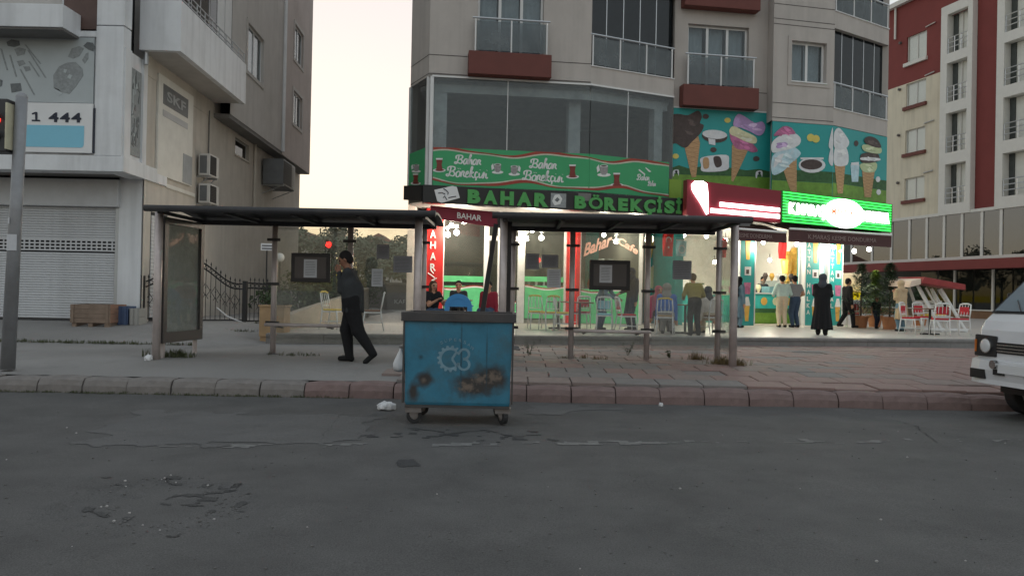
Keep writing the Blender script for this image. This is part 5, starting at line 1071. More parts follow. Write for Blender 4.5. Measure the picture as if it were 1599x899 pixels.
# shrubs behind it
r = random.Random(77)
for i, (x, y, h, w, lb) in enumerate(((-6.6, 23.5, 1.9, 2.2, 'dark shrub beside the iron fence end'), (-6.9, 26.5, 2.3, 2.6, 'tall dark shrub behind the tan garden wall'), (-6.6, 29.5, 2.1, 2.6, 'far dark shrub along the tan garden wall'), (-7.6, 34, 2.8, 3.4, 'broad dark shrub where the side lane ends'))):
    t = thing('shrub', (x, y, 0.4), lb, 'shrub', 'shrubs along the garden wall'); b = MB()
    leaf_crown(b, [((x + r.uniform(-.4, .4) * w, y + r.uniform(-.3, .3) * w, 0.4 + h * r.uniform(.3, .75)), (w * .35, w * .35, h * .3)) for _ in range(7)], 900, 0.085, r); b.build('crown', 'leaf_shrub', t)
    b = MB()
    for _ in range(6): b.tube([(x, y, 0.3), (x + r.uniform(-.5, .5), y + r.uniform(-.5, .5), 0.4 + h * 0.6)], [0.03, 0.01], 5)
    b.build('stems', 'bark', t)
# ------------------------------------------------------------------ cafe front on the ground floor
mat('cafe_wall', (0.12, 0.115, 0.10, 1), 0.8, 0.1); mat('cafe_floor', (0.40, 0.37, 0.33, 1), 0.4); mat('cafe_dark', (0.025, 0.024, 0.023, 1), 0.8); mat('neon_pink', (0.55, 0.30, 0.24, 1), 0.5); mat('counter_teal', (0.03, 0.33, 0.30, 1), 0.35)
mat('flag_red', (0.60, 0.018, 0.02, 1), 0.7); mat('flag_blue', (0.25, 0.48, 0.58, 1), 0.7); mat('cone_gold', (0.55, 0.30, 0.06, 1), 0.5, 0.2, 8.0); mat('light_blue', (0.32, 0.52, 0.62, 1), 0.5)
SF = Frame((-3.1, 24.0), B=(6.0, 25.8)); FZ = TZ; CZ = 4.05
BULB = glow('bulb', (1.0, 0.93, 0.80, 1), 9.0)
SH = thing('cafe_shopfront', (0.5, 24.7, 0.5), 'cafe shopfront of white framed glass with green lower band and red piers', 'shopfront')
def sp_(b, name, m, par=None, **k): return b.build(name, m, par or SH, **k)
sx = lambda px, py=420, off=0.0: SF.x(px, py, off)
# interior: floor, back wall, side wall, ceiling
S0, S1 = sx(667), sx(1006)
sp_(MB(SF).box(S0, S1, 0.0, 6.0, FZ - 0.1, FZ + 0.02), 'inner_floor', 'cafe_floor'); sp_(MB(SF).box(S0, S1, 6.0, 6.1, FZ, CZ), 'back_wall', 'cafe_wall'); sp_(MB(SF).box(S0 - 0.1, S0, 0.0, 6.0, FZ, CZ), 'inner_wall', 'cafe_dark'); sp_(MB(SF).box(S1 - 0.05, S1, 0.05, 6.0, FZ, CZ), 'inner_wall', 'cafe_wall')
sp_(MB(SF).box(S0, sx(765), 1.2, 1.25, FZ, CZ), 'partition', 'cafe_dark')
# piers
pr = sp_(MB(SF).box(sx(664), sx(690.5), -0.25, 0.05, FZ, CZ), 'red_pier', 'pillar_red')
zt = SF.z(678, 352, -0.25)
for ch, py in (('A', 366), ('H', 383), ('A', 400.5), ('R', 417.5), ('C', 449)):
    a, b_ = SF.px(671.5, py + 5, -0.255), SF.px(680.5, py + 5, -0.255); A = Vector(SF((a[0], -0.255, a[1]))); B_ = Vector(SF((b_[0], -0.255, b_[1])))
    put_text('lettering', ch, A, B_ - A, Vector((0, 0, 0.23)), 'print_white', pr, ext=0.012, off=0.02, lift=0.001)
for st in ([(668, 426), (674, 430), (679, 434)], [(672, 421), (677, 427)], [(674, 438), (682, 434)]):
    pts = [Vector(SF((*[SF.px(a, c, -0.26)[0]], -0.262, SF.px(a, c, -0.26)[1]))) for a, c in st]; sp_(MB().tube(pts, 0.018, 5), 'logo_stroke', 'print_white', pr)
sp_(MB(SF).box(sx(884), sx(891.5), -0.1, 0.1, FZ, CZ), 'red_pier', 'pillar_red'); sp_(MB(SF).box(sx(897), sx(904), -0.12, 0.1, FZ, CZ), 'red_pier', 'pillar_red'); sp_(MB(SF).box(sx(891.8), sx(896.8), 0.0, 0.1, FZ, CZ), 'pier_gap', 'cafe_dark')
# frames and panes
def pane(l, r_, t, b_, m='shop_glass', y=0.02):
    a, c = sx(l), sx(r_); z1, z0 = SF.z((l + r_) / 2, t), SF.z((l + r_) / 2, b_); sp_(MB(SF).box(a, c, y, y + 0.01, z0, z1), 'pane', m)
def bar(l, r_, t, b_, y0=-0.03, y1=0.07, m='frame_white', zf=None):
    a, c = sx(l), sx(r_); z1, z0 = SF.z((l + r_) / 2, t), SF.z((l + r_) / 2, b_); sp_(MB(SF).box(a, c, y0, y1, max(z0, FZ + 0.01), z1), 'frame', m)
bar(690.8, 693, 330, 506); bar(755.5, 763, 330, 508); bar(777, 783, 330, 508); bar(808, 819, 330, 508); bar(880.5, 883.8, 330, 508); bar(904.2, 907, 330, 508); bar(998, 1003, 330, 508)
bar(763.2, 807.8, 369, 376)
pane(693, 755.5, 330, 445); pane(763, 808, 330, 508); pane(819, 880, 330, 508); pane(907, 998, 330, 508)
def green(l, r_, t, b_):
    a, c = sx(l, 470), sx(r_, 470); z1, z0 = SF.z((l + r_) / 2, t), max(FZ + 0.03, SF.z((l + r_) / 2, b_))
    g = sp_(MB(SF).box(a, c, -0.006, 0.012, z0, z1), 'green_panel', mat('panel_mint', (0.09, 0.42, 0.18, 1), 0.45))
    n = 24; vs = []; vs2 = []
    for i in range(n + 1):
        s = lerp(a, c, i / n); z = z1 - 0.10 + 0.05 * math.sin(s * 4); vs += [(s, -0.009, z), (s, -0.009, z + 0.04)]; vs2 += [(s, -0.009, z + 0.042), (s, -0.009, z + 0.075)]
    for v_, m_ in ((vs, 'print_white'), (vs2, 'band_red')): b = MB(SF); b.add(v_, [(2 * i, 2 * i + 2, 2 * i + 3, 2 * i + 1) for i in range(n)]); sp_(b, 'wave', m_, g)
green(693, 755.5, 446, 500); green(819, 880, 446, 497); green(907, 998, 452, 505); green(765, 806, 470, 505)
for l, r_, t, b_ in ((690.8, 763, 431, 440), (819, 880, 432, 440)): sp_(MB(SF).box(sx(l), sx(r_), -0.012, 0.012, SF.z((l + r_) / 2, b_), SF.z((l + r_) / 2, t)), 'green_strip', 'panel_mint')
# window lettering of the middle pane, counters inside
def on_sf(px, py, y): q = SF.px(px, py, y); return Vector(SF((q[0], y, q[1])))
def win_text(txt, x0, x1, yb0, yb1, yt, m, off):
    a, b_, c = on_sf(x0, yb0, -0.004), on_sf(x1, yb1, -0.004), on_sf(x0, yt, -0.004); put_text('lettering', txt, a, b_ - a, c - a, m, SH, ext=0.004, off=off, shear=0.3)
mat('decal_white', (0.62, 0.52, 0.46, 1), 0.5)
win_text('Bahar', 911, 956, 400, 382, 381, 'neon_pink', 0.03); win_text('Cafe', 965, 996, 380, 398, 368, 'neon_pink', 0.03)
sp_(MB(SF).box(sx(700), sx(752), 1.0, 1.15, FZ, FZ + 1.2), 'counter', 'cafe_dark')
for i, px in enumerate((833, 846, 858, 940, 955, 968)):
    s = SF.x(px, 400, 3.0); sp_(MB(SF).box(s - 0.12, s + 0.12, 3.0, 3.1, FZ + 1.8 + 0.1 * (i % 3), FZ + 2.3), 'framed_picture', 'print_mid')
sp_(MB(SF).box(sx(825, 420, 3), sx(985, 420, 3), 3.2, 3.7, FZ, FZ + 1.15), 'counter', 'cafe_wall'); sp_(MB(SF).box(sx(825, 420, 3), sx(985, 420, 3), 3.15, 3.72, FZ + 1.152, FZ + 1.2), 'counter_top', 'print_mid')
r = random.Random(9)
for i in range(16):
    s = SF.x(r.uniform(826, 980), 420, 3.3); sp_(MB(SF).lathe([(0.05, 0), (0.055, 0.2), (0.02, 0.28), (0.02, 0.34)], 8, s, 3.4, cz=FZ + 1.2), 'bottle', ['cup_grey', 'tea_red', 'choc', 'cream_white'][i % 4])
# ceiling bulbs: each is a lamp
def bulb(p, label, w=22.0, r_=0.075):
    t = thing('ceiling_lamp', p, label, 'lamp', 'round ceiling lamps of the shops')
    MB().ball(p, r_, 10).build('globe', BULB, t, smooth=True); MB().tube([(p[0], p[1], p[2] + r_), (p[0], p[1], p[2] + 0.25)], 0.015, 5).build('cord', 'dark_plastic', t)
    l = bpy.data.lights.new('lamp_light', 'POINT'); l.energy = w; l.color = (1.0, 0.88, 0.70); l.shadow_soft_size = 0.1
    o = bpy.data.objects.new('lamp_light', l); col.objects.link(o); o.parent = t; o.location = (0, 0, -r_ - 0.13)
    return t
W = 16
for px, py, off, lb in ((725, 346, -0.9, 'bright globe lamp under the maroon awning'), (705, 352, -0.5, 'small globe lamp behind the dark cafe window'), (831, 359.5, -0.4, 'small globe lamp left in the middle cafe window'), (867, 355, -0.9, 'bright globe lamp right of the cafe door'), (992, 361, -0.9, 'bright globe lamp beside the pink window lettering'), (943, 367, 2.0, 'dim globe lamp deep behind the pink lettering'), (641, 353, -0.2, 'globe lamp at the outer left corner of the cafe')):
    p = on_sf(px, py, off); bulb(p, lb, W)
# ------------------------------------------------------------------ open ice cream shop on the right
IS = thing('ice_cream_shop', (9, 27, 0.5), 'open brightly lit ice cream shop with teal printed pillars', 'shopfront')
IF = Frame((5.9, 25.85), B=(12.8, 29.3)); ix = lambda px, py=430, off=0.0: IF.x(px, py, off)
def ip(b, name, m, par=None, **k): return b.build(name, m, par or IS, **k)
mat('shop_white', (0.55, 0.53, 0.48, 1), 0.6, 0.05)
e0, e1 = 0.05, IF.len
ip(MB(IF).box(e0, e1, 0, 6.5, FZ - 0.1, FZ + 0.015), 'inner_floor', 'cafe_floor'); ip(MB(IF).box(e0, e1, 6.0, 6.1, FZ, CZ), 'back_wall', 'shop_white'); ip(MB(IF).box(e1, e1 + 0.1, 0.3, 6.0, FZ, CZ), 'inner_wall', 'shop_white'); ip(MB(IF).box(e0, e1, 0.2, 6, CZ - 0.06, CZ), 'ceiling', 'shop_white')
ip(MB(IF).box(-0.3, e0, 0.3, 6.0, FZ, CZ), 'inner_wall', 'teal')
def pillar(l, r_, label, txt=None, off=-0.15):
    a, c = ix(l, 430, off), ix(r_, 430, off)
    p = ip(MB(IF).box(a, c, off, off + 0.4, FZ, CZ), 'pillar', 'teal'); ip(MB(IF).box(a - 0.05, a - 0.002, off - 0.01, off + 0.3, FZ, CZ), 'pillar_edge', 'frame_white', p); ip(MB(IF).box(c + 0.002, c + 0.05, off - 0.01, off + 0.3, FZ, CZ), 'pillar_edge', 'frame_white', p)
    y = off - 0.004; w = c - a
    def S(uv, m_, n_, k=0): ip(MB(IF).prism([(a + u * w, FZ + v) for u, v in uv], y - 0.002 - k * 0.003, y - k * 0.003), n_, m_, p)
    base = 0.5 if not txt else 0.7
    for v0 in (2.3,): S([(base - .12, v0), (base + .12, v0), (base + .2, v0 + .75), (base - .2, v0 + .75)], 'cone_gold', 'printed_cone'); S([(base - .24, v0 + .74), (base + .24, v0 + .74), (base + .16, v0 + 1.05), (base - .1, v0 + 1.1)], 'cream_white', 'printed_scoop', 1)
    S([(base - .2, 1.75), (base + .25, 1.75), (base + .25, 2.05), (base - .2, 2.05)], 'cream_white', 'printed_bowl'); S([(base - .1, 1.8), (base + .1, 1.8), (base + .1, 1.95), (base - .1, 1.95)], 'choc', 'printed_bowl', 1)
    S([(base - .2, 1.1), (base + .2, 1.1), (base + .25, 1.5), (base - .25, 1.5)], 'berry', 'printed_cup'); S([(base - .12, 0.15), (base + .12, 0.15), (base + .2, .7), (base - .2, .7)], 'cone_gold', 'printed_cone', 0); S([(base - .24, .69), (base + .24, .69), (base + .1, 1.0), (base - .1, 1.0)], 'cream_white', 'printed_scoop', 1)
    if txt:
        for i, ch in enumerate(txt):
            A = Vector(IF((a + w * 0.1, y - 0.002, FZ + 3.1 - i * 0.245))); put_text('lettering', ch, A, Vector(IF((a + w * 0.34, y - 0.002, FZ + 3.1 - i * 0.245))) - A, Vector((0, 0, 0.17)), 'print_white', p, ext=0.004, off=0.02, lift=0.001) if ch != ' ' else None
    return p
pillar(1156, 1178, ''); pillar(1258, 1279, '', 'LATTAN HALKA'); pillar(1295, 1314.5, '', 'ALATTAN HAL')
ip(MB(IF).box(ix(1279.5), ix(1294.5), 0.0, 0.05, FZ, CZ), 'door_panel', 'light_blue')
ip(MB(IF).box(ix(1250), ix(1257), 0.0, 0.05, FZ, CZ), 'glass_edge', 'pane')
# counters
c0_, c1_ = ix(1178, 470, 0.9), ix(1250, 470, 0.9)
ct = ip(MB(IF).box(c0_, c1_, 0.9, 1.5, FZ + 0.03, FZ + 1.12), 'counter', 'counter_teal'); ip(MB(IF).box(c0_, c1_, 0.89, 0.899, FZ + 0.03, FZ + 0.42), 'printed_meadow', 'meadow', ct)
ip(MB(IF).box(c0_, c1_, 0.888, 0.898, FZ + 0.422, FZ + 0.58), 'printed_hedge', 'wood_dark', ct); ip(MB(IF).box(c0_ - 0.03, c1_, 0.85, 1.55, FZ + 1.122, FZ + 1.17), 'counter_top', 'frame_white', ct)
for u, m_ in ((0.2, 'cone_gold'), (0.45, 'vanilla'), (0.6, 'cream_white'), (0.72, 'cone_gold')):
    s = lerp(c0_, c1_, u); ip(MB(IF).prism([(s + 0.16 * math.cos(k * 0.628), FZ + 0.85 + 0.15 * math.sin(k * 0.628)) for k in range(10)], 0.886, 0.896), 'printed_sundae', m_, ct)
ip(MB(IF).box(lerp(c0_, c1_, .35), c1_, 0.95, 1.45, FZ + 1.171, FZ + 1.62), 'glass_case', 'pane', ct); ip(MB(IF).box(lerp(c0_, c1_, .35) + .02, c1_ - .02, 1.0, 1.4, FZ + 1.172, FZ + 1.4), 'ice_tubs', 'flag_blue', ct)
for i in range(7):
    s = lerp(c0_ + 0.15, c1_ - 0.2, i / 6); ip(MB(IF).lathe([(0.03, 0), (0.09, 0.16), (0.1, 0.2), (0.06, 0.3)], 10, s, 1.2, cz=FZ + (1.17 if i < 2 else 1.62)), 'cup_stack', ['cream_white', 'vanilla', 'choc', 'cone_gold'][i % 4])
# big printed cones on the side wall, giant cone cluster
for i in range(5):
    s = ix(1228 + i * 6, 420, 2.6); ip(MB(IF).lathe([(0.05, 0), (0.22, 1.1), (0.24, 1.2), (0.1, 1.45)], 12, s, 2.6 + 0.12 * (i % 2), cz=FZ + 1.3 + 0.15 * (i % 3)), 'cone_display', 'cone_gold')
t0, t1 = ix(1012, 430, 0.2), ix(1156, 430, 0.2)
tp = ip(MB(IF).box(ix(1008, 430, 1.5), ix(1033, 430, 1.5), 1.5, 1.55, FZ + 0.9, CZ), 'printed_wall', 'teal'); 
for k, (u, v, m_) in enumerate(((1016, 382, 'cone_gold'), (1018, 430, 'vanilla'), (1025, 428, 'cream_white'))):
    q = IF.px(u, v, 1.49); ip(MB(IF).prism([(q[0] - .05, q[1] - .45), (q[0] + .05, q[1] - .45), (q[0] + .18, q[1] + .3), (q[0] - .18, q[1] + .3)], 1.485, 1.498), 'printed_cone', m_, tp)
# long counter behind the seated guests
d0_, d1_ = ix(1045, 470, 2.0), ix(1150, 470, 2.0)
c2 = ip(MB(IF).box(d0_, d1_, 2.0, 2.6, FZ + 0.02, FZ + 1.05), 'counter', 'counter_teal'); ip(MB(IF).box(d0_, d1_, 1.96, 2.64, FZ + 1.052, FZ + 1.1), 'counter_top', 'shop_white', c2)
ip(MB(IF).box(lerp(d0_, d1_, .3), d1_, 4.8, 5.4, FZ, FZ + 2.0), 'fridge', 'frame_white'); ip(MB(IF).box(d0_, d1_ + 1.5, 5.6, 5.9, FZ + 1.5, FZ + 1.56), 'shelf', 'wood_dark')
r = random.Random(3)
for i in range(14):
    s = lerp(d0_, d1_, r.random()); ip(MB(IF).lathe([(0.06, 0), (0.07, 0.22), (0.03, 0.3)], 8, s, 2.3, cz=FZ + 1.1), 'jar', ['berry', 'vanilla', 'choc', 'cream_white', 'pistachio'][i % 5])
# hanging flags
def flag(px, py0, py1, w, off, m_, label, emblem=None):
    q, q1 = IF.px(px, py0, off), IF.px(px, py1, off); t = thing('hanging_flag', IF((q[0], off, q1[1])), label, 'flag', 'flags hanging in the ice cream shop')
    n = 8; b = MB(IF); vs = []
    for i in range(n + 1):
        for j in range(n + 1): vs.append((q[0] + w * (i / n - 0.5), off + 0.02 * math.sin(i * 1.3 + j * 0.5), lerp(q[1], q1[1], j / n)))
    b.add(vs, [(i * (n + 1) + j + 1, (i + 1) * (n + 1) + j + 1, (i + 1) * (n + 1) + j, i * (n + 1) + j) for i in range(n) for j in range(n)]); ip(b, 'cloth', m_, t, smooth=True)
    ip(MB(IF).tube([(q[0] - w / 2, off, q[1] + 0.02), (q[0] + w / 2, off, q[1] + 0.02)], 0.012, 5), 'flag_rod', 'frame_white', t)
    if emblem == 'crescent':
        zc = lerp(q[1], q1[1], 0.34); R_ = w * 0.27; pts = []
        for k in range(21): a = math.radians(40 + 280 * k / 20); pts.append((q[0] + R_ * math.sin(a - math.pi / 2 * 0), zc + R_ * math.cos(a)) )
        b = MB(IF); vs = []
        for k in range(25):
            a = math.radians(-140 + 280 * k / 24) + math.pi / 2; th = 0.3 * R_ * math.cos((k / 24 - 0.5) * math.pi) + 0.004
            vs += [(q[0] + R_ * math.cos(a), off - 0.035, zc + R_ * math.sin(a)), (q[0] + (R_ - th) * math.cos(a), off - 0.035, zc + (R_ - th) * math.sin(a))]
        b.add(vs, [(2 * k, 2 * k + 1, 2 * k + 3, 2 * k + 2) for k in range(24)]); ip(b, 'crescent', 'sign_white', t)
        b = MB(IF); zs = lerp(q[1], q1[1], 0.64); st = [(q[0] + (w * .13 if k % 2 == 0 else w * .055) * math.sin(k * math.pi / 5), off - 0.035, zs + (w * .13 if k % 2 == 0 else w * .055) * math.cos(k * math.pi / 5)) for k in range(10)][::-1]
        b.add(st, [tuple(range(10))]); ip(b, 'star', 'sign_white', t)
    if emblem == 'disc':
        b = MB(IF); zc = lerp(q[1], q1[1], 0.55); b.add([(q[0] + rr_ * math.cos(k * .314), off - 0.035, zc + rr_ * math.sin(k * .314)) for rr_ in (w * .34, w * .26) for k in range(20)], [(k, (k + 1) % 20, 20 + (k + 1) % 20, 20 + k) for k in range(20)]); ip(b, 'ring', 'sign_white', t)
flag(1043.5, 362, 400, 0.42, -0.3, 'flag_red', 'red flag with white crescent and star hanging at the shop front', 'crescent'); flag(1064, 376, 400, 0.42, 0.0, 'flag_blue', 'light blue flag with a white ring beside the crescent flag', 'disc')
flag(1127, 372, 402, 0.45, 0.1, 'flag_red', 'plain red flag behind the right shelter posts'); flag(1222, 378, 404, 0.4, 0.6, 'flag_red', 'small red flag above the customers at the counter')
for px, py, off, lb in ((1068, 367, 0.8, 'globe lamp over the blue flag'), (1103, 369, 1.6, 'small globe lamp deep in the shop'), (1133, 375, 0.2, 'globe lamp seen between the two right shelter posts'), (1116, 409, 3.2, 'low globe lamp over the long counter'), (1192, 378, -0.4, 'globe lamp just right of the first teal pillar'), (1244, 381, -0.3, 'globe lamp left of the lettered pillars'), (1202, 406, 2.6, 'globe lamp hanging low behind the counter'), (1302, 386, -0.5, 'globe lamp in front of the lettered pillars'), (1310, 392, -0.1, 'lower globe lamp at the outer lettered pillar'), (1334, 392, -1.0, 'globe lamp at the awning middle right of the pillars'), (1357, 389, -1.2, 'rightmost globe lamp under the awning')):
    q = IF.px(px, py, off); bulb(Vector(IF((q[0], off, q[1]))), lb, {1302: 5, 1310: 4, 1244: 8, 1192: 8, 1334: 9, 1357: 9}.get(px, 14))
# ------------------------------------------------------------------ bus shelters
mat('steel_post', (0.40, 0.35, 0.335, 1), 0.4, 0.15, 6.0, metal=0.25, dirt=(0.16, 0.13, 0.12, 1)); mat('steel_dark', (0.10, 0.098, 0.10, 1), 0.45, 0.15, 5.0, metal=0.3); mat('roof_dark', (0.030, 0.030, 0.033, 1), 0.55, 0.2, 3.0, dirt=(0.06, 0.055, 0.05, 1), dirtamt=0.6)
mat('board_black', (0.018, 0.016, 0.016, 1), 0.5); mat('board_face', (0.055, 0.048, 0.046, 1), 0.35, 0.1); mat('paper', (0.42, 0.43, 0.45, 1), 0.8, 0.08, 8.0); mat('paper_grey', (0.20, 0.20, 0.215, 1), 0.8, 0.1, 8.0); mat('ink', (0.10, 0.10, 0.11, 1), 0.8)
glass('shelter_glass', (0.92, 0.93, 0.91, 1), 0.16, (0.50, 0.485, 0.45, 1), dscale=1.4); glass('roof_sheet', (0.45, 0.40, 0.36, 1), 0.5, (0.22, 0.2, 0.185, 1))
YB, YF, PZ = 14.0, 12.65, 0.29
def shelter(px0, px1, backs, fronts, panes, label, seat, ad=None, side=None):
    t = thing('bus_shelter', ond((px0 + px1) / 2, 556, YB), label, 'bus shelter', 'glass bus shelters along the kerb')
    t.location.z = PZ; zt = CAMZ + (446 - 336) / FPX * YB
    x0, x1 = ond(px0, 330, 12.35).x, ond(px1, 340, 12.35).x
    zr = CAMZ + (445 - 323) / FPX * 12.35
    # curved roof: section along y, slightly arched, with dark beams
    n = 8; vs = []; ys_ = [lerp(12.3, 14.35, i / n) for i in range(n + 1)]
    zc = lambda y: zr + 0.10 * math.sin((y - 12.3) / 2.05 * math.pi) - 0.04
    b = MB(); 
    for i in range(n): b.hexa([(x0, ys_[i], zc(ys_[i]) - 0.02), (x1, ys_[i], zc(ys_[i]) - 0.02), (x1, ys_[i], zc(ys_[i]) + 0.02), (x0, ys_[i], zc(ys_[i]) + 0.02), (x0, ys_[i + 1], zc(ys_[i + 1]) - 0.02), (x1, ys_[i + 1], zc(ys_[i + 1]) - 0.02), (x1, ys_[i + 1], zc(ys_[i + 1]) + 0.02), (x0, ys_[i + 1], zc(ys_[i + 1]) + 0.02)])
    b.build('roof', 'roof_dark', t)
    MB().tube([(x0 - 0.05, 12.28, zr - 0.03), (x1 + 0.05, 12.28, zr - 0.03)], 0.055, 10).build('front_gutter', 'roof_dark', t, smooth=True)
    MB().box(x0 + 0.1, x1 - 0.1, YB - 0.06, YB + 0.06, zr - 0.14, zr - 0.06).build('back_beam', 'roof_dark', t)
    k = 5
    for i in range(k):
        x = lerp(x0 + 0.15, x1 - 0.15, i / (k - 1)); MB().box(x - 0.03, x + 0.03, 12.35, 14.3, zr - 0.1, zr - 0.05).build('rafter', 'roof_dark', t)
    for px in backs:
        p = ond(px, 450, YB); pst = MB().tube([(p.x, YB, PZ), (p.x, YB, zr - 0.06)], 0.052, 12).build('post', 'steel_post', t, smooth=True)
        MB().lathe([(0.11, 0), (0.11, 0.015), (0.06, 0.02)], 12, p.x, YB, cz=PZ).build('foot_plate', 'steel_dark', pst)
        for zz in (0.55, 1.25, 2.05):
            MB().box(p.x - 0.12, p.x + 0.12, YB - 0.085, YB - 0.055, PZ + zz, PZ + zz + 0.05).build('glass_clamp', 'board_black', pst)
    for px, y in fronts:
        p = ond(px, 450, y); pst = MB().tube([(p.x, y, PZ - 0.02), (p.x, y, zr - 0.04)], 0.065, 12).build('post', 'steel_post', t, smooth=True)
    for a, c in panes:
        xa, xb = ond(a, 450, YB).x + 0.07, ond(c, 450, YB).x - 0.07
        MB().box(xa, xb, YB - 0.075, YB - 0.067, PZ + 0.22, zr - 0.16).build('glass_pane', 'shelter_glass', t)
    a, c = seat; xa, xb = ond(a, 505, YB - 0.35).x, ond(c, 505, YB - 0.35).x
    z = PZ + 0.55
    for dy in (0.0, 0.12): MB().tube([(xa, YB - 0.42 + dy, z), (xb, YB - 0.42 + dy, z)], 0.028, 10).build('seat_bar', 'steel_post', t, smooth=True)
    for u in (0.15, 0.85): MB().tube([(lerp(xa, xb, u), YB - 0.42, z - 0.02), (lerp(xa, xb, u), YB, z - 0.06)], 0.022, 8).build('seat_bracket', 'steel_dark', t)
    return t, zr, x0, x1
S1, zr, sx0, sx1_ = shelter(234, 676, (428, 546, 661), ((246, 12.65), (652, 12.75)), ((428, 546), (546, 661)), 'left bus shelter with the poster case at its end', (415, 530))
S2, zr2, tx0, tx1 = shelter(774, 1168, (800, 893, 1011, 1122), ((785, 12.75), (1146, 13.0)), ((800, 893), (893, 1011), (1011, 1122)), 'right bus shelter between the blue bin and the paved corner', (896, 1016))
p = ond(1122, 450, YB); q = ond(1146, 450, 13.0)
MB().hexa([(p.x, YB - .1, PZ + .25), (q.x, 13.1, PZ + .25), (q.x, 13.1, zr - .25), (p.x, YB - .1, zr - .25), (p.x + .008, YB - .1, PZ + .25), (q.x + .008, 13.1, PZ + .25), (q.x + .008, 13.1, zr - .25), (p.x + .008, YB - .1, zr - .25)]).build('side_pane', 'shelter_glass', S2)
MB().box(q.x - 0.02, q.x + 0.25, 12.98, 13.04, zr - 0.06, zr - 0.01).build('roof_arm', 'steel_dark', S2)
MB().box(ond(800, 450, 13.2).x - 0.12, ond(800, 450, 13.2).x - 0.03, 13.2, 13.27, PZ, zr - 0.05).build('side_frame', 'board_black', S2)
# poster case at the left end, seen at a slant
pa, pb = ond(256, 450, 12.75), ond(318, 450, 14.0); PF = Frame((pa.x, 12.75), B=(pb.x, 14.0)); W_ = PF.len
PC = thing('poster_case', (pa.x, 12.75, PZ), 'dark framed glass poster case at the left end of the left shelter', 'poster case')
z0, z1 = PF.z(290, 532), zr - 0.12
b = MB(PF); fr_ = 0.11
for qd in ((0, W_, z0, z0 + fr_ * 1.6), (0, W_, z1 - fr_, z1), (0, fr_, z0 + fr_ * 1.6, z1 - fr_), (W_ - fr_, W_, z0 + fr_ * 1.6, z1 - fr_)): b.box(qd[0] + 0.001, qd[1] - 0.001, 0.0, 0.16, qd[2] + 0.001, qd[3] - 0.001)
b.build('frame', mat('case_frame', (0.055, 0.05, 0.05, 1), 0.45, 0.1, metal=0.3), PC)
MB(PF).box(fr_, W_ - fr_, 0.06, 0.09, z0 + fr_, z1 - fr_).build('poster', mat('case_poster', (0.50, 0.53, 0.50, 1), 0.6, 0.2, 1.0), PC); MB(PF).box(fr_, W_ - fr_, 0.03, 0.036, z0 + fr_ * 1.6, z1 - fr_).build('glass_pane', glass('case_glass', (0.85, 0.87, 0.86, 1), 0.22, (0.4, 0.4, 0.38, 1), ior=1.35), PC)
for s in (0.12, W_ - 0.12): MB(PF).tube([(s, 0.08, PZ - 0.02), (s, 0.08, z0)], 0.04, 10).build('leg', 'steel_post', PC)
# notice boards and sheets of paper fixed to the glass
def board(l, t_, r_, b_, label, pl):
    yy = YB - 0.10; A, B_ = ond(l, b_, yy), ond(r_, t_, yy); t = thing('notice_board', ((A.x + B_.x) / 2, yy, A.z), label, 'notice board', 'black notice boards on the shelter glass')
    MB().box(A.x, B_.x, yy - 0.05, yy + 0.02, A.z, B_.z).build('frame', 'board_black', t, bevel=0.012); MB().box(A.x + 0.07, B_.x - 0.07, yy - 0.054, yy - 0.0505, A.z + 0.07, B_.z - 0.07).build('face', 'board_face', t)
    P0, P1 = ond(pl[0], pl[3], yy - 0.06), ond(pl[2], pl[1], yy - 0.06); pp_ = MB().box(P0.x, P1.x, yy - 0.0575, yy - 0.0545, P0.z, P1.z).build('notice_sheet', 'paper', t)
    lines_on(P0.x, P1.x, P0.z, P1.z, yy - 0.0582, pp_)
def lines_on(x0, x1, z0, z1, y, par):
    b = MB(); n = 9
    for i in range(n): z = lerp(z1 - 0.05, z0 + 0.04, i / (n - 1)); b.quad((x0 + .03, y, z), (lerp(x0, x1, rnd.uniform(.7, .93)), y, z), (lerp(x0, x1, .9), y, z + 0.007), (x0 + .03, y, z + 0.007))
    b.build('print_lines', 'ink', par)
board(455, 396, 517, 440, 'black notice board with one sheet in the left shelter', (474, 405, 495, 433)); board(920, 407, 984, 452, 'black notice board with one sheet in the right shelter', (936, 414, 956, 441))
for l, t_, r_, b_, m_, lb in ((580, 420, 598, 447, 'paper', 'white notice sheet on the left shelter glass behind the man'), (588, 382, 608, 404, 'paper_grey', 'small grey sheet high on the left shelter glass'), (614, 400, 644, 425, 'paper_grey', 'wide grey sheet near the right post of the left shelter'), (821, 396, 842, 420, 'paper_grey', 'grey sheet left of the red reflection height on the right shelter'), (846, 398, 872, 418, 'paper_grey', 'second grey sheet on the first pane of the right shelter'), (854, 420, 876, 449, 'paper', 'pale notice sheet low on the first pane of the right shelter'), (1050, 407, 1080, 436, 'paper_grey', 'grey sheet on the third pane of the right shelter')):
    yy = YB - 0.082; A, B_ = ond(l, b_, yy), ond(r_, t_, yy); o = MB().box(A.x, B_.x, yy, yy + 0.002, A.z, B_.z).build('notice_sheet', m_); tag(o, lb, 'notice', 'loose sheets on the shelter glass')
    o2 = o; lines_on(A.x, B_.x, A.z, B_.z, yy - 0.001, o)
# loose black bar leaning behind the bin
A, B_ = ond(742, 548, 13.6), ond(775, 350, 13.75); A.z = PZ
tag(MB().tube([A, B_], 0.06, 4).build('fallen_frame_bar', 'board_black'), 'loose black frame bar leaning against the post behind the blue bin', 'metal bar')
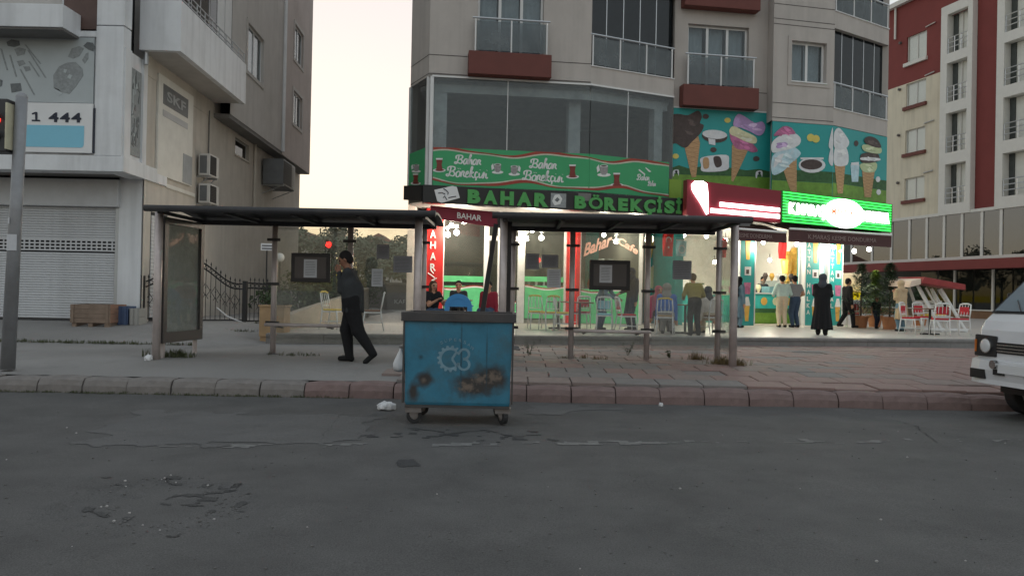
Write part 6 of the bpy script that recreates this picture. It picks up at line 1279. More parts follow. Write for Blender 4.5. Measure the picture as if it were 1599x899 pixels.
# ------------------------------------------------------------------ blue waste container
mat('bin_blue', (0.030, 0.142, 0.215, 1), 0.42, 0.22, 3.0, 0.08, 25, dirt=(0.045, 0.085, 0.10, 1), dirtamt=0.75, dscale=2.5, metal=0.0); mat('bin_rim', (0.045, 0.043, 0.043, 1), 0.6, 0.25, 6.0, dirt=(0.10, 0.07, 0.05, 1)); mat('bin_inside', (0.02, 0.022, 0.024, 1), 0.8)
mat('bin_steel', (0.16, 0.15, 0.145, 1), 0.5, 0.2, 6.0, metal=0.4, dirt=(0.10, 0.06, 0.04, 1)); mat('rubber', (0.02, 0.02, 0.021, 1), 0.7, 0.2); mat('emblem', (0.13, 0.22, 0.27, 1), 0.6, 0.3, 12.0); mat('bag_white', (0.50, 0.51, 0.53, 1), 0.45, 0.1, 10.0)
# blistered rust on the front sheet: marks with shapes of their own
m = MATS['bin_blue']; n_, l_ = m.node_tree.nodes, m.node_tree.links; bs_ = n_['Principled BSDF']; src = bs_.inputs['Base Color'].links[0].from_socket
D0 = 8.62
BA, BB_ = ond(628, 640, D0), ond(799, 640, D0)
BX0, BX1 = BA.x, BB_.x; BW = BX1 - BX0; BZ0, BZ1 = ond(710, 633, D0).z, ond(710, 496, D0).z
tc = n_.new('ShaderNodeTexCoord')
def spot(cx, cz, rx, rz, inner, outer, colr, seed, rag=1.3):
    global src
    sep = n_.new('ShaderNodeSeparateXYZ'); l_.new(tc.outputs['Object'], sep.inputs[0])
    nz = n_.new('ShaderNodeTexNoise'); nz.inputs['Scale'].default_value = 9 if rag < 2 else 22; nz.inputs['Detail'].default_value = 6; l_.new(tc.outputs['Object'], nz.inputs['Vector'])
    def math_(op, a, b=None):
        q = n_.new('ShaderNodeMath'); q.operation = op
        for i, v in enumerate((a, b)):
            if v is None: continue
            if isinstance(v, (int, float)): q.inputs[i].default_value = v
            else: l_.new(v, q.inputs[i])
        return q.outputs[0]
    dx = math_('DIVIDE', math_('SUBTRACT', sep.outputs[0], cx), rx); dz = math_('DIVIDE', math_('SUBTRACT', sep.outputs[2], cz), rz)
    d = math_('SQRT', math_('ADD', math_('MULTIPLY', dx, dx), math_('MULTIPLY', dz, dz))); d = math_('ADD', d, math_('MULTIPLY', math_('SUBTRACT', nz.outputs[0], 0.5), rag))
    mr = n_.new('ShaderNodeMapRange'); mr.inputs[1].default_value = outer; mr.inputs[2].default_value = inner; l_.new(d, mr.inputs[0])
    mx = n_.new('ShaderNodeMix'); mx.data_type = 'RGBA'; l_.new(mr.outputs[0], mx.inputs[0]); l_.new(src, mx.inputs[6]); mx.inputs[7].default_value = colr; src = mx.outputs[2]
def bp_(px, py): q = ond(px, py, D0); return q.x, q.z
for (px, py, rx, rz) in ((735, 603, .20, .13), (765, 592, .19, .16), (662, 593, .09, .09), (645, 612, .06, .1)): x, z = bp_(px, py); spot(x, z, rx, rz, 0.55, 1.35, (0.045, 0.043, 0.042, 1), 1)
for (px, py, rx, rz) in ((729, 605, .10, .06), (770, 588, .11, .06), (748, 592, .07, .05), (661, 594, .035, .035)): x, z = bp_(px, py); spot(x, z, rx, rz, 0.2, 1.2, (0.17, 0.135, 0.11, 1), 2, 3.6 if px > 700 else 1.6)
for (px, py, rx, rz) in ((725, 500, .5, .05), (720, 560, .012, .5), (657, 557, .03, .03), (760, 560, .012, .35)): x, z = bp_(px, py); spot(x, z, rx, rz, 0.2, 1.2, (0.028, 0.075, 0.105, 1), 3)
l_.new(src, bs_.inputs['Base Color'])
BIN = thing('waste_container', ((BX0 + BX1) / 2, D0 + .4, 0.0), 'dented blue steel waste container with rust spots on four wheels at the kerb', 'waste container')
# body: tub narrowing downward with folded front sheet
dep = 0.82; ins = 0.035
b = MB()
def ring(x0, x1, y0, y1, z): return [(x0, y0, z), (x1, y0, z), (x1, y1, z), (x0, y1, z)]
lev = [(BZ0, ins), (BZ0 + 0.03, ins - 0.012), (lerp(BZ0, BZ1, .3), ins * 0.66), (lerp(BZ0, BZ1, .6), ins * .35), (BZ1, 0.0)]
vs = []
for z, i_ in lev: vs += ring(BX0 + i_, BX1 - i_, D0 + i_ * .8, D0 + dep - i_ * 2, z)
fs = [(k * 4 + j, k * 4 + (j + 1) % 4, (k + 1) * 4 + (j + 1) % 4, (k + 1) * 4 + j) for k in range(len(lev) - 1) for j in range(4)] + [(3, 2, 1, 0)]
b.add(vs, fs); b.build('tub', 'bin_blue', BIN, bevel=0.0)
b = MB(); t_ = 0.02
b.add(ring(BX0 + t_, BX1 - t_, D0 + t_, D0 + dep - t_, BZ1 - 0.001) + ring(BX0 + .06, BX1 - .06, D0 + .06, D0 + dep - .06, BZ0 + .05), [(0, 4, 5, 1), (1, 5, 6, 2), (2, 6, 7, 3), (3, 7, 4, 0), (4, 7, 6, 5)]); b.build('inside', 'bin_inside', BIN)
b = MB(); o_ = 0.03; rz0, rz1 = BZ1 - 0.045, BZ1 + 0.055
for qd in ((BX0 - o_, BX1 + o_, D0 - o_, D0 + .012), (BX0 - o_, BX1 + o_, D0 + dep - .012, D0 + dep + o_), (BX0 - o_, BX0 + .012, D0 + .0125, D0 + dep - .0125), (BX1 - .012, BX1 + o_, D0 + .0125, D0 + dep - .0125)): b.box(qd[0], qd[1], qd[2], qd[3], rz0, rz1)
b.build('rim', 'bin_rim', BIN, bevel=0.006)
for sx_, sg_ in ((BX0 + .012, -1), (BX1 - .012, 1)):
    b = MB(); b.box(min(sx_, sx_ + sg_ * .02), max(sx_, sx_ + sg_ * .02), D0 - .004, D0 + .06, BZ0 + .02, rz0 - .002); b.build('corner_strip', 'bin_rim', BIN)
    z = ond(620, 539, D0 + .35).z; xx = BX0 - .0 if sg_ < 0 else BX1
    MB().tube([(xx - sg_ * .03, D0 + .25, z), (xx + sg_ * .075, D0 + .25, z - .01), (xx + sg_ * .085, D0 + .4, z - .01), (xx + sg_ * .075, D0 + .55, z - .01), (xx - sg_ * .03, D0 + .55, z)], 0.014, 8).build('lifting_handle', 'bin_steel', BIN)
b = MB(); b.box(BX0 + ins - .01, BX1 - ins + .01, D0 + .01, D0 + dep - .08, BZ0 - .03, BZ0 - .002); b.build('base_frame', 'bin_rim', BIN)
for i, (x, y) in enumerate(((BX0 + .12, D0 + .1), (BX1 - .1, D0 + .12), (BX0 + .14, D0 + dep - .16), (BX1 - .16, D0 + dep - .16))):
    R_ = 0.085; w = thing('caster', (x, y, 0), None, None); w.parent = BIN; w.location = Vector((x, y, 0)) - BIN.location
    MB().box(x - .09, x + .09, y - .07, y + .07, BZ0 - .09, BZ0 - .032).build('mount_plate', 'bin_steel', w)
    b = MB(); b.hexa([(x - .03, y - .045, R_ * .8), (x + .03, y - .045, R_ * .8), (x + .06, y - .045, BZ0 - .09), (x - .06, y - .045, BZ0 - .09), (x - .03, y - .038, R_ * .8), (x + .03, y - .038, R_ * .8), (x + .06, y - .038, BZ0 - .09), (x - .06, y - .038, BZ0 - .09)]); b.hexa([(x - .03, y + .038, R_ * .8), (x + .03, y + .038, R_ * .8), (x + .06, y + .038, BZ0 - .09), (x - .06, y + .038, BZ0 - .09), (x - .03, y + .045, R_ * .8), (x + .03, y + .045, R_ * .8), (x + .06, y + .045, BZ0 - .09), (x - .06, y + .045, BZ0 - .09)]); b.build('fork', 'bin_steel', w)
    a_ = 0.5 if i % 2 else 1.9; dx, dy = math.cos(a_) * .028, math.sin(a_) * .028
    b = MB(); b.tube([(x - dx, y - dy, R_), (x + dx, y + dy, R_)], R_, 18); b.build('wheel', 'rubber', w, bevel=0.008); b = MB(); b.tube([(x - dx * 1.2, y - dy * 1.2, R_), (x + dx * 1.2, y + dy * 1.2, R_)], R_ * .5, 12); b.build('hub', 'bin_steel', w)
# emblem: toothed C and a rounded 3
cx, cz = bp_(703, 560); sc = 0.0072 * 1.15
def inset(z): return ins * max(0, (BZ1 - z) / (BZ1 - BZ0)) * .8
def fp(x, z, l=0.0035): return (x, D0 + inset(z) - l, z)
b = MB(); N = 64; vs = []; R1, R2 = 0.098, 0.128
for k in range(N + 1):
    a = math.radians(52 + 256 * k / N); tooth = 0.022 if (k // 3) % 2 == 0 else 0.0
    ro = R2 + tooth; vs += [fp(cx - .0 + R1 * math.cos(a), cz + R1 * math.sin(a)), fp(cx + ro * math.cos(a), cz + ro * math.sin(a))]
b.add(vs, [(2 * k, 2 * k + 2, 2 * k + 3, 2 * k + 1) for k in range(N)])
path = [(cx + .075, cz + .085), (cx + .02, cz + .0), (cx + .075, cz - .085)]
def strip(b, pts, w):
    for (xa, za), (xb, zb) in zip(pts, pts[1:]):
        d = math.hypot(xb - xa, zb - za); nx_, nz_ = -(zb - za) / d * w, (xb - xa) / d * w; b.quad(fp(xa - nx_, za - nz_, .0042), fp(xb - nx_, zb - nz_, .0042), fp(xb + nx_, zb + nz_, .0042), fp(xa + nx_, za + nz_, .0042))
strip(b, path, .013)
cx3 = cx + .155
strip(b, [(cx3 - .07 + .0, cz + .05)] + [(cx3 + .055 * math.cos(math.radians(a)) , cz + .055 + .055 * math.sin(math.radians(a))) for a in range(150, -75, -15)] + [(cx3 - .01, cz)] , .014)
strip(b, [(cx3 - .01, cz)] + [(cx3 + .06 * math.cos(math.radians(a)), cz - .06 + .06 * math.sin(math.radians(a))) for a in range(75, -200, -15)] + [(cx + .075, cz - .085)], .014)
b.build('emblem', 'emblem', BIN)
for i, ch in enumerate('SÜPERSAN'[:8]):
    a = math.radians(128 - i * 13); rr_ = .235; x, z = cx + .05 + rr_ * math.cos(a), cz - .0 + rr_ * math.sin(a) * .85
    t_ = math.radians(90) ; put_text('emblem_letter', ch, fp(x - .014, z), Vector((.028, 0, -.028 * math.cos(a) * .8)), Vector((.03 * math.cos(a) * .6, 0, .034)), 'emblem', BIN, ext=0.001, lift=0.0005)
# rubbish in the bin, bags
def crumple(name, p, s, seed, label, m='bag_white', cat='litter', stretch=(1, 1, 1)):
    r = random.Random(seed); bm = bmesh.new(); bmesh.ops.create_icosphere(bm, subdivisions=3, radius=1)
    for v in bm.verts:
        c = v.co; f_ = 1 + 0.22 * math.sin(c.x * 5 + seed) * math.cos(c.y * 6 + seed * 2) + r.uniform(-.1, .1); v.co = Vector((c.x * f_ * stretch[0], c.y * f_ * stretch[1], max(-0.55, c.z) * f_ * stretch[2])) * s
    me = bpy.data.meshes.new(name); bm.to_mesh(me); bm.free(); me.materials.append(MATS[m]); o = link(name, me); o.location = p; return tag(o, label, cat)
p = onz(603, 640, 0); crumple('crumpled_paper', (p.x, p.y, .045), .085, 3, 'crumpled white paper on the asphalt left of the blue bin', stretch=(1.25, .8, .7))
p = onz(232, 560, .3); crumple('crumpled_paper', (p.x, p.y, .31), .06, 5, 'small white litter at the foot of the poster case')
p = onz(1032, 634, 0); crumple('pebble', (p.x, p.y, .02), .03, 8, 'white pebble in the gutter right of the bin', cat='stone')
def bag(p, h, w, label):
    prof = []; b = MB(); n = 14; r = random.Random(4); L_ = [(0.02, 1.0), (0.12, .93), (0.22, .8), (0.55, .55), (0.85, .35), (1.0, .18), (.8, .04), (.2, 0.0)]
    vs = []
    for rr_, z in L_:
        for k in range(n): a = 2 * math.pi * k / n; q = w * rr_ * (1 + .14 * math.sin(3 * a + z * 7)); vs.append((p[0] + q * math.cos(a), p[1] + q * .55 * math.sin(a), p[2] - h + h * z + .012 * math.sin(5 * a)))
    b.add(vs, [(i * n + k, i * n + (k + 1) % n, (i + 1) * n + (k + 1) % n, (i + 1) * n + k) for i in range(len(L_) - 1) for k in range(n)]); o = b.build('plastic_bag', 'bag_white', smooth=True); return tag(o, label, 'bag')
bag((BX0 - .085, D0 + .4, ond(612, 541, D0 + .4).z), 0.285, .105, 'knotted white plastic bag hanging from the handle of the blue bin')
# ------------------------------------------------------------------ traffic light pole
mat('galv', (0.20, 0.205, 0.215, 1), 0.5, 0.15, 4.0, metal=0.3, dirt=(0.12, 0.11, 0.10, 1)); mat('lens_off', (0.02, 0.02, 0.02, 1), 0.2)
TL = thing('traffic_light', onz(12, 576, .24), 'grey pole with a red traffic light at the left edge of the pavement', 'traffic light')
d = TL.location.y; base = Vector(TL.location); top = ond(34, 153, d)
pole = MB().tube([base, base.lerp(top, .55), top], [.098, .085, .08], 14).build('pole', 'galv', TL, smooth=True); MB().ball(top, .08, 12).build('pole_cap', 'galv', pole, smooth=True)
for py0, py1 in ((366, 391), (340, 350)):
    c = base.lerp(top, (575 - (py0 + py1) / 2) / 422); h = (py1 - py0) / FPX * d / 2; b = MB(); n = 8
    b.add([(c.x + .0935 * math.sin(a_), c.y - .0935 * math.cos(a_), c.z + s_ * h) for s_ in (-1, 1) for a_ in [(-.9 + 1.8 * k / n) * (1 if py0 > 360 else .35) - (0 if py0 > 360 else .6) for k in range(n + 1)]], [(k, k + 1, n + 2 + k, n + 1 + k) for k in range(n)]); b.build('sticker', 'paper', pole, smooth=True)
hx = ond(24, 200, d); w_ = .30
hd = MB().box(hx.x - .36, hx.x - .02, d - .16, d + .1, ond(10, 240, d).z, ond(10, 158, d).z).build('lamp_housing', 'dark_plastic', TL, bevel=.02)
MB().box(hx.x - .019, hx.x + .005, d - .2, d - .02, ond(10, 236, d).z, ond(10, 165, d).z).build('housing_edge', mat('edge_cream', (.4, .38, .28, 1), .5), hd)
lz = ond(5, 190, d).z
MB().tube([(hx.x - .19, d - .162, lz), (hx.x - .19, d - .175, lz)], .085, 20).build('red_lens', glow('lamp_red', (1, .03, .02, 1), .5), hd); MB().tube([(hx.x - .19, d - .162, lz - .26), (hx.x - .19, d - .175, lz - .26)], .085, 20).build('green_lens', 'lens_off', hd)
for z in (lz, lz - .26):
    b = MB(); n = 12; vs = []
    for k in range(n + 1): a = math.pi * k / n; vs += [(hx.x - .19 + .1 * math.cos(a), d - .165, z + .1 * math.sin(a)), (hx.x - .19 + .1 * math.cos(a), d - .30, z + .1 * math.sin(a) + .01)]
    b.add(vs, [(2 * k, 2 * k + 1, 2 * k + 3, 2 * k + 2) for k in range(n)]); b.build('visor', 'dark_plastic', hd)
MB().box(hx.x - .09, hx.x + .02, d - .03, d + .03, lz - .34, lz - .3).build('bracket', 'galv', TL)
# the opposite signals, behind the photographer: their red lamps show in the shelter glass
for px, py, yy, lb in ((514, 382, -4.0, 'red traffic light across the road reflected in the left shelter glass'), (840, 406, -6.0, 'red traffic light across the road reflected in the right shelter glass')):
    q = ond(px, py, 2 * (YB - 0.075) - yy); t = thing('traffic_light', (q.x, yy, 0), lb, 'traffic light', 'signals across the road')
    MB().tube([(q.x + .25, yy, 0), (q.x + .25, yy, q.z + .6)], [.09, .07], 12).build('pole', 'galv', t, smooth=True)
    hh_ = MB().box(q.x - .16, q.x + .16, yy - .1, yy + .1, q.z - .75, q.z + .18).build('lamp_housing', 'dark_plastic', t, bevel=.02)
    MB().tube([(q.x, yy + .101, q.z), (q.x, yy + .12, q.z)], .12, 20).build('red_lens', glow('signal_red', (1, .02, .015, 1), 9.0), hh_)
    for dz in (.29, .58): MB().tube([(q.x, yy + .101, q.z - dz), (q.x, yy + .12, q.z - dz)], .12, 20).build('dark_lens', 'lens_off', hh_)
# ------------------------------------------------------------------ iron fence and gate
def fence_run(name, A, B_, zb, h0, h1, n, label, swoop=False, cat='fence'):
    A, B_ = Vector(A), Vector(B_); t = thing(name, A, label, cat); F_ = Frame(A, B=B_); L_ = F_.len
    hh = lambda u: lerp(h0, h1, u) if not swoop else lerp(h0, h1, 0.5 - 0.5 * math.cos(math.pi * min(1, u * 1.1)))
    for dz in (0.0, -.13): MB(F_).tube([(L_ * i / 16, 0, zb + hh(i / 16) + dz) for i in range(17)], .018, 6).build('top_rail', 'black_iron', t)
    MB(F_).tube([(0, 0, zb + .12), (L_, 0, zb + .12)], .018, 6).build('bottom_rail', 'black_iron', t)
    for i in range(n):
        u = (i + .5) / n; x = L_ * u; b = MB(F_); b.tube([(x, 0, zb + .12), (x, 0, zb + hh(u) + .07)], .009, 5); b.lathe([(.009, 0), (.02, .03), (.0, .1)], 6, x, 0, cz=zb + hh(u) + .06)
        for z in (.5, .62): b.ball((x, 0, zb + hh(u) * z), .02, 6)
        b.build('bar', 'black_iron', t)
        if i < n - 1:
            b = MB(F_); xc = L_ * (i + 1) / n; z = zb + hh((i + 1) / n) - .065; b.tube([(xc + .045 * math.cos(k * .7), 0, z + .045 * math.sin(k * .7)) for k in range(10)], .008, 5)
            z = zb + hh(u) * .55; b.tube([(xc + .035 * math.sin(k * .8) * (1 if i % 2 else -1), 0, z + .035 * (k - 5)) for k in range(11)], .008, 5); b.build('scroll', 'black_iron', t)
    return t, F_, L_
def iron_post(p, h, label): return tag(MB().box(p[0] - .055, p[0] + .055, p[1] - .055, p[1] + .055, p[2], p[2] + h).build('gate_post', 'black_iron', bevel=.008), label, 'post', 'black gate posts')
fz_ = .6
a = ond(222, 440, 18.6); iron_post((a.x, 18.6, fz_), 1.12, 'black gate post at the shop corner')
c = ond(383, 440, 19.9); iron_post((c.x, 19.9, .5), 1.15, 'black gate post between gate and short fence')
fence_run('iron_fence', (a.x + .08, 18.62, 0), (ond(300, 440, 19.2).x, 19.2, 0), .56, 1.02, 1.5, 9, 'black iron fence between the shop corner and the poster case')
fence_run('iron_gate', (ond(302, 440, 19.22).x, 19.22, 0), (c.x - .07, 19.88, 0), .52, 1.62, 1.05, 10, 'black iron gate with swooping top rail and scrolls', True, 'gate')
fence_run('iron_fence', (c.x + .07, 19.92, 0), (ond(428, 440, 20.3).x, 20.3, 0), .5, 1.1, 1.08, 6, 'short black iron fence right of the gate beside the planter')
MB_ = MB(); g0 = ond(338, 480, 19.4); g1 = ond(380, 504, 19.8); tag(MB().tube([g0, g0.lerp(g1, .4) + Vector((0, 0, -.07)), g1], .02, 6).build('hand_rail', 'rail_metal'), 'thin pale handrail curving down behind the gate', 'handrail')
# street name plate and lamp globe
t = thing('street_sign', ond(417, 440, 19.5), 'small white street name plate on a thin post behind the shelter', 'sign'); q = ond(417, 386, 19.5)
MB().tube([(q.x + .0, 19.5, .5), (q.x, 19.5, q.z)], .02, 6).build('post', 'black_iron', t); pl_ = MB().box(ond(408, 386, 19.5).x, ond(428, 386, 19.5).x, 19.46, 19.475, ond(410, 391, 19.5).z, ond(410, 380, 19.5).z).build('plate', 'sign_white', t)
for z_ in (383.5, 388): MB().box(ond(410, 386, 19.5).x, ond(426, 386, 19.5).x, 19.452, 19.458, ond(410, z_ + 1, 19.5).z, ond(410, z_ - 1, 19.5).z).build('print_lines', 'ink', pl_)
t = thing('garden_lamp', ond(437, 460, 22), 'white globe lamp on a short post behind the shelter', 'lamp'); q = ond(437, 402, 22.0)
MB().tube([(q.x, 22, .5), (q.x, 22, q.z - .1)], .03, 8).build('post', 'black_iron', t); MB().ball(q, .13, 14).build('globe', 'white_plastic', t, smooth=True)
# ------------------------------------------------------------------ crates and planter
mat('crate_wood', (0.17, 0.125, 0.095, 1), 0.8, 0.25, 4.0, dirt=(0.09, 0.065, 0.05, 1)); mat('crate_end', (0.20, 0.115, 0.08, 1), 0.8, 0.25, 4.0); mat('crate_blue', (0.05, 0.075, 0.14, 1), 0.6, 0.15); mat('crate_grey', (0.24, 0.235, 0.22, 1), 0.7, 0.15)
def crate(l, r_, t_, b_, d, dp, label, mf, planks=4, pallet=True):
    A, B_ = ond(l, b_, d), ond(r_, t_, d); z0 = gz(A.x, d) - .01; h = B_.z - A.z; t = thing('crate', ((A.x + B_.x) / 2, d + dp / 2, z0), label, 'crate')
    zz = z0
    if pallet:
        for u in (0.04, .5, .96): x = lerp(A.x + .05, B_.x - .05, u); MB().box(x - .05, x + .05, d + .02, d + dp, zz, zz + .09).build('skid', 'crate_wood', t)
        zz += .092
    for i in range(planks):
        za, zb_ = lerp(zz, z0 + h, i / planks) + .004, lerp(zz, z0 + h, (i + 1) / planks) - .004
        MB().box(A.x, B_.x, d, d + .025, za, zb_).build('plank', mf, t); MB().box(B_.x - .025, B_.x, d + .027, d + dp, za, zb_).build('plank', 'crate_end' if mf == 'crate_wood' else mf, t); MB().box(A.x, A.x + .025, d + .027, d + dp, za, zb_).build('plank', mf, t); MB().box(A.x + .03, B_.x - .03, d + dp - .027, d + dp, za, zb_).build('plank', mf, t)
    for x in (A.x + .03, B_.x - .09): MB().box(x, x + .06, d - .02, d - .001, zz, z0 + h).build('batten', mf, t)
crate(109, 172, 474, 508, 17.6, .75, 'weathered wooden pallet crate in front of the closed shutter', 'crate_wood'); crate(183, 200, 474, 503, 18.0, .4, 'dark blue box between the wooden crate and the pier', 'crate_blue', 1, False); crate(202, 218, 476, 502, 18.0, .4, 'grey box at the foot of the white pier', 'crate_grey', 2, False)
t = thing('planter', ond(425, 500, 16.95), 'square tan planter with a bushy shrub left of the terrace', 'planter'); A, B_ = ond(406, 502, 16.95), ond(445, 478, 16.95)
for x0_, x1_ in ((A.x, lerp(A.x, B_.x, .55)), (lerp(A.x, B_.x, .57), B_.x)): MB().box(x0_, x1_, 16.9, 16.93, .42, B_.z - .02).build('panel', 'planter_tan', t)
MB().box(A.x + .01, B_.x - .01, 16.935, 17.4, .3, B_.z - .03).build('box', 'planter_tan', t); MB().box(A.x - .02, B_.x + .02, 16.88, 17.43, B_.z - .018, B_.z + .02).build('rim', 'planter_tan', t); MB().box(A.x + .05, B_.x - .05, 16.95, 17.4, .28, .42).build('foot', 'soil', t)
b = MB(); r = random.Random(6); leaf_crown(b, [((lerp(A.x, B_.x, r.random()), 17.15 + r.uniform(-.15, .15), B_.z + r.uniform(.05, .22)), (.22, .2, .14)) for _ in range(6)], 500, .04, r); b.build('shrub', 'leaf_shrub', t)
# weeds by the poster case
r = random.Random(12); b = MB(); p = onz(268, 556, .3)
for i in range(70): tuft(b, p.x + r.gauss(0, .16), p.y + r.gauss(0, .08), .29, r.uniform(.05, .17), 7, r, .8, .006)
tag(b.build('weed_clump', 'grass'), 'dark green weed clump at the foot of the poster case', 'weeds', kind='stuff')
for j, (px, py, h) in enumerate(((404, 612, .12), (474, 613, .11), (825, 556, .3), (980, 556, .28), (1045, 560, .15))):
    p = onz(px, py, .0 if py > 600 else .3); b = MB(); r = random.Random(20 + j)
    for k in range(9 if py > 600 else 6):
        a = r.uniform(0, 6.28); l = h * r.uniform(.6, 1.1); e = (p.x + math.cos(a) * l * .45, p.y + math.sin(a) * l * .25, p.z + l); b.tube([(p.x, p.y, p.z - .01), ((p.x + e[0]) / 2, (p.y + e[1]) / 2, p.z + l * .6), e], [.005, .004, .002], 4)
        for m_ in range(5): q = Vector((p.x, p.y, p.z)).lerp(Vector(e), r.uniform(.3, 1)); leaf_crown(b, [(q, (.03, .03, .03))], 2, .022, r)
    tag(b.build('weed', 'grass'), ['weed growing in a kerb joint left of the man', 'weed in the kerb joint just below the walking man', 'branching weed behind the blue bin', 'tall weed between the posts of the right shelter', 'low weed near the right end of the right shelter'][j], 'weed', 'single weeds')
# ------------------------------------------------------------------ figures: blended bone shapes skinned as one surface
def surface(prims, vox, k=0.02):
    """prims: (a, b, ra, rb, mat, squash(y), clip_lo, clip_hi, cut) -> verts, quads, mats"""
    A = np.array([p[0] for p in prims]); B = np.array([p[1] for p in prims]); Rm = np.array([max(p[2], p[3]) for p in prims])
    lo = np.minimum(A, B).min(0) - Rm.max() - 3 * vox if 0 else (np.minimum(A, B) - Rm[:, None]).min(0) - 3 * vox
    hi = (np.maximum(A, B) + Rm[:, None]).max(0) + 3 * vox
    n = np.ceil((hi - lo) / vox).astype(int) + 1
    F = np.full(n, 1.0, np.float32); RAW = np.full(n, 1.0, np.float32); ID = np.zeros(n, np.int16)
    ax = [lo[i] + vox * np.arange(n[i]) for i in range(3)]
    for p in prims:
        a, b, ra, rb, mi = np.array(p[0], float), np.array(p[1], float), p[2], p[3], p[4]; o = p[5] if len(p) > 5 else {}
        r = max(ra, rb) + 0.06 * (1 if not o.get('thin') else 0.4)
        i0 = np.maximum(0, np.floor((np.minimum(a, b) - r - lo) / vox).astype(int)); i1 = np.minimum(n, np.ceil((np.maximum(a, b) + r - lo) / vox).astype(int) + 1)
        X, Y, Z = np.meshgrid(ax[0][i0[0]:i1[0]], ax[1][i0[1]:i1[1]], ax[2][i0[2]:i1[2]], indexing='ij')
        sq = o.get('sq', 1.0); px, py, pz = X - a[0], (Y - a[1]), Z - a[2]; ba = b - a; L2 = ba @ ba + 1e-9
        t = np.clip((px * ba[0] + py * ba[1] + pz * ba[2]) / L2, 0, 1)
        dx, dy, dz = px - t * ba[0], (py - t * ba[1]) / sq, pz - t * ba[2]
        d = np.sqrt(dx * dx + dy * dy + dz * dz) - (ra + (rb - ra) * t)
        if sq < 1: d = d * (0.5 + 0.5 * sq)
        if 'lo' in o: d = np.maximum(d, o['lo'] - Z)
        if 'hi' in o: d = np.maximum(d, Z - o['hi'])
        if 'fold' in o: d = d + o['fold'] * np.sin(np.arctan2(Y - a[1], X - a[0]) * o.get('nf', 9) + 1.3) * t
        s = (slice(i0[0], i1[0]), slice(i0[1], i1[1]), slice(i0[2], i1[2])); d = d.astype(np.float32)
        if o.get('cut'):
            F[s] = np.maximum(F[s], -d); continue
        f = F[s]; kk = o.get('k', k); h = np.clip(0.5 + 0.5 * (f - d) / kk, 0, 1)
        F[s] = f * (1 - h) + d * h - kk * h * (1 - h)
        m = d < RAW[s]; RAW[s] = np.where(m, d, RAW[s]); ID[s] = np.where(m, mi, ID[s])
    ins = F < 0
    c = np.zeros(tuple(n - 1), np.int8)
    for i in (0, 1):
        for j in (0, 1):
            for q in (0, 1): c += ins[i:n[0] - 1 + i, j:n[1] - 1 + j, q:n[2] - 1 + q]
    act = (c > 0) & (c < 8); cells = np.argwhere(act); vid = -np.ones(act.shape, np.int64); vid[act] = np.arange(len(cells))
    acc = np.zeros((len(cells), 3)); cnt = np.zeros(len(cells))
    cor = [(i, j, q) for i in (0, 1) for j in (0, 1) for q in (0, 1)]
    for e0 in cor:
        for d_ in range(3):
            if e0[d_]: continue
            e1 = list(e0); e1[d_] = 1
            f0 = F[cells[:, 0] + e0[0], cells[:, 1] + e0[1], cells[:, 2] + e0[2]]; f1 = F[cells[:, 0] + e1[0], cells[:, 1] + e1[1], cells[:, 2] + e1[2]]
            m = (f0 < 0) != (f1 < 0); t = np.where(m, f0 / (f0 - f1 + 1e-12), 0); P = np.array(e0, float)[None].repeat(len(cells), 0); P[:, d_] += t
            acc[m] += P[m]; cnt[m] += 1
    V = lo + vox * (cells + acc / cnt[:, None]); M = ID[cells[:, 0], cells[:, 1], cells[:, 2]]
    Q = []
    for d_ in range(3):
        u, w = [(1, 2), (2, 0), (0, 1)][d_]
        sl0 = [slice(1, n[x] - 1) for x in range(3)]; sl1 = list(sl0); sl0[d_] = slice(0, n[d_] - 1); sl1[d_] = slice(1, n[d_])
        a_, b_ = ins[tuple(sl0)], ins[tuple(sl1)]
        for sgn, mask in ((1, a_ & ~b_), (0, ~a_ & b_)):
            e = np.argwhere(mask); e[:, u] += 1; e[:, w] += 1
            def cell(du, dw): x = e.copy(); x[:, u] -= du; x[:, w] -= dw; return vid[x[:, 0], x[:, 1], x[:, 2]]
            q = np.stack([cell(1, 1), cell(0, 1), cell(0, 0), cell(1, 0)], -1); Q.append(q if sgn else q[:, ::-1])
    Q = np.concatenate(Q); return V, Q, M[Q[:, 0]]
def figure_mesh(name, layers, mats):
    vs, fs, ms = [], [], []; o = 0
    for prims, vox, k in layers:
        V, Q, M = surface(prims, vox, k); vs.append(V); fs.append(Q + o); ms.append(M); o += len(V)
    me = bpy.data.meshes.new(name); me.from_pydata(np.concatenate(vs).tolist(), [], np.concatenate(fs).tolist())
    for m in mats: me.materials.append(MATS[m])
    me.polygons.foreach_set('material_index', np.concatenate(ms).astype(np.int32)); me.polygons.foreach_set('use_smooth', [True] * len(me.polygons)); me.update(); return me
def ik(root, tgt, l1, l2, pole):
    root, tgt, pole = Vector(root), Vector(tgt), Vector(pole); d = tgt - root; L = min(d.length, (l1 + l2) * 0.999); L = max(L, abs(l1 - l2) * 1.02); u = d.normalized()
    tgt = root + u * L; a = (l1 * l1 - l2 * l2 + L * L) / (2 * L); h = math.sqrt(max(0, l1 * l1 - a * a)); p = (pole - u * pole.dot(u)); p = p.normalized() if p.length > 1e-6 else u.orthogonal()
    return root + u * a + p * h, tgt
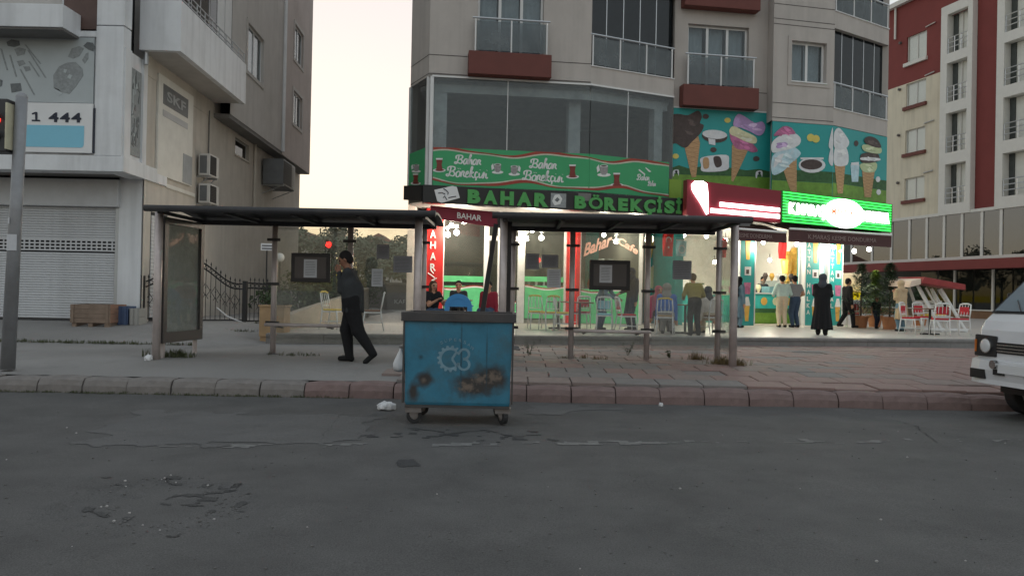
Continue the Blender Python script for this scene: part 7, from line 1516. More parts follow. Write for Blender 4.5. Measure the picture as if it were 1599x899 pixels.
for nm, c_ in (('skin', (0.36, 0.19, 0.12, 1)), ('skin_dark', (0.20, 0.10, 0.065, 1)), ('hair_black', (0.012, 0.010, 0.010, 1)), ('hair_brown', (0.05, 0.028, 0.016, 1)), ('cloth_black', (0.010, 0.010, 0.011, 1)), ('cloth_charcoal', (0.030, 0.032, 0.034, 1)), ('cloth_grey', (0.20, 0.20, 0.20, 1)), ('cloth_mint', (0.38, 0.48, 0.44, 1)), ('cloth_beige', (0.42, 0.35, 0.25, 1)), ('cloth_sand', (0.36, 0.27, 0.17, 1)), ('denim', (0.035, 0.055, 0.09, 1)), ('denim_light', (0.09, 0.15, 0.19, 1)), ('cloth_blue', (0.04, 0.12, 0.36, 1)), ('cloth_red', (0.20, 0.018, 0.03, 1)), ('cloth_pink', (0.32, 0.06, 0.11, 1)), ('cloth_orange', (0.60, 0.10, 0.015, 1)), ('cloth_khaki', (0.20, 0.17, 0.06, 1)), ('cloth_white', (0.45, 0.42, 0.39, 1)), ('cloth_navy', (0.015, 0.02, 0.035, 1)), ('shoe_black', (0.010, 0.010, 0.010, 1)), ('scarf_grey', (0.045, 0.05, 0.06, 1)), ('eye_dark', (0.01, 0.008, 0.008, 1)), ('lip', (0.25, 0.09, 0.07, 1))):
    mat(nm, c_, 0.6 if 'skin' in nm else 0.9, 0.12, 14.0, spec=0.3, sss=0.08 if 'skin' in nm else 0)
def person(label, loc, face, H=1.7, pel=(0, 0, .54), lean=.03, twist=0.0, lh=None, rh=None, lf=None, rf=None, lp=None, rp=None, top='cloth_grey', low='denim', shoe='shoe_black', skin='skin', hair='hair_black', hairstyle='short', sleeve='long', girth=1.0, hem=None, hemr=.13, headpitch=0.1, headyaw=0.0, scarf=None, vox=.014, group='people at the shops', heel=(0, 0), backpack=None, coat=None):
    """face: compass angle the figure looks to, 0 = towards the camera (-y), 90 = to the right (+x)"""
    mats = [skin, top, low, shoe, hair, 'eye_dark', 'lip', scarf or hair]
    S = lambda p: tuple(H * q for q in p)
    px_, py_, pz_ = pel
    R = Matrix.Rotation(-lean, 3, 'X').inverted() if 0 else Matrix.Rotation(lean, 3, 'X')
    def up_(v): q = R @ Vector(v); return Vector((px_ + q.x, py_ + q.y, pz_ + q.z))
    chest, neck, head = up_((0, 0, .19)), up_((0, .004, .295)), None
    hp = Matrix.Rotation(headpitch, 3, 'X'); hy = Matrix.Rotation(headyaw, 3, 'Z')
    HR = hy @ hp
    head = neck + R @ Vector((0, -.01, .045)) + HR @ Vector((0, -.008, .052))
    sh = {s: up_((s * .102 * (0.94 + .06 * girth), 0.004, .265)) for s in (-1, 1)}; hip = {s: Vector((px_ + s * .05, py_, pz_ - .02)) for s in (-1, 1)}
    g = girth; P = []
    add = lambda a, b, ra, rb, m, **o: P.append((S(a), S(b), H * ra, H * rb, m, o))
    V3 = Vector
    add(hip[-1] + V3((.012, 0, .03)), hip[1] + V3((-.012, 0, .03)), .066 * g, .066 * g, 2 if not coat else 1, sq=.85, k=.03 * H)
    add(up_((-.04, -.004, .07)), up_((.04, -.004, .07)), .066 * g, .066 * g, 1, sq=.8, k=.03 * H)
    add(up_((-.05, 0, .14)), up_((.05, 0, .14)), .070 * g, .070 * g, 1, sq=.78, k=.03 * H); add(up_((-.055, 0, .21)), up_((.055, 0, .21)), .068, .068, 1, sq=.78, k=.03 * H)
    add(up_((-.085, .004, .262)), up_((.085, .004, .262)), .040, .040, 1, k=.03 * H)
    add(neck + V3((0, 0, -.03)), head + V3((0, .005, -.03)), .036, .031, 0, k=.015 * H)
    HP = lambda v: head + HR @ V3(v)
    add(HP((0, .006, .012)), HP((0, .006, .014)), .053, .053, 0, k=.01 * H); add(HP((0, -.014, -.03)), HP((0, -.018, -.036)), .036, .030, 0, k=.02 * H); add(HP((0, -.022, .0)), HP((0, -.022, .01)), .036, .036, 0, k=.02 * H)
    add(HP((0, -.050, .006)), HP((0, -.058, -.014)), .006, .0085, 0, k=.006 * H, thin=1)
    for s in (-1, 1):
        add(HP((s * .049, .006, .004)), HP((s * .050, .01, -.014)), .011, .007, 0, k=.004 * H, thin=1); add(HP((s * .020, -.0515, .006)), HP((s * .024, -.0505, .006)), .0055, .005, 5, k=.003 * H, thin=1)
    add(HP((-.013, -.0500, -.032)), HP((.013, -.0500, -.032)), .0045, .0045, 6, k=.004 * H, thin=1)
    hands = []
    for s, tgt, pole in ((-1, lh, lp), (1, rh, rp)):
        tgt = V3(tgt) if tgt else sh[s] + V3((s * .035, -.02, -.325)); pole = V3(pole) if pole else V3((s * .5, 1, -.3))
        el, wr = ik(sh[s], tgt, .172, .155, pole); ex = .006 if sleeve == 'long' else 0
        am = 1 if sleeve == 'long' else 0
        if sleeve == 'short': add(sh[s], sh[s].lerp(el, .6), .043, .036, 1, k=.02 * H)
        add(sh[s], el, .038 + ex, .028 + ex, 1 if sleeve == 'long' else 0, k=.018 * H); add(el, wr, .028 + ex, .018 + ex, am, k=.012 * H)
        fd = (wr - el).normalized(); side = fd.cross(V3((0, 0, 1))); side = side.normalized() if side.length > .2 else V3((s, 0, 0)); nrm = side.cross(fd).normalized()
        hd = []; ha = lambda a, b, ra, rb: hd.append((S(a), S(b), H * ra, H * rb, 0, {'k': .003 * H, 'thin': 1}))
        for j in (-.6, 0, .6): ha(wr + side * j * .012, wr + fd * .05 + side * j * .022, .0115, .0095)
        for j, ln in ((-1.5, .034), (-.5, .042), (.5, .045), (1.5, .038)):
            b0 = wr + fd * .05 + side * j * .0105; b1 = b0 + fd * ln * .5 - nrm * .004; b2 = b1 + fd * ln * .42 - nrm * .016; ha(b0, b1, .0058, .0054); ha(b1, b2, .0054, .0046)
        th = 1 if side.dot(V3((0, -1, 0))) > 0 else -1
        t0 = wr + fd * .016 + side * th * .018; t1 = t0 + fd * .022 + side * th * .014 - nrm * .004; ha(t0, t1, .0075, .0065); ha(t1, t1 + fd * .022 + side * th * .002, .0065, .0052)
        add(wr - fd * .012, wr + fd * .012, .017, .015, 0, k=.008 * H); hands.append((hd, .0055, .004))
    for s, tgt, hl in ((-1, lf, heel[0]), (1, rf, heel[1])):
        tgt = V3(tgt) if tgt else V3((s * .055, 0.01, .045)); kn, an = ik(hip[s], tgt, .245, .245, V3((0, -1, .15)))
        add(hip[s], kn, .064 * (.55 + .45 * g), .048 * (.6 + .4 * g), 2, k=.018 * H); add(kn, an + V3((0, 0, .0)), .048 * (.6 + .4 * g), .038, 2, k=.015 * H)
        c, sn = math.cos(hl), math.sin(hl); toe = an + V3((s * .008, -.085 * c, -.022 - .085 * sn)); hl_ = an + V3((0, .02 * c, -.022 + .02 * sn)); add(an, hl_, .03, .026, 3, k=.008 * H); add(hl_, toe, .025, .023, 3, k=.008 * H)
    if hem is not None:
        a, b = V3((px_, py_, pz_ + .09)), V3((px_, py_ + .005, hem)); add(a, b, .082 * g, hemr, 1, sq=.82, lo=H * hem, k=.02 * H, fold=.010 * H, nf=11)
    z0 = min(q[0][2] - q[2] for q in P)
    me = figure_mesh('person', [(P, vox, .02)] + hands, mats)
    o = link('person', me); o.location = loc; o.rotation_euler.z = math.radians(face); tag(o, label, 'person', group)
    # hair / scarf
    Hh = []
    ha = lambda a, b, ra, rb, **k: Hh.append((S(a), S(b), H * ra, H * rb, 0, k))
    if scarf:
        ha(HP((0, .012, .014)), HP((0, .012, .016)), .066, .066, k=.02); ha(HP((0, .006, -.04)), neck + V3((0, .0, -.015)), .056, .070, k=.03); ha(neck + V3((-.05, 0, -.03)), neck + V3((.05, 0, -.03)), .05, .05, sq=.8, k=.03)
        ha(HP((0, -.075, -.03)), HP((0, -.075, .022)), .043, .040, cut=True); nm_, mm = 'headscarf', scarf
    elif hairstyle != 'bald':
        ha(HP((0, .014, .022)), HP((0, .014, .024)), .0585, .0585, k=.02); ha(HP((0, .03, -.01)), HP((0, .03, -.012)), .042, .042, k=.02)
        if hairstyle == 'long':
            ha(HP((0, .032, 0)), neck + V3((0, .045, -.08)), .052, .045, k=.03)
            for s in (-1, 1): ha(HP((s * .04, .012, .0)), neck + V3((s * .055, .0, -.06)), .026, .024, k=.02)
        ha(HP((0, -.078, -.035)), HP((0, -.078, .012)), .058, .050, cut=True); nm_, mm = 'hair', hair
    if Hh:
        V, Q, M = surface(Hh, .010, .02); hm = bpy.data.meshes.new(nm_); hm.from_pydata(V.tolist(), [], Q.tolist()); hm.materials.append(MATS[mm]); hm.polygons.foreach_set('use_smooth', [True] * len(hm.polygons)); link(nm_, hm, o, False)
    if backpack:
        c = chest + V3((0, .085, -.02)); V, Q, M = surface([(S(c + V3((-.04, .02, -.07))), S(c + V3((.04, .02, -.07))), H * .05, H * .05, 0, {}), (S(c + V3((-.03, .02, .04))), S(c + V3((.03, .02, .04))), H * .052, H * .052, 0, {})], .014, .04)
        hm = bpy.data.meshes.new('backpack'); hm.from_pydata(V.tolist(), [], Q.tolist()); hm.materials.append(MATS[backpack]); hm.polygons.foreach_set('use_smooth', [True] * len(hm.polygons)); b_ = link('backpack', hm, None, False); b_.location = loc; b_.rotation_euler.z = math.radians(face); tag(b_, 'dark backpack worn by the woman in denim', 'backpack')
    return o
ft = lambda px, py, z=TZ: onz(px, py, z)
SEAT = dict(pel=(0, .0, .285), lean=.10, lf=(-.07, -.27, .045), rf=(.07, -.27, .045))
# the man walking past the shelter, head bowed, hand at his mouth
p = onz(551, 563, .3)
person('man in dark grey shirt and black trousers walking past the shelter, hand at his mouth', (p.x, 12.75, .295), -90, 1.82, pel=(0, .0, .545), lean=.12, top='cloth_charcoal', low='cloth_black', skin='skin_dark', girth=1.5, hem=.46, hemr=.112, lf=(-.05, -.03, .045), rf=(.05, .20, .085), heel=(0, .75), rh=(.045, -.115, .80), rp=(.25, .25, -1), lh=(-.03, -.085, .76), lp=(-.3, .3, -1), headpitch=.42, vox=.010, group='people on the pavement', hairstyle='short')
# the shoppers
p = ft(1283, 523); person('woman in a long black abaya and grey headscarf at the terrace edge', p, 150, 1.66, top='cloth_black', low='cloth_black', hem=.10, hemr=.165, scarf='scarf_grey', lh=(-.06, -.22, .68), rh=(.08, -.24, .66), girth=1.25, headpitch=.2, coat=1)
p = ond(1221, 510, 26.0); person('man in pale mint shirt and beige trousers at the counter', (p.x, 26.0, TZ), 178, 1.74, top='cloth_mint', low='cloth_beige', lh=(-.12, -.16, .62), rh=(.12, -.16, .62), girth=1.1, headpitch=.3)
p = ond(1241, 510, 26.1); person('man in grey shirt and jeans at the counter', (p.x, 26.1, TZ), 195, 1.74, top='cloth_grey', low='denim', sleeve='short', lh=(-.12, -.1, .58), rh=(.12, -.16, .62), headpitch=.2)
q = IF.px(1190, 470, 2.0); w = IF((q[0], 2.0, TZ)); person('seller in dark shirt behind the teal counter', w, 20, 1.8, top='cloth_navy', low='cloth_black', lh=(-.1, -.15, .6), rh=(.1, -.15, .6), headpitch=.2)
p = ond(1152, 512, 25.0); person('woman in denim with black headscarf and backpack at the first teal pillar', (p.x, 25.0, TZ), 120, 1.64, top='denim_light', low='denim_light', scarf='cloth_black', hem=.2, hemr=.10, backpack='cloth_black')
p = ond(1322, 508, 26.6); person('person in black walking behind the outer lettered pillar', (p.x, 26.6, TZ), 100, 1.7, top='cloth_black', low='cloth_black', lf=(-.05, -.12, .05), rf=(.05, .14, .07))
p = ft(1368, 512.5); person('small child in black shirt walking towards the road', p, 8, 1.08, top='cloth_black', low='cloth_navy', hair='hair_brown', sleeve='short', lf=(-.05, -.06, .045), rf=(.05, .06, .05), girth=1.15, headpitch=0, lh=(-.17, -.03, .5), rh=(.17, -.03, .5))
p = ft(1407, 517); person('woman in long sand coat standing beside the swing bench', p, 200, 1.62, top='cloth_sand', low='denim_light', hem=.24, hemr=.135, scarf='cloth_sand', lh=(-.05, -.14, .78), rh=(.06, -.12, .76), girth=1.15, coat=1)
# guests around the cafe tables
def seat_at(px, d, **k): p = ond(px, 470, d); return (p.x, d, TZ)
person('woman with long brown hair sitting left of the blue chair', seat_at(674, 19.4), 35, 1.66, **SEAT, top='cloth_black', low='denim', hair='hair_brown', hairstyle='long', sleeve='short', lh=(-.02, -.2, .46), rh=(.10, -.22, .44), group='guests sitting on the terrace')
person('dark haired guest sitting behind the blue chair', seat_at(716, 21.6), 0, 1.72, **SEAT, top='cloth_charcoal', low='cloth_black', group='guests sitting on the terrace')
person('guest in dark red shirt sitting behind the bin and leaning bar', seat_at(764, 20.2), -20, 1.7, **SEAT, top='cloth_red', low='denim', group='guests sitting on the terrace', girth=1.1)
person('guest in blue jacket with grey cap sitting with back to the road', seat_at(1041, 19.6), 165, 1.74, **SEAT, top='cloth_blue', low='cloth_grey', scarf='cloth_grey', girth=1.15, group='guests sitting on the terrace')
person('guest in pale clothes sitting at the right shelter post', seat_at(1108, 20.4), 200, 1.68, **SEAT, top='cloth_white', low='cloth_beige', scarf='scarf_grey', group='guests sitting on the terrace')
person('guest in pink sitting behind the blue jacket', seat_at(1026, 21.6), 20, 1.68, **SEAT, top='cloth_pink', low='cloth_black', scarf='cloth_pink', group='guests sitting on the terrace')
p = ond(936, 514, 21.3); person('person in jeans standing bent behind the notice board', (p.x, 21.3, TZ), 60, 1.62, top='denim_light', low='denim', lean=.45, lh=(-.1, -.3, .55), rh=(.1, -.3, .55), headpitch=.3)
p = ond(986, 514, 21.2); person('person in dark clothes standing right of the notice board', (p.x, 21.2, TZ), -60, 1.72, top='cloth_navy', low='cloth_navy', scarf='cloth_navy', lh=(-.06, -.2, .6))
p = ond(1084, 519, 19.5); person('person in khaki jacket and black trousers standing between seated guests', (p.x, 19.5, TZ), 185, 1.58, top='cloth_khaki', low='cloth_black', hair='hair_brown', lean=.25, lf=(-.07, 0, .045), rf=(.07, .03, .045), lh=(-.12, -.2, .6), rh=(.12, -.2, .6), headpitch=.4)
q = IF.px(1046, 470, 1.4); w = IF((q[0] , 1.2, TZ)); person('seller in orange shirt at the teal wall', w, 10, 1.74, top='cloth_orange', low='cloth_black', lh=(-.1, -.15, .62), rh=(.1, -.15, .62))
# ------------------------------------------------------------------ chairs
mat('chair_white', (0.55, 0.55, 0.53, 1), 0.4, 0.06, 6.0); mat('cush_yellow', (0.55, 0.38, 0.08, 1), 0.8); mat('cush_red', (0.36, 0.02, 0.03, 1), 0.8); mat('cush_blue', (0.22, 0.45, 0.55, 1), 0.8); mat('cush_brown', (0.16, 0.08, 0.05, 1), 0.8); mat('seat_tan', (0.36, 0.24, 0.12, 1), 0.7)
mat('plastic_blue', (0.045, 0.20, 0.42, 1), 0.4, 0.06); mat('table_black', (0.016, 0.016, 0.017, 1), 0.45); mat('table_top', (0.12, 0.07, 0.045, 1), 0.5); mat('canopy_red', (0.22, 0.035, 0.035, 1), 0.75, 0.15, 5.0); mat('canopy_pale', (0.50, 0.40, 0.33, 1), 0.8)
def chair_proto(cush, toprail):
    t = bpy.data.objects.new('cafe_chair', None); col.objects.link(t); w, d, h, H_ = .205, .20, .455, .89; K = []
    def pt(b, n, m, **k): o = b.build(n, m, t, world=False, **k); K.append(o); return o
    for sx in (-1, 1):
        pt(MB().tube([(sx * w * .92, -d * .95, h), (sx * w * 1.02, -d * 1.12, h * .5), (sx * w * 1.08, -d * 1.15, 0)], [.018, .016, .013], 7), 'leg', 'chair_white', smooth=True)
        pt(MB().tube([(sx * w * .95, d * .95, h + .02), (sx * w * .96, d * 1.1, h * .5), (sx * w * 1.0, d * 1.35, 0)], [.018, .016, .013], 7), 'leg', 'chair_white', smooth=True)
        pt(MB().tube([(sx * w * .93, d * .92, h), (sx * w * .95, d * 1.12, h + .22), (sx * w * .86, d * 1.3, H_)], .017, 7), 'back_post', 'chair_white', smooth=True)
        pt(MB().tube([(sx * w * 1.03, -d * 1.13, h * .42), (sx * w * .98, d * 1.15, h * .42)], .010, 6), 'stretcher', 'chair_white')
    pt(MB().box(-w, w, -d, d, h - .035, h - .002), 'seat_frame', 'chair_white', bevel=.01)
    pt(MB().box(-w * .96, w * .96, -d * .98, d * .96, h, h + .045), 'cushion', cush, bevel=.018)
    pt(MB().tube([(-w * .86, d * 1.3, H_), (-w * .45, d * 1.36, H_ + .03), (w * .45, d * 1.36, H_ + .03), (w * .86, d * 1.3, H_)], .024, 7), 'top_rail', toprail, smooth=True)
    for u in (-.45, 0, .45): pt(MB().tube([(u * w, d * 1.0, h + .1), (u * w * 1.1, d * 1.14, h + .25), (u * w, d * 1.33, H_)], .010, 6), 'back_bar', 'chair_white')
    pt(MB().tube([(-w * .94, d * 1.06, h + .12), (w * .94, d * 1.06, h + .12)], .011, 6), 'back_rail', 'chair_white')
    if cush in ('cush_red', 'cush_blue'): pt(MB().box(-w * .75, w * .75, d * 1.08, d * 1.12, h + .16, H_ - .06), 'back_cushion', cush, bevel=.015)
    KIDS[t.name] = K; return t
PROTO = {k: chair_proto(*v) for k, v in {'yellow': ('cush_yellow', 'cush_yellow'), 'red': ('cush_red', 'chair_white'), 'blue': ('cush_blue', 'chair_white'), 'brown': ('cush_brown', 'chair_white'), 'tan': ('seat_tan', 'cush_yellow')}.items()}
USED = set()
def chair(kind, p, face, label, tilt=None):
    pr = PROTO[kind]
    if kind in USED: o = copy_tree(pr)
    else: o = pr; USED.add(kind)
    o.location = p; o.rotation_euler = (tilt or 0, 0, math.radians(face)); tag(o, label, 'chair', 'white cafe chairs'); return o
at = lambda px, d: (ond(px, 500, d).x, d, TZ)
for kind, px, d, fc, lb in (('yellow', 520, 19.0, 75, 'white chair with yellow seat left of the walking man'), ('brown', 582, 18.8, -80, 'white chair with dark seat just right of the walking man'), ('yellow', 838, 21.2, 10, 'white chair with yellow rail nearest the cafe door'), ('yellow', 858, 20.6, -160, 'white yellow-seated chair in the middle of the row by the door'), ('yellow', 880, 20.4, 80, 'white yellow-seated chair beside the red pier'), ('red', 908, 21.6, -20, 'white chair with red cushion behind the first shelter post'), ('blue', 944, 20.0, 170, 'white chair with light blue cushion under the notice board'), ('red', 978, 19.8, 100, 'white chair with red cushion pulled out beside the light blue one'), ('tan', 1039, 19.55, 165, 'white chair under the guest in blue jacket'), ('red', 1026, 21.65, 20, 'chair under the guest in pink'), ('brown', 1110, 20.35, 200, 'chair under the guest in pale clothes'), ('brown', 676, 19.4, 35, 'chair under the long haired woman'), ('brown', 764, 20.2, -20, 'chair under the guest in dark red'), ('brown', 716, 21.6, 0, 'chair under the guest behind the blue chair'),
    ('red', 1332, 27.2, 160, 'white chair with red cushion behind the lettered pillar by the pots'), ('red', 1422, 22.6, 40, 'white chair with red cushion left of the black table'), ('red', 1468, 21.9, 165, 'white red-cushioned chair with its back to the road'), ('red', 1497, 22.4, -70, 'white red-cushioned chair right of the black table'), ('red', 1441, 24.2, 10, 'white chair with red cushion beyond the black table')):
    chair(kind, at(px, d), fc, lb)
for k_, o_ in PROTO.items():
    if k_ not in USED: bpy.data.objects.remove(o_)
def table(p, label, s=.35, h=.74, rnd_=False):
    t = thing('cafe_table', p, label, 'table', 'cafe tables'); x, y, z = p
    MB().box(x - s, x + s, y - s, y + s, z + h, z + h + .03).build('table_top', 'table_top', t, bevel=.008); MB().tube([(x, y, z + .04), (x, y, z + h)], .035, 8).build('pedestal', 'table_black', t)
    b = MB(); b.box(x - .28, x + .28, y - .035, y + .035, z, z + .04); b.box(x - .035, x + .035, y - .28, y - .036, z, z + .04); b.box(x - .035, x + .035, y + .036, y + .28, z, z + .04); b.build('cross_foot', 'table_black', t)
table(at(905, 20.8), 'dark pedestal table behind the first post of the right shelter'); table(at(872, 21.6), 'dark table among the yellow chairs'); table(at(1070, 20.3), 'dark table before the guest in blue jacket'); table(at(716, 20.6), 'table of the guests behind the blue bin'); table(at(1452, 22.6), 'black pedestal table among the red cushioned chairs')
# blue plastic armchair behind the bin
p = at(715, 18.6); t = thing('plastic_chair', p, 'blue plastic armchair with arched back behind the waste container', 'chair'); x, y, z = p; w = .30
def arch(r0, r1, y0, y1, zc, m, n_, par):
    b = MB(); N = 16; vs = []
    for k in range(N + 1):
        a = math.pi * k / N
        for rr_, yy in ((r0, y0), (r1, y0), (r1, y1), (r0, y1)): vs.append((x + rr_ * math.cos(a), yy, zc + rr_ * math.sin(a) * .95))
    b.add(vs, [(4 * k + j, 4 * k + (j + 1) % 4, 4 * k + 4 + (j + 1) % 4, 4 * k + 4 + j) for k in range(N) for j in range(4)] + [(0, 1, 2, 3), (4 * N + 3, 4 * N + 2, 4 * N + 1, 4 * N)]); return b.build(n_, m, par)
zc = z + .62
arch(.21, .33, y, y + .06, zc, 'plastic_blue', 'back_arch', t); MB().prism([(x + .215 * math.cos(math.pi * k / 12), zc + .2 * math.sin(math.pi * k / 12)) for k in range(13)], y + .01, y + .04).build('back_panel', 'plastic_blue', t)
for sx in (-1, 1):
    MB().box(x + sx * .33 - (.11 if sx > 0 else 0), x + sx * .33 + (.11 if sx < 0 else 0), y, y + .06, z + .3, zc).build('back_side', 'plastic_blue', t); MB().box(x + sx * .31 - .03, x + sx * .31 + .03, y + .065, y + .5, z + .62, z + .66).build('armrest', 'plastic_blue', t)
    for yy in (y + .03, y + .5): MB().tube([(x + sx * .28, yy, z + .6), (x + sx * .33, yy + (.03 if yy > y + .2 else -.03), z)], [.035, .025], 8).build('leg', 'plastic_blue', t)
MB().box(x - .28, x + .28, y + .07, y + .5, z + .40, z + .44).build('seat', 'plastic_blue', t, bevel=.015)
# ------------------------------------------------------------------ swing bench
d = 25.3; A = at(1392, d); B_ = at(1488, d); t = thing('swing_bench', ((A[0] + B_[0]) / 2, d, TZ), 'white swing bench under a faded red canopy at the right', 'swing bench'); xa, xb = A[0] + .35, B_[0] - .45
zt0, zt1 = ond(1412, 440, d).z, ond(1487, 452, d).z
cz_ = lambda x: lerp(zt0, zt1, (x - ond(1412, 440, d).x) / (ond(1487, 452, d).x - ond(1412, 440, d).x))
c0, c1 = ond(1420, 440, d).x, ond(1487, 450, d).x
MB().hexa([(c0, d - .75, cz_(c0) - .02), (c1, d - .75, cz_(c1) - .02), (c1, d - .75, cz_(c1) + .16), (c0 + .1, d - .75, cz_(c0) + .18), (c0 - .1, d + .75, cz_(c0) + .05), (c1 - .0, d + .75, cz_(c1) + .05), (c1 - .0, d + .75, cz_(c1) + .22), (c0 + .0, d + .75, cz_(c0) + .2)]).build('canopy', 'canopy_red', t, bevel=.02)
MB().hexa([(c0 - .35, d - .7, cz_(c0) - .16), (c0 - .002, d - .72, cz_(c0) - .06), (c0 - .002, d - .72, cz_(c0) + .12), (c0 - .3, d - .7, cz_(c0) + .04), (c0 - .4, d + .6, cz_(c0) - .12), (c0 - .11, d + .74, cz_(c0) - .02), (c0 - .11, d + .74, cz_(c0) + .14), (c0 - .35, d + .6, cz_(c0) + .06)]).build('canopy_flap', 'canopy_pale', t)
for u in (0.25, .8):
    for dy in (-.55, .55):
        x = lerp(c0, c1, u); MB().box(0, 0, 0, 0, 0, 0) if 0 else None
        MB().tube([(x - .25, d + dy * .5, cz_(x) - .02), (x + .45, d + dy, TZ)], .05, 6).build('slanted_leg', 'chair_white', t)
for k in range(4):
    x = lerp(c0 + .5, c1 - .3, k / 3); MB().box(x - .05, x + .05, d - .1, d - .06, TZ + .75, TZ + .8).build('seat_slat', 'chair_white', t); MB().tube([(x - .22, d - .1, cz_(x) - .05), (x + .12, d - .15, TZ + .8)], .032, 6).build('hanger', 'chair_white', t)
for k in range(5): MB().box(c0 + .45, c1 - .1, d - .25 + k * .11, d - .16 + k * .11, TZ + .45, TZ + .48).build('seat_slat', 'chair_white', t)
for k in range(4): MB().box(c0 + .45, c1 - .1, d + .32 + k * .03, d + .345 + k * .03, TZ + .55 + k * .12, TZ + .64 + k * .12).build('back_slat', 'chair_white', t)
MB().box(c0 + .5, c1 - .3, d - .22, d + .25, TZ + .485, TZ + .56).build('seat_cushion', 'cush_yellow', t, bevel=.02)
for yy in (d - .55, d + .55): MB().tube([(c0 + .2, yy, TZ + .06), (c1 + .2, yy, TZ + .06)], .045, 6).build('base_rail', 'chair_white', t)
# ------------------------------------------------------------------ potted conifers
def potted(px, d, h, w, m_, label, seed, potr=.26, poth=.42):
    r = random.Random(seed); p = at(px, d); t = thing('potted_conifer', p, label, 'potted tree', 'potted conifers by the shop'); x, y, z = p
    MB().lathe([(potr * .72, 0), (potr * .95, poth * .85), (potr * 1.08, poth * .86), (potr * 1.08, poth), (potr * .9, poth), (potr * .85, poth * .9)], 18, x, y, cz=z).build('pot', 'terracotta', t, smooth=False)
    MB().tube([(x, y, z + poth * .8), (x, y, z + h * .9)], [.035, .008], 6).build('trunk', 'bark', t)
    b = MB(); n = 3200
    for i in range(n):
        u = r.random() ** .8; zz = z + poth + .02 + (h - poth) * u; rad = w / 2 * (1 - u) ** .75 * (.75 + .35 * math.sin(u * 26 + 3 * math.sin(seed))) + .02; a = r.uniform(0, 6.283); q = rad * r.uniform(.55, 1.05)
        c = Vector((x + q * math.cos(a), y + q * math.sin(a), zz)); dr = Vector((math.cos(a), math.sin(a), r.uniform(-.25, .6))).normalized(); sd = dr.cross(Vector((0, 0, 1))).normalized(); l = r.uniform(.07, .14)
        b.add([c - sd * .022, c + sd * .022, c + dr * l + sd * .006, c + dr * l - sd * .006], [(0, 1, 2, 3)])
    b.build('crown', m_, t); return t
potted(1344, 26.8, 2.2, 1.75, 'conifer', 'dark potted conifer nearest the lettered pillars', 3); potted(1366, 28.0, 2.0, 1.1, 'thuja', 'bright yellow-green potted conifer in the middle', 4); potted(1389, 26.0, 2.2, 1.65, 'conifer', 'dark potted conifer beside the woman in the sand coat', 5); potted(1436, 28.5, 1.7, .9, 'conifer', 'dark potted conifer behind the swing bench', 6)
# ------------------------------------------------------------------ white van at the right edge
mat('van_white', (0.56, 0.57, 0.60, 1), 0.25, 0.03, 2.0, coat=.5); mat('van_black', (0.015, 0.015, 0.016, 1), 0.4); mat('chrome', (0.6, 0.6, 0.6, 1), 0.15, 0.02, metal=1.0); mat('lens', (0.5, 0.52, 0.53, 1), 0.08, .05, spec=.8); mat('amber', (0.42, 0.12, 0.02, 1), 0.3); glass('van_glass', (0.35, 0.4, 0.42, 1), .04, (.2, .22, .23, 1), ior=1.6)
VAN = thing('white_van', (6.34, 9.52, 0), 'white van with round headlight at the right edge of the road', 'van', rz=-math.radians(82))
def vp(b, n, m, par=None, **k): return b.build(n, m, par or VAN, world=False, **k)
# side profile (y, z) swept across x with rounded shoulders
prof = [(.10, .42), (.03, .55), (.0, .72), (.01, .95), (.04, 1.13), (.10, 1.25), (.18, 1.335), (.62, 1.80), (.80, 1.90), (1.2, 1.96), (3.9, 1.95), (4.2, 1.86), (4.28, 1.2), (4.28, .5), (4.2, .40)]
xsn = [(-.80, .045), (-.74, 0.0), (-.4, -.012), (.4, -.012), (.74, 0.0), (.80, .045)]
vs = []
for xx, off in xsn:
    for k, (yy, zz) in enumerate(prof):
        taper = .84 if zz > 1.7 else (lerp(1, .84, (zz - 1.25) / .45) if zz > 1.25 else 1); vs.append((xx * taper, yy + (off if yy < 2 else -off), zz - (.02 if abs(xx) > .78 and zz > 1.8 else 0)))
n = len(prof); fs = [((i) * n + k, (i + 1) * n + k, (i + 1) * n + (k + 1) % n, i * n + (k + 1) % n) for i in range(len(xsn) - 1) for k in range(n)] + [tuple(range(n))[::-1] if 0 else tuple(range(n)), tuple(range((len(xsn) - 1) * n + n - 1, (len(xsn) - 1) * n - 1, -1))]
body = vp(MB().add(vs, fs), 'body', 'van_white', bevel=.012)
def wsc(u, v, o=.012):      # point on the windscreen
    yy, zz = lerp(.185, .61, v), lerp(1.342, 1.79, v); w_ = lerp(.74, .655, v); return (lerp(-w_, w_, u), yy - o, zz + o * .7)
vp(MB().add([wsc(0, 0), wsc(1, 0), wsc(1, 1), wsc(0, 1)], [(0, 1, 2, 3)]), 'windscreen_seal', 'van_black', body); vp(MB().add([wsc(.03, .06, .02), wsc(.97, .06, .02), wsc(.97, .95, .02), wsc(.03, .95, .02)], [(0, 1, 2, 3)]), 'windscreen', mat('screen_glass', (0.16, 0.19, 0.21, 1), .06, .1, 2.0, spec=.8), body)
vp(MB().tube([wsc(.35, .03, .035), wsc(.2, .35, .04)], .008, 5), 'wiper', 'van_black', body); vp(MB().tube([wsc(.75, .03, .035), wsc(.55, .4, .04)], .008, 5), 'wiper', 'van_black', body)
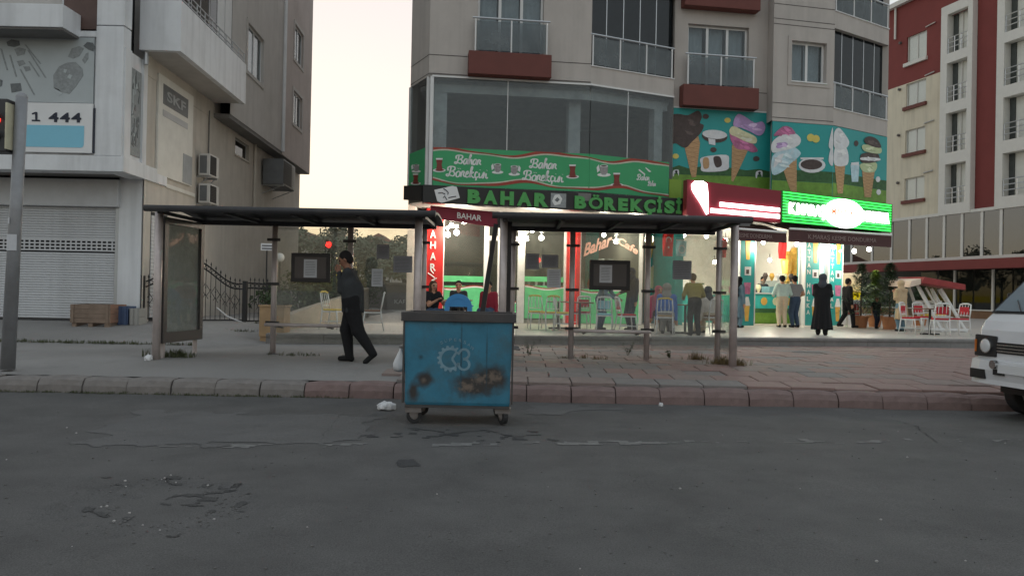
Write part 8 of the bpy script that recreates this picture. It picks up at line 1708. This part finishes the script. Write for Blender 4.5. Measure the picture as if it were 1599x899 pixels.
for sx in (-1, 1):
    vp(MB().hexa([(sx * .59 - .19, -.035, .78), (sx * .59 + .19, -.03, .78), (sx * .59 + .18, -.02, 1.06), (sx * .59 - .19, -.025, 1.07), (sx * .60 - .165, .06, .80), (sx * .60 + .165, .06, .80), (sx * .60 + .15, .08, 1.04), (sx * .60 - .165, .08, 1.06)]), 'lamp_bezel', 'van_black', body, bevel=.02)
    h_ = vp(MB().tube([(sx * .57, -.025, .925), (sx * .57, -.045, .925)], .098, 24), 'headlight', 'chrome', body); vp(MB().ball((sx * .57, -.040, .925), (.088, .022, .088), 20), 'lens', 'lens', h_, smooth=True)
    vp(MB().box(sx * .75 - .016, sx * .75 + .016, -.038, .05, .84, 1.0), 'indicator', 'amber', body)
    vp(MB().box(sx * .83 - .02, sx * .83 + .02, .50, .58, 1.35, 1.62), 'mirror', 'van_black', body, bevel=.015)
    vp(MB().box(sx * .765 - .004, sx * .765 + .004, 0.75, 1.5, 1.30, 1.72), 'side_window', 'van_black', body)
vp(MB().box(-.40, .40, -.02, .02, .84, .98), 'grille', 'van_black', body)
for k in range(3): vp(MB().box(-.39, .39, -.03, -.021, .86 + k * .04, .875 + k * .04), 'grille_bar', 'chrome', body)
bm_ = MB(); pr2 = [(-.09, .50), (-.11, .62), (-.09, .74), (-.02, .76), (.05, .74), (.05, .46), (-.1, .44)]
vs = []
for xx, o in ((-.84, .16), (-.80, .05), (-.6, 0), (.6, 0), (.80, .05), (.84, .16)):
    for yy, zz in pr2: vs.append((xx, yy + o * (1 if yy < 0 else .2), zz))
n = len(pr2); bm_.add(vs, [(i * n + k, (i + 1) * n + k, (i + 1) * n + (k + 1) % n, i * n + (k + 1) % n) for i in range(5) for k in range(n)] + [tuple(range(n)), tuple(range(6 * n - 1, 5 * n - 1, -1))]); bump_ = vp(bm_, 'bumper', 'van_white', bevel=.012)
for sx in (-1, 1):
    vp(MB().box(sx * .62 - .13, sx * .62 + .13, -.112, -.08, .50, .62), 'bumper_vent', 'van_black', bump_); vp(MB().tube([(sx * .32, -.10, .70), (sx * .32, -.15, .70)], .055, 16), 'fog_lamp', 'chrome', bump_); vp(MB().box(sx * .25 - .09, sx * .25 + .09, -.122, -.10, .57, .64), 'bumper_slot', 'van_black', bump_)
vp(MB().box(-.26, .26, -.125, -.112, .60, .71), 'number_plate', 'sign_white', bump_)
for sx in (-1, 1):
    for yy in (.72, 3.2):
        w_ = thing('wheel', (0, 0, 0), None, None); w_.parent = VAN; w_.location = (sx * .70, yy, .30)
        MB().tube([(-.09, 0, 0), (.09, 0, 0)], .30, 28).build('tyre', 'rubber', w_, world=False, bevel=.025); MB().tube([(-.095, 0, 0), (.095, 0, 0)], .18, 20).build('rim', 'metal_grey', w_, world=False)
vp(MB().box(-.7, .7, .3, 4.0, .3, .5), 'underbody', 'van_black')
